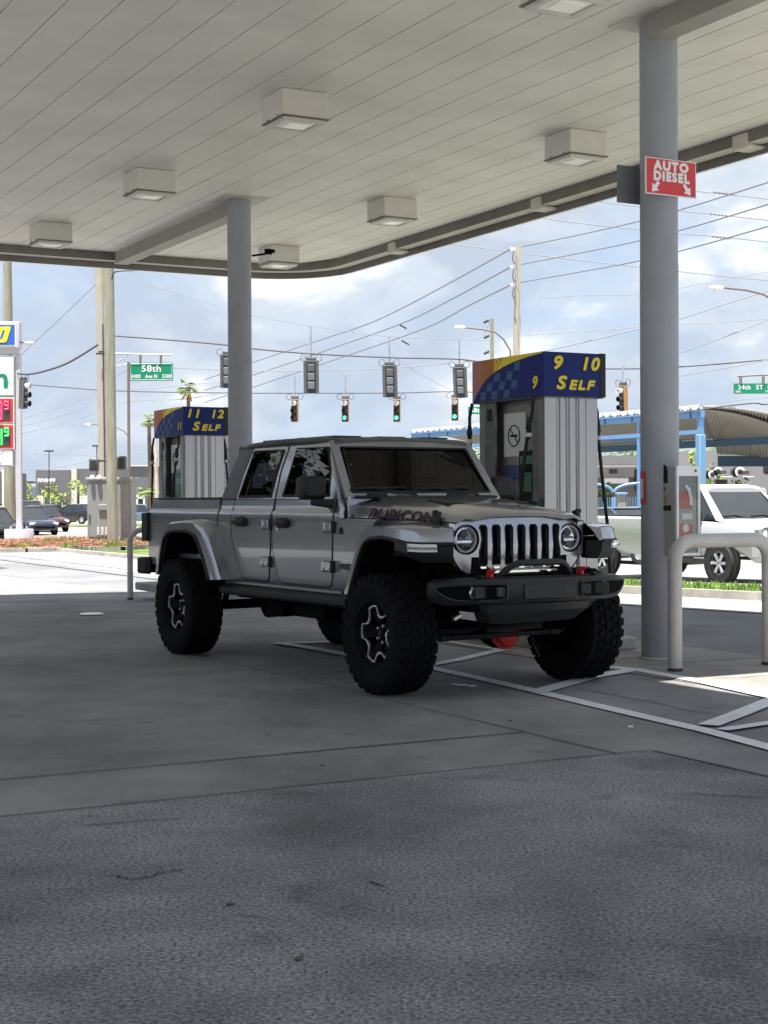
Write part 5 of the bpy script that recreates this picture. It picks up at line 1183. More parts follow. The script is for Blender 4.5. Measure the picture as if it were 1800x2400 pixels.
# street name signs
def ssign(label, x0, y0, x1, y1, Y, lines, border=True):
    a, b, c = at(x0, y0, Y), at(x1, y0, Y), at(x0, y1, Y); w, h = (b - a).length, (a - c).length; t = thing('street_sign', label, 'street sign', (a.x + w / 2, Y, c.z), 0, 'green street name signs')
    MB().box((0, 0, h / 2), (w, .03, h)).build('panel', K['green'], t)
    if border: 
        m_ = MB(); q = [(-w / 2 + .04, -.02, .04), (w / 2 - .04, -.02, .04), (w / 2 - .04, -.02, h - .04), (-w / 2 + .04, -.02, h - .04)]; q.append(q[0]); m_.tube(q, .014, 4); m_.build('border', K['white'], t)
        MB().box((-w / 2 - .045, -.02, h / 2), (.09, .08, h + .06)).build('edge_channel', K['browngalv'], t)
    for s, sz, fx_, fz_, sx_ in lines: text('lettering', s, sz * h, K['white'], t, (w * (fx_ - .5), -.02, h * fz_), (1, 0, 0), (0, 0, 1), bold=.016 * h * sz * 1.2, sx=sx_, space=1.08)
    return t
s1 = ssign('green sign reading 58th Ave N with 3400 and 3300 beside the wooden pole', 304, 850.5, 405, 893, 59, [('58th', .50, .5, .66, 1.15), ('3400', .30, .14, .24, .85), ('Ave N', .30, .5, .24, .8), ('3300', .30, .86, .24, .85)])
for x in (329, 377): MB().tube([at(x, 832, 59), at(x, 851, 59)], .05, 6).build('clamp', K['browngalv'], s1, world=True)
MB().tube([at(268, 829, 59), at(404, 832, 59)], .03, 6).build('mast_arm', K['galv'], s1, world=True); MB().tube([at(275, 848, 59), at(300, 833, 59)], .02, 6).tube([at(272, 858, 59), at(300, 853, 59)], .02, 6).build('brace', K['galv'], s1, world=True)
ssign('small far green 58th sign behind the near pump hose', 1097, 953, 1150, 971, 85, [('58th', .8, .38, .5, 1.0)], False)
s3 = ssign('green sign reading 34th ST N cut off by the right edge', 1719.5, 899, 1822, 923, 55, [('34th', .62, .24, .60, 1.05), ('ST', .62, .59, .60, 1.05), ('N', .62, .83, .60, 1.05), ('5800', .26, .10, .2, 1), ('5700', .26, .78, .2, 1)], False)
for x in (1736, 1789): MB().tube([at(x, 882, 55), at(x, 900, 55)], .05, 6).build('clamp', K['browngalv'], s3, world=True)
MB().tube([at(1729, 882, 55), at(1830, 877, 55)], .03, 6).build('mast_arm', K['browngalv'], s3, world=True)
# wires
def wire(label, pts, Y, r=.012, m=None, Y2=None, grp='overhead wires over the junction'):
    n = len(pts); P = []
    xs = [p[0] for p in pts]
    for i in range(n - 1):
        for k in range(6):
            s = k / 6; p0, p1, p2, p3 = pts[max(i - 1, 0)], pts[i], pts[i + 1], pts[min(i + 2, n - 1)]
            x = p1[0] + (p2[0] - p1[0]) * s; m1 = (p2[1] - p0[1]) / (p2[0] - p0[0]) * (p2[0] - p1[0]); m2 = (p3[1] - p1[1]) / (p3[0] - p1[0]) * (p2[0] - p1[0])
            h = (2 * s ** 3 - 3 * s * s + 1) * p1[1] + (s ** 3 - 2 * s * s + s) * m1 + (-2 * s ** 3 + 3 * s * s) * p2[1] + (s ** 3 - s * s) * m2; P.append((x, h))
    P.append(pts[-1]); x0, x1 = P[0][0], P[-1][0]
    W_ = [at(x, y, Y + ((Y2 or Y) - Y) * (x - x0) / (x1 - x0)) for x, y in P]
    o = MB().tube(W_, r, 5).build('overhead_wire', m or K['wirethin']); c = o.location; tag(o, label, 'wire', grp); return o
wire('thick span cable carrying the black signals from the wooden pole', [(266, 787), (400, 797), (534, 809), (600, 818), (728, 829), (913, 838), (1077, 842), (1125, 848), (1300, 862)], 64, .033, K['wire'])
wire('long span cable carrying the green lit signals', [(50, 900), (150, 908), (266, 916), (535, 921), (700, 921.5), (930, 921), (1066, 918), (1200, 924)], 71.1, .024, K['wire'])
wire('cable from near pump topper to the right edge carrying one signal', [(1300, 864), (1423, 864.5), (1500, 864), (1590, 860), (1700, 852), (1830, 840)], 60.1, .026, K['wire'])
wire('thick drooping cable between price sign and wooden pole', [(40, 875), (65, 877), (100, 871), (160, 850), (230, 808)], 58, .04, K['wire'])
wire('steep diagonal guy wire left of the wooden pole', [(48, 832), (135, 752), (225, 666)], 57, .018)
wire('thin wire falling from wooden pole toward the black signal hangers', [(266, 646), (400, 683), (535, 725), (650, 750), (728, 764), (905, 788), (1077, 796), (1150, 797)], 63.9, .014)
wire('upper of three lines from cream pole down to the left', [(480, 890), (600, 847), (742, 800), (885, 750), (1040, 671), (1195, 585)], 110, .034, None, 64)
wire('middle of three lines from cream pole down to the left', [(480, 915), (600, 877), (780, 816), (962, 750), (1080, 690), (1195, 627)], 110, .034, None, 64)
wire('lowest of three lines from cream pole down to the left', [(480, 943), (600, 905), (800, 838), (1010, 764), (1100, 716), (1195, 669)], 110, .034, None, 64)
wire('upper of three lines rising right from the cream pole', [(1220, 579), (1350, 552), (1500, 518), (1640, 478), (1830, 418)], 64, .024, None, 45)
wire('middle of three lines rising right from the cream pole', [(1220, 620), (1350, 595), (1500, 564), (1640, 527), (1830, 470)], 64, .024, None, 45)
wire('lowest of three lines rising right from the cream pole', [(1220, 662), (1350, 639), (1500, 611), (1640, 576), (1830, 522)], 64, .024, None, 45)
wire('line sloping down right just under the red diesel sign', [(1620, 447), (1700, 455), (1830, 470)], 60, .022)
wire('line from canopy gutter passing just below the second sign back', [(1340, 463), (1500, 485), (1590, 494), (1700, 505), (1830, 520)], 60, .022)
wire('second line down right below the diesel sign', [(1240, 506), (1350, 522), (1500, 538), (1590, 547), (1700, 556), (1830, 571)], 60, .022)
wire('line passing behind the cream pole top down to the right', [(1030, 568), (1195, 590), (1350, 609), (1500, 626), (1590, 636), (1700, 648), (1830, 660)], 68, .022)
wire('line rising right at head height of the right street lamp', [(1260, 700), (1350, 693), (1500, 690), (1590, 676), (1700, 655), (1830, 632)], 80, .02)
wire('line from pump topper rising right across the near column', [(1270, 824), (1350, 806), (1500, 770), (1590, 748), (1700, 712), (1830, 672)], 60, .026)
wire('faint nearly level line right of the cream pole', [(1220, 787), (1350, 778), (1500, 767), (1590, 761), (1700, 755), (1830, 745)], 90, .022)
wire('line rising right below the right street lamp', [(1590, 828), (1680, 796), (1750, 770), (1830, 736)], 60, .022)
wire('line just above the 34th sign', [(1590, 882), (1680, 866), (1750, 854), (1830, 836)], 60, .02)
wire('line crossing just below the 34th sign', [(1420, 962), (1500, 955), (1590, 951), (1700, 941), (1830, 928)], 70, .016)
wire('dark cable skimming the blue shelter roof on the right', [(1590, 968), (1650, 959), (1700, 952), (1770, 945), (1790, 948), (1830, 944)], 48, .022, K['wire'])
wire('messenger line rising right behind the black signals', [(540, 868), (600, 869.5), (770, 868), (890, 864), (990, 857), (1110, 846)], 75, .022)
wire('faint line left of the price sign pole, uppermost of three', [(48, 982), (140, 955), (230, 921)], 90, .02)
wire('faint line left of the wooden pole, middle of three', [(48, 1000), (140, 976), (230, 944)], 90, .02)
wire('faint line left of the wooden pole, lowest of three', [(48, 1017), (140, 995), (230, 966)], 90, .02)
wire('line above the grey shop roof', [(48, 1061), (150, 1066), (360, 1071), (520, 1075)], 120, .028)
wire('line meeting the grey shop roof edge', [(48, 1102), (130, 1096), (210, 1081), (303, 1060), (370, 1066)], 100, .024)
wire('line fanning right from the sign pole to the rear column', [(268, 912), (330, 912), (400, 906), (535, 893)], 90, .024)
wire('line rising right behind the palm crown', [(275, 946), (340, 938), (430, 935), (535, 918)], 95, .022)
wire('line from wooden pole to the rear column above the palm', [(275, 880), (310, 862), (400, 862), (535, 868)], 80, .024)
wire('insulated feeder from wooden pole top into the canopy edge', [(262, 655), (266, 640), (285, 635), (370, 632)], 54, .03, K['wire'])
wire('line falling right toward the far green signal', [(945, 852), (990, 880), (1060, 915), (1100, 928)], 80, .016)
wire('faint upper service line to the short grey pole', [(935, 762), (960, 775), (1040, 790), (1130, 790), (1150, 748)], 90, .016)
wire('low line rising right over the pickup roof', [(880, 1030), (960, 1018), (1040, 1003), (1125, 985)], 80, .02)
for i, (x, y, dy, Y) in enumerate([(1690, 452, 2, 59), (1680, 503, 2, 59), (1684, 556, 2, 59)]):
    a, b = at(x - 20, y - 2, Y), at(x + 30, y + 4, Y); t = thing('line_insulator', ['uppermost', 'middle', 'lowest'][i] + ' string insulator on the wires right of the near column', 'insulator', a, 0, 'string insulators')
    mb = MB(); mb.tube([a, b], .02, 5)
    for k in range(5): q = a.lerp(b, .15 + .17 * k); mb.lathe([(0, -.03), (.055, 0), (0, .03)], q, 'X', 8)
    mb.build('discs', K['browngalv'], t, world=True)
for i, (x, y) in enumerate([(1138, 753), (1139, 789), (1139, 826)]):
    a = at(x, y, 89); t = thing('line_insulator', ['uppermost', 'middle', 'lowest'][i] + ' dark insulator left of the short grey pole', 'insulator', a, 0, 'string insulators')
    MB().tube([at(x - 5, y + 3, 89), at(x + 7, y - 3, 89)], .09, 6).build('body', K['sigblack'], t, world=True)
for i, (x, y) in enumerate([(944, 765), (950, 803)]):
    t = thing('wire_splice', ['upper', 'lower'][i] + ' dark splice on the lines right of the middle signal', 'splice', at(x, y, 85), 0, 'string insulators'); MB().tube([at(x - 9, y - 5, 85), at(x + 9, y + 5, 85)], .045, 6).build('body', K['sigblack'], t, world=True)
# ------------------------------------------------------------------ price sign and mulch bed, left
K['mulch'] = groundmat('red_mulch', (.19, .095, .065), (.33, .19, .135), .45, 14, .35, 2.0, 1.0, 1.0)
K['mulchchip'] = mat('mulch_chips', (.29, .145, .095), .95, var=.35, vs=6)
K['grassblade'] = mat('grass_blades', (.10, .19, .03), .7, col2=(.25, .38, .09), vs=1.5, spec=.2)
def mound(name, pts, m, h, seed):       # a low bed raised inside its kerb
    bm = bmesh.new(); vs = [bm.verts.new((p.x, p.y, 0)) for p in pts]; bm.faces.new(vs)
    bmesh.ops.triangulate(bm, faces=bm.faces[:])
    for _ in range(4): bmesh.ops.subdivide_edges(bm, edges=[e for e in bm.edges if e.calc_length() > 1.0], cuts=1, use_grid_fill=False); bmesh.ops.triangulate(bm, faces=bm.faces[:])
    bnd = {v for e in bm.edges if e.is_boundary for v in e.verts}
    for v in bm.verts: v.co.z = gz(v.co.y) + .13 + (0 if v in bnd else h * (.6 + .6 * mnoise.noise(v.co * .5)))
    me = bpy.data.meshes.new(name); bm.to_mesh(me); bm.free(); me.materials.append(m); o = bpy.data.objects.new(name, me); COL.objects.link(o); return tag(o, kind='structure')
ml_ = [G(-120, 1297), G(60, 1295), G(200, 1291), G(284, 1291)]
mb_ = [ml_[3] + Vector((.9, 4.5, 0)), Vector((-8.4, 60, 0)), Vector((-12, 68, 0)), Vector((-24, 70, 0)), ml_[0] + Vector((-2, 8, 0))]
mound('mulch_bed', ml_ + mb_, K['mulch'], .10, 1)
kb = MB(); path = ml_ + mb_[:3]
for a, b in zip(path, path[1:]):
    d = (b - a).normalized(); n_ = Vector((d.y, -d.x, 0)) * .16
    q = [(p.x, p.y, gz(p.y) + z) for z in (-.01, .15) for p in (a + n_, b + n_, b - n_ * .3, a - n_ * .3)]; kb.add(q, [(0, 1, 5, 4), (4, 5, 6, 7), (3, 2, 6, 7), (1, 2, 6, 5)])
kb.build('mulch_kerb', K['curb'], smooth=0)['kind'] = 'structure'
rnd = random.Random(11); ch = MB(); gr = MB()
for _ in range(2600):
    t_ = rnd.random(); a = ml_[0].lerp(ml_[3], t_); p = a + Vector((rnd.uniform(-.3, .3) + 1.2 * rnd.random() * (t_ - .2), rnd.uniform(.3, 9), 0)); z = gz(p.y) + .2 + rnd.uniform(-.03, .08)
    ch.box((p.x, p.y, z), (rnd.uniform(.05, .2), rnd.uniform(.03, .07), .03), rz=rnd.uniform(0, 3), rx=rnd.uniform(-.5, .5))
ch.build('mulch', K['mulchchip'], smooth=0); tag(bpy.data.objects['mulch'], 'red bark mulch chips around the price sign base', 'mulch', kind='stuff')
for _ in range(700):
    p = ml_[0].lerp(ml_[3], rnd.choice((.38, .45, .7, .93, .97)) + rnd.gauss(0, .035)) + Vector((0, rnd.choice((.5, 5, 8)) + rnd.gauss(0, .6), 0)); z = gz(p.y) + .15; a = rnd.uniform(0, 6.3); h = rnd.uniform(.12, .32)
    gr.add([(p.x - .03 * cos(a), p.y - .03 * sin(a), z), (p.x + .03 * cos(a), p.y + .03 * sin(a), z), (p.x + rnd.uniform(-.1, .1), p.y, z + h)], [(0, 1, 2)])
gr.build('weeds', K['leafy'], smooth=0); tag(bpy.data.objects['weeds'], 'sparse green weeds growing through the red mulch', 'weeds', kind='stuff')
SY = 62.0
def sx_(px): return at(px, 1000, SY).x
def sz_(py): return at(20, py, SY).z
ps = thing('price_sign', 'tall gas price sign with blue panel, red and green digits on a grey post', 'sign', (sx_(44), SY, gz(SY)))
K['signframe'] = mat('lilac_grey_frame', (.50, .51, .55), .5, var=.04, vs=2); K['signwhite'] = mat('sign_white', (.74, .76, .74), .4); K['signblue'] = mat('sign_blue', (.03, .12, .47), .4)
K['ledred'] = mat('led_red', (1.0, .03, .10), .4, emit=1.0); K['ledgreen'] = mat('led_green', (.03, .9, .10), .4, emit=1.0); K['ledback'] = mat('led_dark_panel', (.05, .05, .05), .4)
def pb2(name, x0, x1, y0, y1, m, d0=-.25, d1=.25, par=ps, bev=0.0):
    return MB().box2((sx_(x0), SY + d0, sz_(y1)), (sx_(x1), SY + d1, sz_(y0))).build(name, m, par, world=True, bevel=bev)
pb2('post', 38, 50, 832, 1240, K['signframe'], -.12, .12); pb2('post', -190, -178, 832, 1240, K['signframe'], -.12, .12)
MB().lathe([(0, .62), (.56, .62), (.58, .58), (.58, 0)], (sx_(43), SY, gz(SY) - .0), n=28).build('base_drum', K['signframe'], ps, world=True)
MB().lathe([(0, .62), (.56, .62), (.58, .58), (.58, 0)], (sx_(-184), SY, gz(SY)), n=28).build('base_drum', K['signframe'], ps, world=True)
for px in (25, 62): MB().cyl((sx_(px), SY - .1, gz(SY) + .6), (sx_(px), SY - .1, gz(SY) + .72), .03, n=6).build('anchor_bolt', K['signwhite'], ps, world=True)
pn = pb2('top_panel', -190, 49.5, 755, 817, K['signframe'], -.28, .28, bev=.02); pb2('panel_white', -186, 43, 759, 813, K['signwhite'], -.295, -.28, pn); pb2('panel_blue', -184, 40, 763, 810, K['signblue'], -.31, -.295, pn)
lo_ = MB(); px_ = [(0, 768), (29, 767), (32, 770), (22, 801), (18, 804.5), (-12, 804.5), (-15, 801), (-4, 771)]; lo_.loft([[(sx_(a), SY - d, sz_(b)) for a, b in px_] for d in (.32, .33)]); lo_.build('lettering', K['yellow'], pn, world=True, smooth=0)
lo_ = MB(); px_ = [(12.5, 776), (18, 776), (11, 796), (5.5, 796)]; lo_.loft([[(sx_(a), SY - d, sz_(b)) for a, b in px_] for d in (.331, .335)]); lo_.build('lettering', K['signblue'], pn, world=True, smooth=0)
pb2('crossbar', -190, 48, 817, 831, K['signframe'], -.1, .1)
p2 = pb2('green_letter_panel', -186, 37, 836, 929, K['signframe'], -.22, .22); pb2('panel_white', -184, 34, 840, 926, K['signwhite'], -.24, -.22, p2)
text('lettering', 'n', 1.15, K['green'], p2, (sx_(7), SY - .25, sz_(889)), (1, 0, 0), (0, 0, 1), bold=.03, sx=1.1, world=True); text('lettering', '®', .22, K['grey'], p2, (sx_(24), SY - .25, sz_(899)), (1, 0, 0), (0, 0, 1), world=True)
for nm, y0, y1, col, s in (('red_price_panel', 932, 993, 'ledred', '99'), ('green_price_panel', 994, 1053, 'ledgreen', '49')):
    p3_ = pb2(nm, -186, 36.5, y0, y1, K['signwhite'], -.22, .22); pb2('red_field', -184, 34, y0 + 3, y1 - 2, K['signred'], -.235, -.22, p3_); pb2('dark_field', -180, 28, y0 + 9, y1 - 7, K['ledback'], -.245, -.235, p3_)
    def seg(cx_, cy_, w_, h_, on, th=2.4):
        S7 = {'a': ((-1, -1), (1, -1)), 'g': ((-1, 0), (1, 0)), 'd': ((-1, 1), (1, 1)), 'f': ((-1, -1), (-1, 0)), 'b': ((1, -1), (1, 0)), 'e': ((-1, 0), (-1, 1)), 'c': ((1, 0), (1, 1))}
        mb = MB()
        for k in on:
            (a, b), (c, d) = S7[k]; mb.tube([(sx_(cx_ + a * w_), SY - .27, sz_(cy_ + b * h_)), (sx_(cx_ + c * w_), SY - .27, sz_(cy_ + d * h_))], th * .5 * SY / F, 6)
        mb.build('led_digit', K[col], p3_, world=True)
    seg(1, (y0 + y1) / 2 + 1, 6.5, 19, 'abcdfg' if s[0] == '9' else 'bcfg', 4); seg(19, y0 + 19, 4.2, 8.5, 'abcdfg', 3)
p5 = pb2('lower_panel', -186, 33, 1056, 1093, K['signframe'], -.2, .2); pb2('panel_white', -184, 31, 1059, 1090, K['signwhite'], -.22, -.2, p5)
for y in (1062, 1085): pb2('red_mark', -2, 5, y, y + 2, K['signred'], -.23, -.22, p5)
# signal cabinets by the wooden pole
def ucab(label, x0, x1, x2, yt, yb, Y, m):
    a = at(x0, yb, Y); b = at(x1, yb, Y); c = at(x1, yt, Y); w = b.x - a.x; h = c.z - gz(Y) - .1; t = thing('utility_cabinet', label, 'cabinet', (a.x, Y, gz(Y) + .1), 0)
    MB().box2((0, 0, 0), (w, 1.0 + (x2 - x1) * .02, h)).build('case', m, t, bevel=.02)
    MB().box2((-.05, -.06, h - .02), (w + .05, 1.1 + (x2 - x1) * .02, h + .12)).build('lid', m, t, bevel=.03)
    d = MB(); d.box2((.06, -.03, .25), (w - .06, 0, h - .12)).build('door', m, t, bevel=.01); return t, w, h
K['cabgrey'] = mat('cabinet_grey', (.255, .275, .275), .6, var=.05, vs=2); K['cabgrey2'] = mat('cabinet_weathered', (.24, .235, .225), .7, var=.14, vs=5)
t, w, h = ucab('large grey traffic signal cabinet left of the wooden pole', 205, 262, 283, 1126, 1268, 59.5, K['cabgrey'])
for i in range(3): MB().box2((.38 + i * .16, -.045, .32), (.47 + i * .16, -.03, .62)).build('vent_label', K['sticker'], t, bevel=.01)
MB().box2((.45, -.10, 1.28), (w, -.03, 1.5)).build('hooded_slot', K['cabgrey'], t, bevel=.02); MB().box2((.07, -.07, .9), (.12, -.03, 1.12)).build('handle', K['darkgrey'], t); MB().cyl((.46, -.04, .6), (.46, -.04, 1.1), .012, n=5).build('rod', K['sticker'], t)
t, w, h = ucab('shorter weathered grey cabinet right of the wooden pole', 266, 308, 320, 1126, 1268, 57.5, K['cabgrey2'])
MB().box2((-.1, -.1, -.12), (w + .15, .9, .28)).build('plinth', K['curb'], t); MB().box2((.28, -.02, h - .52), (.36, 0, h - .2)).build('vent_label', K['cabgrey'], t)
for i, x in enumerate((216, 232)):
    a = at(x, 1124, 59.4); tag_ = thing('cap_light', ['left', 'right'][i] + ' small white knob on the grey signal cabinet lid', 'knob', a); MB().lathe([(0, .18), (.08, .15), (.10, .05), (.05, 0)], n=12).build('dome', K['white_and_glare'], tag_)
# ------------------------------------------------------------------ far shops on the left
K['shopgrey'] = mat('dark_grey_render', (.115, .115, .125), .8, var=.05, vs=.3); K['shoplight'] = mat('light_render', (.50, .48, .43), .8); K['shopglass'] = mat('green_shop_glass', (.05, .09, .085), .12, .2)
K['shopwhite'] = mat('white_panel', (.66, .64, .60), .7)
BY = 150
def bx(px): return at(px, 1150, BY).x
def bz(py): return at(300, py, BY).z
sh = thing('shop_building', 'long low dark grey shop block with pale pilaster far beyond the junction', 'building', (bx(280), BY, gz(BY)))
def sb(name, x0, x1, y0, y1, m, d=0.0, dd=6, par=sh):
    return MB().box2((bx(x0), BY + d, bz(y1) if y1 else gz(BY)), (bx(x1), BY + d + dd, bz(y0))).build(name, m, par, world=True)
sb('wall', 84, 169, 1101, 1216, K['shopgrey'], 0, 12); sb('wall', 181, 300, 1098, 1216, K['shopgrey'], .2, 12); sb('wall', 300, 560, 1092, 1216, K['shopgrey'], -.4, 12)
sb('pilaster', 169, 181, 1098, 1216, K['shoplight'], -.3, 3); sb('coping', 300, 560, 1091, 1093, K['shopwhite'], -.6, 3)
sb('entrance_panel', 90, 103, 1161, 1216, K['shopwhite'], -.5, .5); sb('window', 103, 150, 1164, 1208, K['shopglass'], -.1, .2); sb('entrance_panel', 188, 206, 1161, 1216, K['shopwhite'], -.3, .5)
for i in range(4): sb('mullion', 104 + i * 14, 105 + i * 14, 1164, 1208, K['shopwhite'], -.25, .2)
sb('window', 309, 322, 1169, 1200, K['sigblack'], -.6, .2); sb('window', 326, 338, 1169, 1200, K['sigblack'], -.6, .2); sb('door_surround', 306, 341, 1160, 1169, K['shopwhite'], -.7, .5); sb('mullion', 322, 326, 1166, 1206, K['shopwhite'], -.7, .4); sb('mullion', 338, 342, 1166, 1206, K['shopwhite'], -.7, .4)
sb('door_poster', 313, 319, 1185, 1198, K['white_and_glare'], -.7, .1)
rnd = random.Random(4)
for i, x in enumerate((92, 99, 106, 112, 121, 128)):
    w_ = rnd.uniform(2.0, 3.2); mb = MB(); mb.box2((bx(x - w_), BY - .25, bz(1129)), (bx(x + w_ * .2), BY - .1, bz(1121))); mb.box2((bx(x), BY - .28, bz(1126)), (bx(x + w_), BY - .12, bz(1120 + rnd.uniform(0, 3)))); mb.build('sign_letter', K['white_and_glare'], sh, world=True)
s2_ = thing('shop_building', 'small pale grey building with dark rooftop sign left of the grey block', 'building', (at(66, 1160, 180).x, 180, gz(180)))
def sc(name, x0, x1, y0, y1, m, Y=180, dd=6, par=s2_):
    return MB().box2((at(x0, y1, Y).x, Y, at(x0, y1, Y).z if y1 else gz(Y)), (at(x1, y0, Y).x, Y + dd, at(x1, y0, Y).z)).build(name, m, par, world=True)
sc('wall', 46, 92, 1138, 1208, K['shopwhite']); sc('window', 50, 84, 1143, 1165, K['paleblue'], 179.9, .2); sc('rooftop_sign', 60, 80, 1128, 1133, K['sigblack'], 181, 1); sc('roof', 45, 93, 1135, 1138, K['shoplight'], 179.5, 8)
s3_ = thing('shop_building', 'grey and white shop corner behind the price sign at the left edge', 'building', (at(-60, 1160, 120).x, 120, gz(120)))
sc('wall', -160, 6, 1106, 1216, K['shopgrey'], 120, 8, s3_); sc('edge', 5, 10, 1100, 1216, K['shopwhite'], 119.8, 4, s3_)
sheet('far_verge', [(-60, 104), (-2, 104), (-2, 112), (-60, 112)], K['lawn'], .02)
for i, (px, py, Y, hh, r, lb) in enumerate([(62, 1214, 140, 3.3, 1.4, 'yellow green bush left of the grey shop block'), (156, 1208, 135, 3.6, 1.7, 'yellow green small tree in front of the grey shop windows'), (170, 1212, 128, 1.2, 1.3, 'low bush between the far parked cars'), (322, 1222, 120, 1.1, 1.4, 'low clipped hedge below the far shop doors')]):
    x = at(px, 1180, Y).x; tree(lb, (x, Y, gz(Y)), hh, r, 20 + i, K['leafy'], 'bush' if hh < 2 else 'small_tree', 420, 'bush' if hh < 2 else 'tree', 'bushes by the far shops', s=.14)
palm('tall fan palm with orange dead fronds above the far pump', 441, 909, 95, .92, 31, dry=True)
palm('fan palm half hidden behind the left edge of the far pump topper', 349, 985, 95, .75, 32)
palm('low bushy fan palm left of the far pump', 348, 1149, 85, .80, 33)
palm('small fan palm with curling fronds right of the low bushy one', 368, 1152, 88, .6, 34)
t = thing('striped_pole', 'thin weathered pink and white pole beside the far pump', 'pole', (at(367, 1100, 80).x, 80, gz(80)))
a = at(365, 1010, 80); mb = MB(); 
MB().tube([at(365, 1010, 80), Vector((at(368, 1170, 80).x, 80, gz(80)))], .10, 8).build('shaft', mat('pinkish_pole', (.42, .30, .27), .8, col2=(.6, .57, .52), vs=2), t, world=True)
# ------------------------------------------------------------------ cars
K['tyreplain'] = mat('car_tyre', (.02, .02, .021), .85); K['carglass'] = mat('car_glass', (.02, .025, .03), .04, .0, spec=.9); K['alloy'] = mat('alloy', (.55, .56, .58), .3, .9)
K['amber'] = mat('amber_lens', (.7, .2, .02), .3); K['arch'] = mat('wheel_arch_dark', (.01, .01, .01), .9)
def paint(n, c, me=.3): return mat(n, c, .28, me, coat=1.0)
K['c_navy'] = paint('navy_paint', (.02, .03, .06)); K['c_maroon'] = paint('maroon_paint', (.07, .015, .02)); K['c_black'] = paint('black_paint', (.012, .012, .014)); K['c_blue'] = paint('blue_paint', (.10, .17, .24)); K['c_silver'] = mat('silver_paint', (.50, .51, .53), .38, .25, coat=.35); K['c_grey'] = paint('grey_paint', (.09, .1, .11)); K['c_teal'] = paint('teal_paint', (.07, .12, .14))
def car(label, loc, rz, pm, Lc=4.6, Wc=1.78, Hc=1.45, suv=False, group='cars stopped or parked beyond the mulch bed', name='parked_car', rub=.32):
    t = thing(name, label, 'car', loc, rz, group); w = Wc / 2; hz_ = .62 * Hc; wb = Lc * .59; fx_ = wb / 2
    st = [(-Lc / 2, .72, .42, hz_ * .88), (-Lc / 2 + .06, .88, .30, hz_ * .98), (-Lc * .36, .97, .22, hz_ * 1.03), (-Lc * .1, 1, .2, hz_), (Lc * .12, 1, .2, hz_ * .97), (Lc * .30, .97, .22, hz_ * .88), (Lc * .42, .92, .25, hz_ * .80), (Lc / 2 - .08, .82, .28, hz_ * .70), (Lc / 2, .62, .36, hz_ * .60)]
    rings = []
    for x, k, zb, zt in st:
        y = w * k; rings.append([(x, -y * .9, zb), (x, -y, zb + .12), (x, -y, zt - .18), (x, -y * .93, zt - .03), (x, -y * .6, zt + .015), (x, y * .6, zt + .015), (x, y * .93, zt - .03), (x, y, zt - .18), (x, y, zb + .12), (x, y * .9, zb)])
    bd = MB().loft(rings).build('body', pm, t, smooth=45)
    if suv: gh = [(-Lc * .47, hz_, -.0), (-Lc * .43, Hc - .04, 1), (Lc * .03, Hc - .02, 1), (Lc * .17, hz_, 0)]
    else: gh = [(-Lc * .37, hz_ * 1.0, 0), (-Lc * .24, Hc - .04, 1), (Lc * .02, Hc - .02, 1), (Lc * .19, hz_ * .95, 0)]
    def gr_(x, z, up, o=0): y = (w * .70 if up else w * .86) + o; return [(x, -y, z), (x, y, z)]
    a, b, c, d = [gr_(*g) for g in gh]
    MB().add(a + b + c + d, [(0, 1, 3, 2), (2, 3, 5, 4), (4, 5, 7, 6), (0, 2, 4, 6), (1, 3, 5, 7)]).build('glass', K['carglass'], t, smooth=0)
    rf_ = MB(); rf_.loft([[(b[0][0] - .05, b[0][1] - .01, b[0][2]), (b[1][0] - .05, b[1][1] + .01, b[1][2]), (b[1][0] + .02, b[1][1] * .8, b[1][2] + .04), (b[0][0] + .02, b[0][1] * .8, b[0][2] + .04)], [(c[0][0] + .05, c[0][1] - .01, c[0][2]), (c[1][0] + .05, c[1][1] + .01, c[1][2]), (c[1][0] - .02, c[1][1] * .8, c[1][2] + .04), (c[0][0] - .02, c[0][1] * .8, c[0][2] + .04)]])
    for s_ in (0, 1):
        for p, q in ((a, b), (c, d)): rf_.tube([Vector(p[s_]), Vector(q[s_])], .035, 5)
        m0 = Vector(b[s_]).lerp(Vector(c[s_]), .5); m1 = Vector(a[s_]).lerp(Vector(d[s_]), .52); rf_.tube([m0, m1], .03, 5)
    rf_.build('roof', pm, t, smooth=40)
    for x in (-fx_, fx_):
        for s_ in (-1, 1):
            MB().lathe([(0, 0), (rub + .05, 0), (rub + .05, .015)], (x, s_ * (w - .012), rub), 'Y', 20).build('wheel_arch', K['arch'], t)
            wl_ = MB().lathe([(rub * .6, -.10), (rub * .94, -.10), (rub, -.06), (rub, .06), (rub * .94, .10), (rub * .6, .10)], (x, s_ * (w - .07), rub), 'Y', 22).build('wheel', K['tyreplain'], t)
            MB().lathe([(0, s_ * .085), (rub * .2, s_ * .095), (rub * .58, s_ * .07), (rub * .62, s_ * .10)], (x, s_ * (w - .07), rub), 'Y', 18).build('rim', K['alloy'], wl_)
    for s_ in (-1, 1):
        MB().box((Lc / 2 - .12, s_ * w * .66, hz_ * .66), (.16, w * .36, .12), rz=-s_ * .35).build('headlight', K['white_and_glare'], t, bevel=.02)
        MB().box((-Lc / 2 + .05, s_ * w * .70, hz_ * .8), (.10, w * .26, .16)).build('tail_light', K['redlens'], t, bevel=.01)
        MB().box((Lc * .15, s_ * (w + .06), hz_ * 1.02), (.1, .16, .11)).build('mirror', pm, t, bevel=.02)
    MB().box((Lc / 2 - .03, 0, hz_ * .52), (.06, w * .9, .10)).build('grille', K['sigblack'], t); MB().box((Lc / 2 - .03, 0, hz_ * .32), (.08, w * 1.2, .08)).build('lower_grille', K['sigblack'], t)
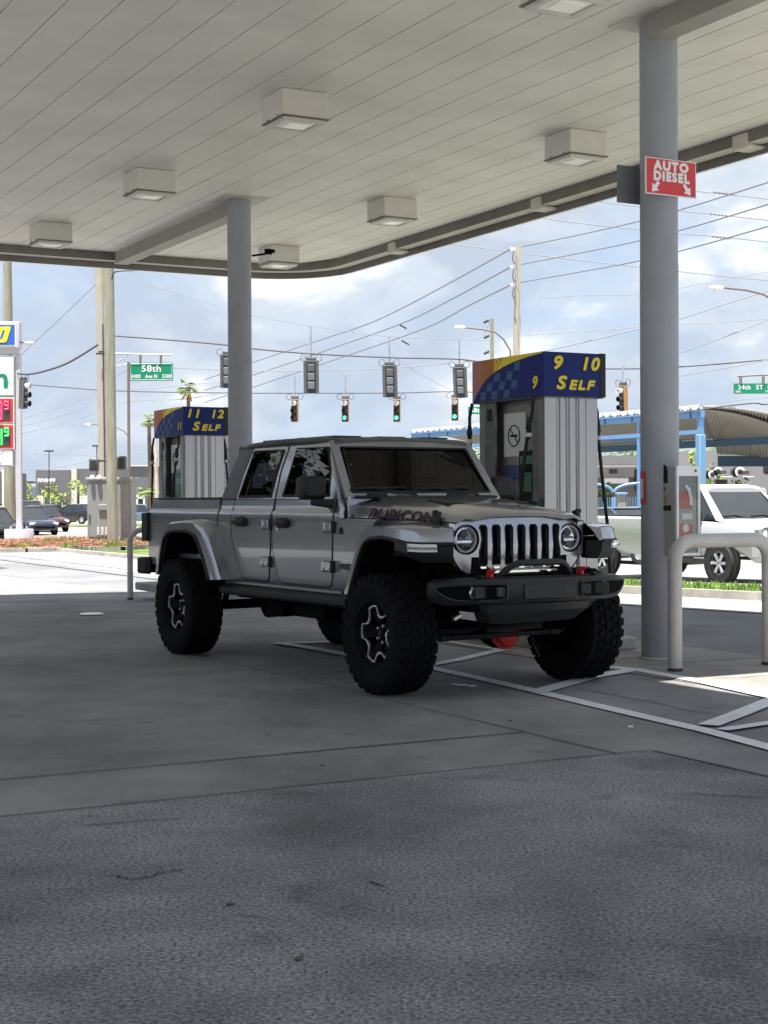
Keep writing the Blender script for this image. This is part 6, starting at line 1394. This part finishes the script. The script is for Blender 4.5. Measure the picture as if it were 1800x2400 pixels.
    MB().box((-Lc / 2 + .0, 0, hz_ * .6), (.02, .32, .12)).build('number_plate', K['sticker'], t); return t
def carat(label, px, py, Y, rz, *a, **k):
    p = at(px, py, Y); return car(label, (p.x, Y, gz(Y)), radians(rz), *a, **k)
carat('dark blue sedan waiting nose first beside the price sign post', 70, 1230, 80, -58, K['c_navy'])
carat('maroon hatchback just behind the dark blue sedan', 103, 1225, 88, -57, K['c_maroon'], 4.3, 1.7, 1.5)
carat('black sedan with white stickers seen from behind left of the grey cabinet', 176, 1210, 118, 152, K['c_black'], 4.7, 1.85, 1.5)
carat('black car low behind the bush on the far lot', 132, 1205, 126, 10, K['c_black'])
carat('dark tall vehicle roof showing above the blue sedan', 68, 1200, 96, -57, K['c_grey'], 4.9, 1.9, 1.75, suv=True)
carat('pale blue sedan beyond the pickup tail light', 325, 1212, 115, 150, K['c_blue'])
carat('dark car cut off by the left edge behind the price sign', -22, 1250, 66, -60, K['c_black'])
carat('white car at the left edge beyond the price sign', -12, 1225, 84, -55, K['c_silver'])
carat('dark teal car nose behind the silver pickup bed', 1462, 1190, 42, -50, K['c_teal'], 4.6, 1.8, 1.5, group=None)
carat('grey car with open view of its windshield left of the teal car', 1415, 1190, 46, -120, K['c_grey'], 4.5, 1.8, 1.45, group=None)
# silver pickup on the side street
tk = thing('silver_pickup', 'silver extended cab pickup driving along the street behind the near column', 'pickup truck', (7.42, 30.5, gz(30.4)), radians(-60.0))
C_ = K['c_silver']; Wt = 1.0
def ringt(x, w_, zb, zt, r=.12): return [(x, -w_ * .92, zb), (x, -w_, zb + .1), (x, -w_, zt - r), (x, -w_ * .95, zt - .03), (x, -w_ * .7, zt), (x, w_ * .7, zt), (x, w_ * .95, zt - .03), (x, w_, zt - r), (x, w_, zb + .1), (x, w_ * .92, zb)]
MB().loft([ringt(x, w_, zb, zt) for x, w_, zb, zt in ((-2.05, 1.0, .50, 1.24), (-1.2, 1.0, .48, 1.24), (-.62, 1.0, .48, 1.235), (.3, .99, .62, 1.20), (.62, .97, .55, 1.17), (.82, .93, .42, 1.12), (.90, .84, .45, 1.0))]).build('body', C_, tk, smooth=45)
MB().loft([ringt(x, 1.0, zb, zt, .06) for x, zb, zt in ((-4.85, .62, 1.30), (-4.4, .52, 1.31), (-2.75, .50, 1.30), (-2.12, .50, 1.30))]).build('bed', C_, tk, smooth=40)
MB().box2((-4.75, -.85, 1.285), (-2.2, .85, 1.315)).build('bed_opening', K['arch'], tk); MB().box2((-2.13, -.98, .5), (-2.04, .98, 1.26)).build('bed_gap', K['arch'], tk)
gh = MB(); P0 = [(-2.0, .93, 1.22), (-1.90, .76, 1.84), (-.75, .76, 1.86), (-.15, .92, 1.24)]
vs = []; 
for x, y, z in P0: vs += [(x, -y, z), (x, y, z)]
gh.add(vs, [(0, 1, 3, 2), (2, 3, 5, 4), (4, 5, 7, 6), (0, 2, 4, 6), (1, 3, 5, 7)]); gh.build('cab_glass', K['carglass'], tk, smooth=0)
rf_ = MB(); rf_.loft([[(x, -y, z - .02), (x, -y * .98, z + .03), (x, -y * .7, z + .07), (x, y * .7, z + .07), (x, y * .98, z + .03), (x, y, z - .02)] for x, y, z in ((-1.97, .74, 1.80), (-1.88, .79, 1.86), (-1.0, .80, 1.875), (-.76, .78, 1.86), (-.68, .74, 1.80))])
for s_ in (-1, 1):
    rf_.loft([[(-.17, s_ * .95, 1.22), (-.05, s_ * .93, 1.20), (-.05, s_ * .84, 1.22), (-.20, s_ * .88, 1.24)], [(-.80, s_ * .80, 1.86), (-.70, s_ * .78, 1.83), (-.70, s_ * .70, 1.83), (-.82, s_ * .72, 1.86)]])
    rf_.loft([[(-1.36, s_ * .945, 1.20), (-1.27, s_ * .945, 1.20), (-1.27, s_ * .90, 1.20), (-1.36, s_ * .90, 1.20)], [(-1.36, s_ * .79, 1.86), (-1.27, s_ * .79, 1.86), (-1.27, s_ * .74, 1.86), (-1.36, s_ * .74, 1.86)]])
    rf_.loft([[(-2.04, s_ * .95, 1.20), (-1.78, s_ * .95, 1.20), (-1.78, s_ * .90, 1.20), (-2.04, s_ * .90, 1.20)], [(-1.95, s_ * .79, 1.86), (-1.80, s_ * .79, 1.86), (-1.80, s_ * .74, 1.86), (-1.95, s_ * .74, 1.86)]])
rf_.build('cab', C_, tk, smooth=35); MB().lathe([(0, .06), (.03, .04), (.05, 0)], (-1.1, .3, 1.94), n=8).build('roof_antenna', K['sigblack'], tk)
hd = MB(); hd.loft([[(x, -w_, z - .05), (x, -w_ * .9, z), (x, -.35, z + .015), (x, 0, z + .005), (x, .35, z + .015), (x, w_ * .9, z), (x, w_, z - .05)] for x, w_, z in ((-.12, .88, 1.245), (.3, .86, 1.225), (.7, .82, 1.18), (.88, .76, 1.10))], closed=False); hd.build('hood', C_, tk, smooth=50)
for s_ in (-1, 1):
    hl = MB().box((.86, s_ * .80, .99), (.12, .20, .17), rz=-s_ * .4).build('headlight', K['alloy'], tk, bevel=.02); MB().box((.80, s_ * .92, .90), (.10, .06, .06), rz=-s_ * .4).build('turn_signal', K['amber'], hl)
    MB().box((-.58, s_ * 1.06, 1.30), (.10, .18, .20)).build('mirror', K['sigblack'], tk, bevel=.03); MB().box((-1.05, s_ * 1.003, 1.08), (.16, .02, .05)).build('door_handle', C_, tk, bevel=.01)
    for x0 in (-.56, -1.62): MB().tube([(x0, s_ * 1.001, .55), (x0, s_ * 1.001, 1.2)], .007, 4).build('door_gap', K['arch'], tk)
    MB().box((-1.0, s_ * .97, .42), (1.9, .10, .10)).build('rocker', K['sigblack'], tk)
    for x in (0, -3.65):
        MB().lathe([(0, s_ * .002), (.47, s_ * .002), (.47, -s_ * .1)], (x, s_ * 1.0, .42), 'Y', 26).build('wheel_arch', K['arch'], tk)
        wl_ = MB().lathe([(.23, -.12), (.37, -.12), (.395, -.07), (.395, .07), (.37, .12), (.23, .12)], (x, s_ * .93, .395), 'Y', 26).build('wheel', K['tyreplain'], tk)
        sp2 = MB(); sp2.lathe([(.21, .10), (.235, .105), (.235, .08), (.21, .08)], (x, s_ * .93 + (0 if s_ > 0 else -.18), .395), 'Y', 24, closed=True)
        for k in range(6):
            a = 2 * pi * k / 6; c = Vector((x, s_ * (.93 + .09), .395)); e = c + Vector((.21 * cos(a), s_ * .008, .21 * sin(a))); c2_ = c + Vector((.03 * cos(a), 0, .03 * sin(a))); sp2.tube([c2_, e], [.03, .04], 6)
        sp2.lathe([(0, s_ * .11), (.05, s_ * .10), (.055, s_ * .07)], (x, s_ * .93, .395), 'Y', 12); sp2.build('rim', K['alloy'], wl_)
MB().box2((.78, -.94, .50), (1.02, .94, .80)).build('bumper', C_, tk, bevel=.04); MB().box2((.88, -.62, .82), (.93, .62, 1.06)).build('grille', K['darkgrey'], tk, bevel=.01)
for y0, y1 in ((-.75, -.05), (.0, .7)): MB().tube([(-.12, y1, 1.26), (-.22, (y0 + y1) / 2, 1.33), (-.20, y0, 1.31)], .014, 5).build('wiper', K['sigblack'], tk)
# grass strip in front of the street
gb = MB(); rnd = random.Random(9)
for _ in range(9000):
    u_, v_ = rnd.uniform(-27, -11), rnd.uniform(15.36, 18.8); p = uv(u_, v_); z = gz(p.y) + .01; a = rnd.uniform(0, 6.3); h = rnd.uniform(.04, .13)
    gb.add([(p.x - .02 * cos(a), p.y - .02 * sin(a), z), (p.x + .02 * cos(a), p.y + .02 * sin(a), z), (p.x + rnd.uniform(-.04, .04), p.y + rnd.uniform(-.04, .04), z + h)], [(0, 1, 2)])
gb.build('grass', K['grassblade'], smooth=0); tag(bpy.data.objects['grass'], 'mown green grass on the verge between pavement and street', 'grass', kind='stuff')
# ------------------------------------------------------------------ blue shelter and wall on the right
K['shblue'] = mat('sky_blue_steel', (.13, .27, .50), .5, var=.06, vs=2); K['shdark'] = mat('dark_blue_beam', (.03, .09, .17), .5); K['corr'] = mat('corrugated_grey', (.27, .26, .235), .5, .3, var=.08, vs=.8); K['scallop'] = mat('white_ridge_cap', (.75, .76, .78), .4)
K['stucco'] = mat('blue_stucco', (.14, .29, .48), .8, bump=.6, bs=12)
FR = Vector((10.3, 50, 0)); Lf = 19.0
def shp(t_, s_, z): return FR - UU * t_ + VV * s_ + Vector((0, 0, z))
def zc_(s_): return 4.30 - .047 * s_ * s_ if s_ > 0 else 4.30
sr = thing('steel_shelter', 'sky blue open steel shelter with curved corrugated grey roof beyond the street', 'shelter', (FR.x, FR.y, gz(50)), GA)
cr = MB(); nT = 96; ss = [0, .7, 1.4, 2.1, 2.8, 3.5, 4.1]; rows = []
for i in range(nT * 2 + 1):
    t_ = -6.0 * 0 + Lf * i / (nT * 2); dz = .035 * (1 if i % 2 else -1); rows.append([shp(t_, s, zc_(s) + dz) for s in ss])
cr.loft(rows, closed=False).build('corrugated_roof', K['corr'], sr, world=True, smooth=50)
# the gable side runs on to the right
cr2 = MB(); rows = []
for i in range(61):
    s = 0 + 7.0 * i / 60; dz = .03 * (1 if i % 2 else -1); rows.append([shp(t_, s, zc_(s) + dz + (-.19 * (t_ ** 1) * 0)) for t_ in (0.0, -.02)])
sc_ = MB(); nS = 40
for i in range(nS):
    t0, t1 = Lf * i / nS, Lf * (i + 1) / nS; n = 6; pts = [shp(t0, -.05, 4.42), shp(t1, -.05, 4.42)] + [shp(t1 + (t0 - t1) * k / n, -.05, 4.40 - .15 * sin(pi * k / n)) for k in range(n + 1)]
    sc_.add(pts, [tuple(range(len(pts)))])
sc_.build('scalloped_edge', K['scallop'], sr, world=True, smooth=0)
def beam(t0, s0, t1, s1, z, h, w_, m, nm='beam'):
    a, b = shp(t0, s0, z), shp(t1, s1, z); d = b - a; c = (a + b) / 2; return MB().box((c.x, c.y, z), (d.length, w_, h), rz=atan2(d.y, d.x)).build(nm, m, sr, world=True)
beam(-.12, 0, Lf, 0, 4.10, .20, .16, K['shblue']); beam(-.12, -.06, Lf, -.06, 4.22, .05, .2, K['shblue']); beam(0, 0, Lf, 0, 3.54, .13, .14, K['shblue']); beam(-.3, 4.15, Lf, 4.15, 3.36, .26, .16, K['shdark'])
for i in range(12): p = shp(.4 + i * 1.55, -.09, 4.10); MB().box(p, (.05, .03, .18), rz=GA).build('stiffener', K['shdark'], sr, world=True)
MB().box((*shp(0, 0, 0)[:2], (3.45 + gz(50)) / 2), (.25, .25, 3.45 - gz(50)), rz=GA).build('post', K['stucco'], sr, world=True, bevel=.03); MB().box((*shp(0, 0, 0)[:2], 3.72), (.16, .16, .9), rz=GA).build('post', K['shblue'], sr, world=True)
for t_ in (3.2, 10.5, 17): MB().box((*shp(t_, 0, 0)[:2], 1.75), (.12, .12, 4.5), rz=GA).build('post', K['shblue'], sr, world=True)
for t_ in (6, 12): beam(t_, 0, t_, 4.15, 3.50, .09, .09, K['shblue'], 'cross_member')
# second bay of the shelter, to the right of the front post, seen along its corrugations
sr2 = thing('curved_roof', 'wide curved corrugated grey roof to the right of the blue post', 'shelter roof', shp(-1, 3, gz(50)), GA)
rows = []
for i in range(121):
    tt = -.02 - 9.0 * i / 120; dz = .03 * (1 if i % 2 else -1); rows.append([shp(tt * .0 - .0, 0, 0)] if 0 else [Vector((FR.x + .10 + .055 * i * 1.0, FR.y + .1 + .01 * i, 0)) + (VV * 0) + Vector((k * .35, k * 1.25, (4.36 - .0105 * (.055 * i) ** 2 * 4.2) - .165 * k - .010 * k * k + dz)) for k in range(7)])
MB().loft(rows, closed=False).build('roof_sheet', K['corr'], sr2, world=True, smooth=50)
ed = [r[0] for r in rows[::4]]; MB().tube([Vector(p) + Vector((0, -.04, .03)) for p in ed], .05, 5).build('edge_trim', K['corr'], sr2, world=True)
eb_ = [Vector(r[-1]) for r in rows]; MB().loft([[eb_[0] + Vector((0, 0, -.02)), eb_[-1] * 1.0 + Vector((0, 0, eb_[0].z - eb_[-1].z - .02))], [eb_[0] + Vector((0, 0, -.42)), eb_[-1] + Vector((0, 0, eb_[0].z - eb_[-1].z - .42))]], closed=False).build('rear_beam', K['shdark'], sr2, world=True)
K['wallgrey'] = mat('grey_wall', (.26, .26, .265), .85, var=.05, vs=.5); K['dullwall'] = mat('dull_wall', (.17, .165, .16), .9, var=.1, vs=.6)
def wp_(px, py, Y): return at(px, py, Y)
wl = thing('yard_wall', 'plain grey building wall behind the blue shelter', 'wall', (wp_(1720, 1150, 66).x, 66, gz(66)))
a, b = wp_(1560, 1060, 68), wp_(1900, 1046, 60); MB().loft([[(a.x, 68, gz(66)), (b.x, 60, gz(66)), (b.x, 64, gz(66)), (a.x, 72, gz(66))], [(a.x, 68, a.z), (b.x, 60, b.z), (b.x, 64, b.z), (a.x, 72, a.z)]]).build('wall', K['wallgrey'], wl, world=True, smooth=0)
wl2 = thing('yard_wall', 'darker low building behind the sunburst gates', 'wall', (wp_(1430, 1150, 72).x, 72, gz(72)))
a, b = wp_(1380, 1068, 72), wp_(1545, 1066, 72); MB().box2((a.x, 72, gz(72)), (b.x, 76, a.z)).build('wall', K['dullwall'], wl2, world=True); a, b = wp_(1380, 1092, 71.8), wp_(1545, 1095, 71.8); MB().box2((a.x, 71.2, b.z), (b.x, 71.9, a.z)).build('eave', K['galv'], wl2, world=True)
for i, (x0, x1, y0, y1) in enumerate(((1428, 1444, 1100, 1110), (1412, 1470, 1120, 1133), (1487, 1498, 1100, 1150))): a, b = wp_(x0, y0, 71.7), wp_(x1, y1, 71.7); MB().box2((a.x, 71.3, b.z), (b.x, 71.8, a.z)).build('wall_clutter', [K['sigblack'], K['galv'], K['sigblack']][i], wl2, world=True)
for i, (px, py, r, lb) in enumerate([(1671, 1112, 11, 'white rimmed black drum nearest the blue post'), (1683, 1105, 11, 'white rimmed black drum second from the blue post'), (1735, 1106, 12, 'large white ringed drum on the grey wall'), (1683, 1150, 9, 'white disc low on the wall above the pickup cab'), (1787, 1152, 9, 'white disc low on the wall beside the shrub')]):
    Y = 60; c = at(px, py, Y); R_2 = r * Y / F; t = thing('hose_reel', lb, 'hose reel', c, 0, 'reels mounted on the grey wall')
    MB().lathe([(R_2 * .45, -.02), (R_2, -.02), (R_2, .06), (R_2 * .45, .06)], ax='Y', n=18, closed=True).build('rim', K['white_and_glare'] if i > 1 else K['porcelain'], t, smooth=40)
    MB().lathe([(0, -.12), (R_2 * .5, -.10), (R_2 * .5, .3), (0, .3)], (-R_2 * .1, 0, 0), ax='Y', n=14).build('drum', K['sigblack'], t); MB().lathe([(R_2 * 1.0, .06), (R_2 * 1.02, .5), (0, .5)], (-R_2 * .35, 0, 0), 'Y', 16).build('back', K['sigblack'], t)
    if i in (1, 2): MB().box((R_2 * .9, -.05, -.02), (R_2 * 1.3, .3, R_2 * .8)).build('motor', K['darkgrey'], t, bevel=.02)
ra = thing('reel_rack', 'pale steel rack bracket under the white ringed drums', 'rack', at(1720, 1118, 60.2)); mb = MB()
for p, q in (((1670, 1118), (1766, 1118)), ((1676, 1118), (1676, 1158)), ((1714, 1118), (1714, 1150)), ((1760, 1118), (1760, 1140))): mb.tube([at(*p, 60.2), at(*q, 60.2)], .035, 5)
mb.build('frame', K['galv'], ra, world=True); a, b = at(1679, 1124, 60.1), at(1704, 1138, 60.1); MB().box2((a.x, 60, b.z), (b.x, 60.2, a.z)).build('box', K['sigblack'], ra, world=True)
a, b = at(1790, 1087, 60), at(1812, 1112, 60); t = thing('wall_vent', 'dark hexagonal vent on the grey wall at the right edge', 'vent', a); MB().box2((a.x, 59.8, b.z), (b.x, 60.2, a.z)).build('hood', K['sigblack'], t, world=True, bevel=.08)
def gate(label, xa, xb, yt, yb, Y, flip):
    a, b = at(xa, yb, Y), at(xb, yt, Y); w_, h_ = b.x - a.x, b.z - a.z; t = thing('sunburst_gate', label, 'gate', (a.x, Y, gz(Y)), 0, 'blue sunburst gates'); z0 = gz(Y); zb_ = 0; H_ = b.z - z0
    fr = MB(); e = w_ if flip else 0; o = 0 if flip else w_
    fr.tube([(e, 0, 0), (e, 0, H_), ], .06, 6); arc = [(e + (o - e) * (1 - cos(pi / 2 * k / 10)) if False else e + (o - e) * sin(pi / 2 * k / 10), 0, H_ - .35 * h_ * (1 - cos(pi / 2 * k / 10))) for k in range(11)]; fr.tube(arc, .05, 6); fr.tube([(o, 0, 0), (o, 0, H_ * .80)], .05, 6)
    fr.build('frame', K['shblue'], t); sn = MB(); cx_ = w_ * .55; cz_ = H_ * .46
    for k in range(15): q = pi * k / 14; sn.tube([(cx_ + .22 * w_ * cos(q), .0, cz_ + .22 * w_ * sin(q)), (cx_ + .40 * w_ * cos(q), 0, cz_ + .42 * w_ * sin(q))], .018, 4)
    for r in (.08, .14, .2): sn.tube([(cx_ + r * w_ * cos(pi * k / 8), 0, cz_ + r * w_ * sin(pi * k / 8)) for k in range(9)], .02, 4)
    sn.build('sunburst', K['yellow'], t); wv = MB()
    for r in range(4): wv.tube([(w_ * k / 16, .02, cz_ - .1 - .16 * r + .05 * sin(k * 1.2 + r)) for k in range(17)], .018, 4)
    for k in range(9): wv.tube([(w_ * (k + .5) / 9, .03, .1), (w_ * (k + .5) / 9, .03, H_ * .8)], .012, 4)
    wv.build('wave_bars', K['shblue'], t)
gate('blue gate with yellow sunburst left of the near column', 1441, 1500, 1133, 1190, 52, True); gate('blue gate with yellow sunburst half hidden by the near pump', 1392, 1436, 1135, 1190, 52.5, False)
a, b = at(1446, 1157, 50), at(1467, 1190, 50); t = thing('blue_topped_bin', 'grey bin with bright blue lid in front of the sunburst gate', 'bin', ((a.x + b.x) / 2, 50, gz(50))); zz = a.z - gz(50)
MB().box((0, 0, zz / 2), (.24, .3, zz)).build('body', K['cabgrey2'], t, bevel=.02); MB().box((0, 0, zz), (.34, .4, .07)).build('lid', K['shblue'], t, bevel=.02)
for i, (px, py, Y, hh, r, m, lb) in enumerate([(1743, 1160, 56, 2.55, .95, 'leafy', 'yellow green shrub behind the silver pickup roof'), (1606, 1110, 62, 3.3, .85, 'leafy', 'pale green small tree between column and blue post'), (1390, 1120, 58, 2.7, .55, 'leafy', 'pale green bush behind the near pump'), (1100, 1060, 90, 5.0, 1.5, 'leaf', 'dark tree top left of the near pump under the shelter edge'), (1440, 1062, 90, 5.1, 2.6, 'leaf', 'dark tree seen under the shelter roof left of the column'), (1640, 1052, 92, 5.0, 2.6, 'leaf', 'green tree top above the grey wall by the blue post'), (1755, 1050, 92, 5.2, 2.5, 'leaf', 'green tree top above the grey wall near the right edge')]):
    x = at(px, py, Y).x; tree(lb, (x, Y, gz(Y)), hh, r, 50 + i, K[m], 'shrub' if hh < 3 else 'tree', 700, 'shrub' if hh < 3 else 'tree', s=.12)
# trees out of view to the left and behind, placed to mirror in the truck
rnd = random.Random(77); tl = MB()
for i in range(20):
    fine = 5 <= i < 15; a = radians((137 + (i - 5) * 2.6) if fine else (114 + i * 4.6 if i < 5 else 165 + (i - 15) * 5)) + radians(rnd.uniform(-.6, .6)); R3 = rnd.uniform(27, 34); x, y = -1 + R3 * cos(a), 13 + R3 * sin(a); hh = 1.4 + R3 * (rnd.choice((.13, .165, .20, .215)) if fine else .2); r = rnd.uniform(1.5, 2.4)
    tl.mat(0); blob(tl, (x, y, hh * .55), (r, r, hh * .46), 3400 if fine else 500, .05 if fine else .26, rnd, 12)
    if fine: blob(tl, (x, y, hh * .5), (r * .95, r * .95, hh * .40), 1500, .24, rnd, 14); tl.mat(1).tube([(x, y, -.3), (x, y, hh * .6)], [.2, .1], 6)
    for k in range(3): tl.mat(0); blob(tl, (x + rnd.uniform(-2, 2), y + rnd.uniform(-2, 2), .7), (1.3, 1.3, 1.2), 260, .22, rnd, 5)  # low shrubs added out of view to darken what the doors reflect
for i in range(12):
    a = radians(190 + i * 7); R3 = rnd.uniform(30, 40); x, y = R3 * cos(a), R3 * sin(a); hh = rnd.uniform(4, 8)
    tl.mat(0); blob(tl, (x, y, hh * .6), (3.2, 3.2, hh * .4), 300, .4, rnd, 8)
K['silhouetteleaf'] = mat('silhouette_leaves', (.012, .020, .008), .8, spec=.1, col2=(.03, .045, .018), vs=1.2)  # near black leaves: the shade of backlit crowns is put into the colour
tl.build('tree_belt', [K['silhouetteleaf'], K['bark']], smooth=0); tag(bpy.data.objects['tree_belt'], 'belt of trees and added low shrubs mirrored in the side of the truck', 'trees', kind='stuff')
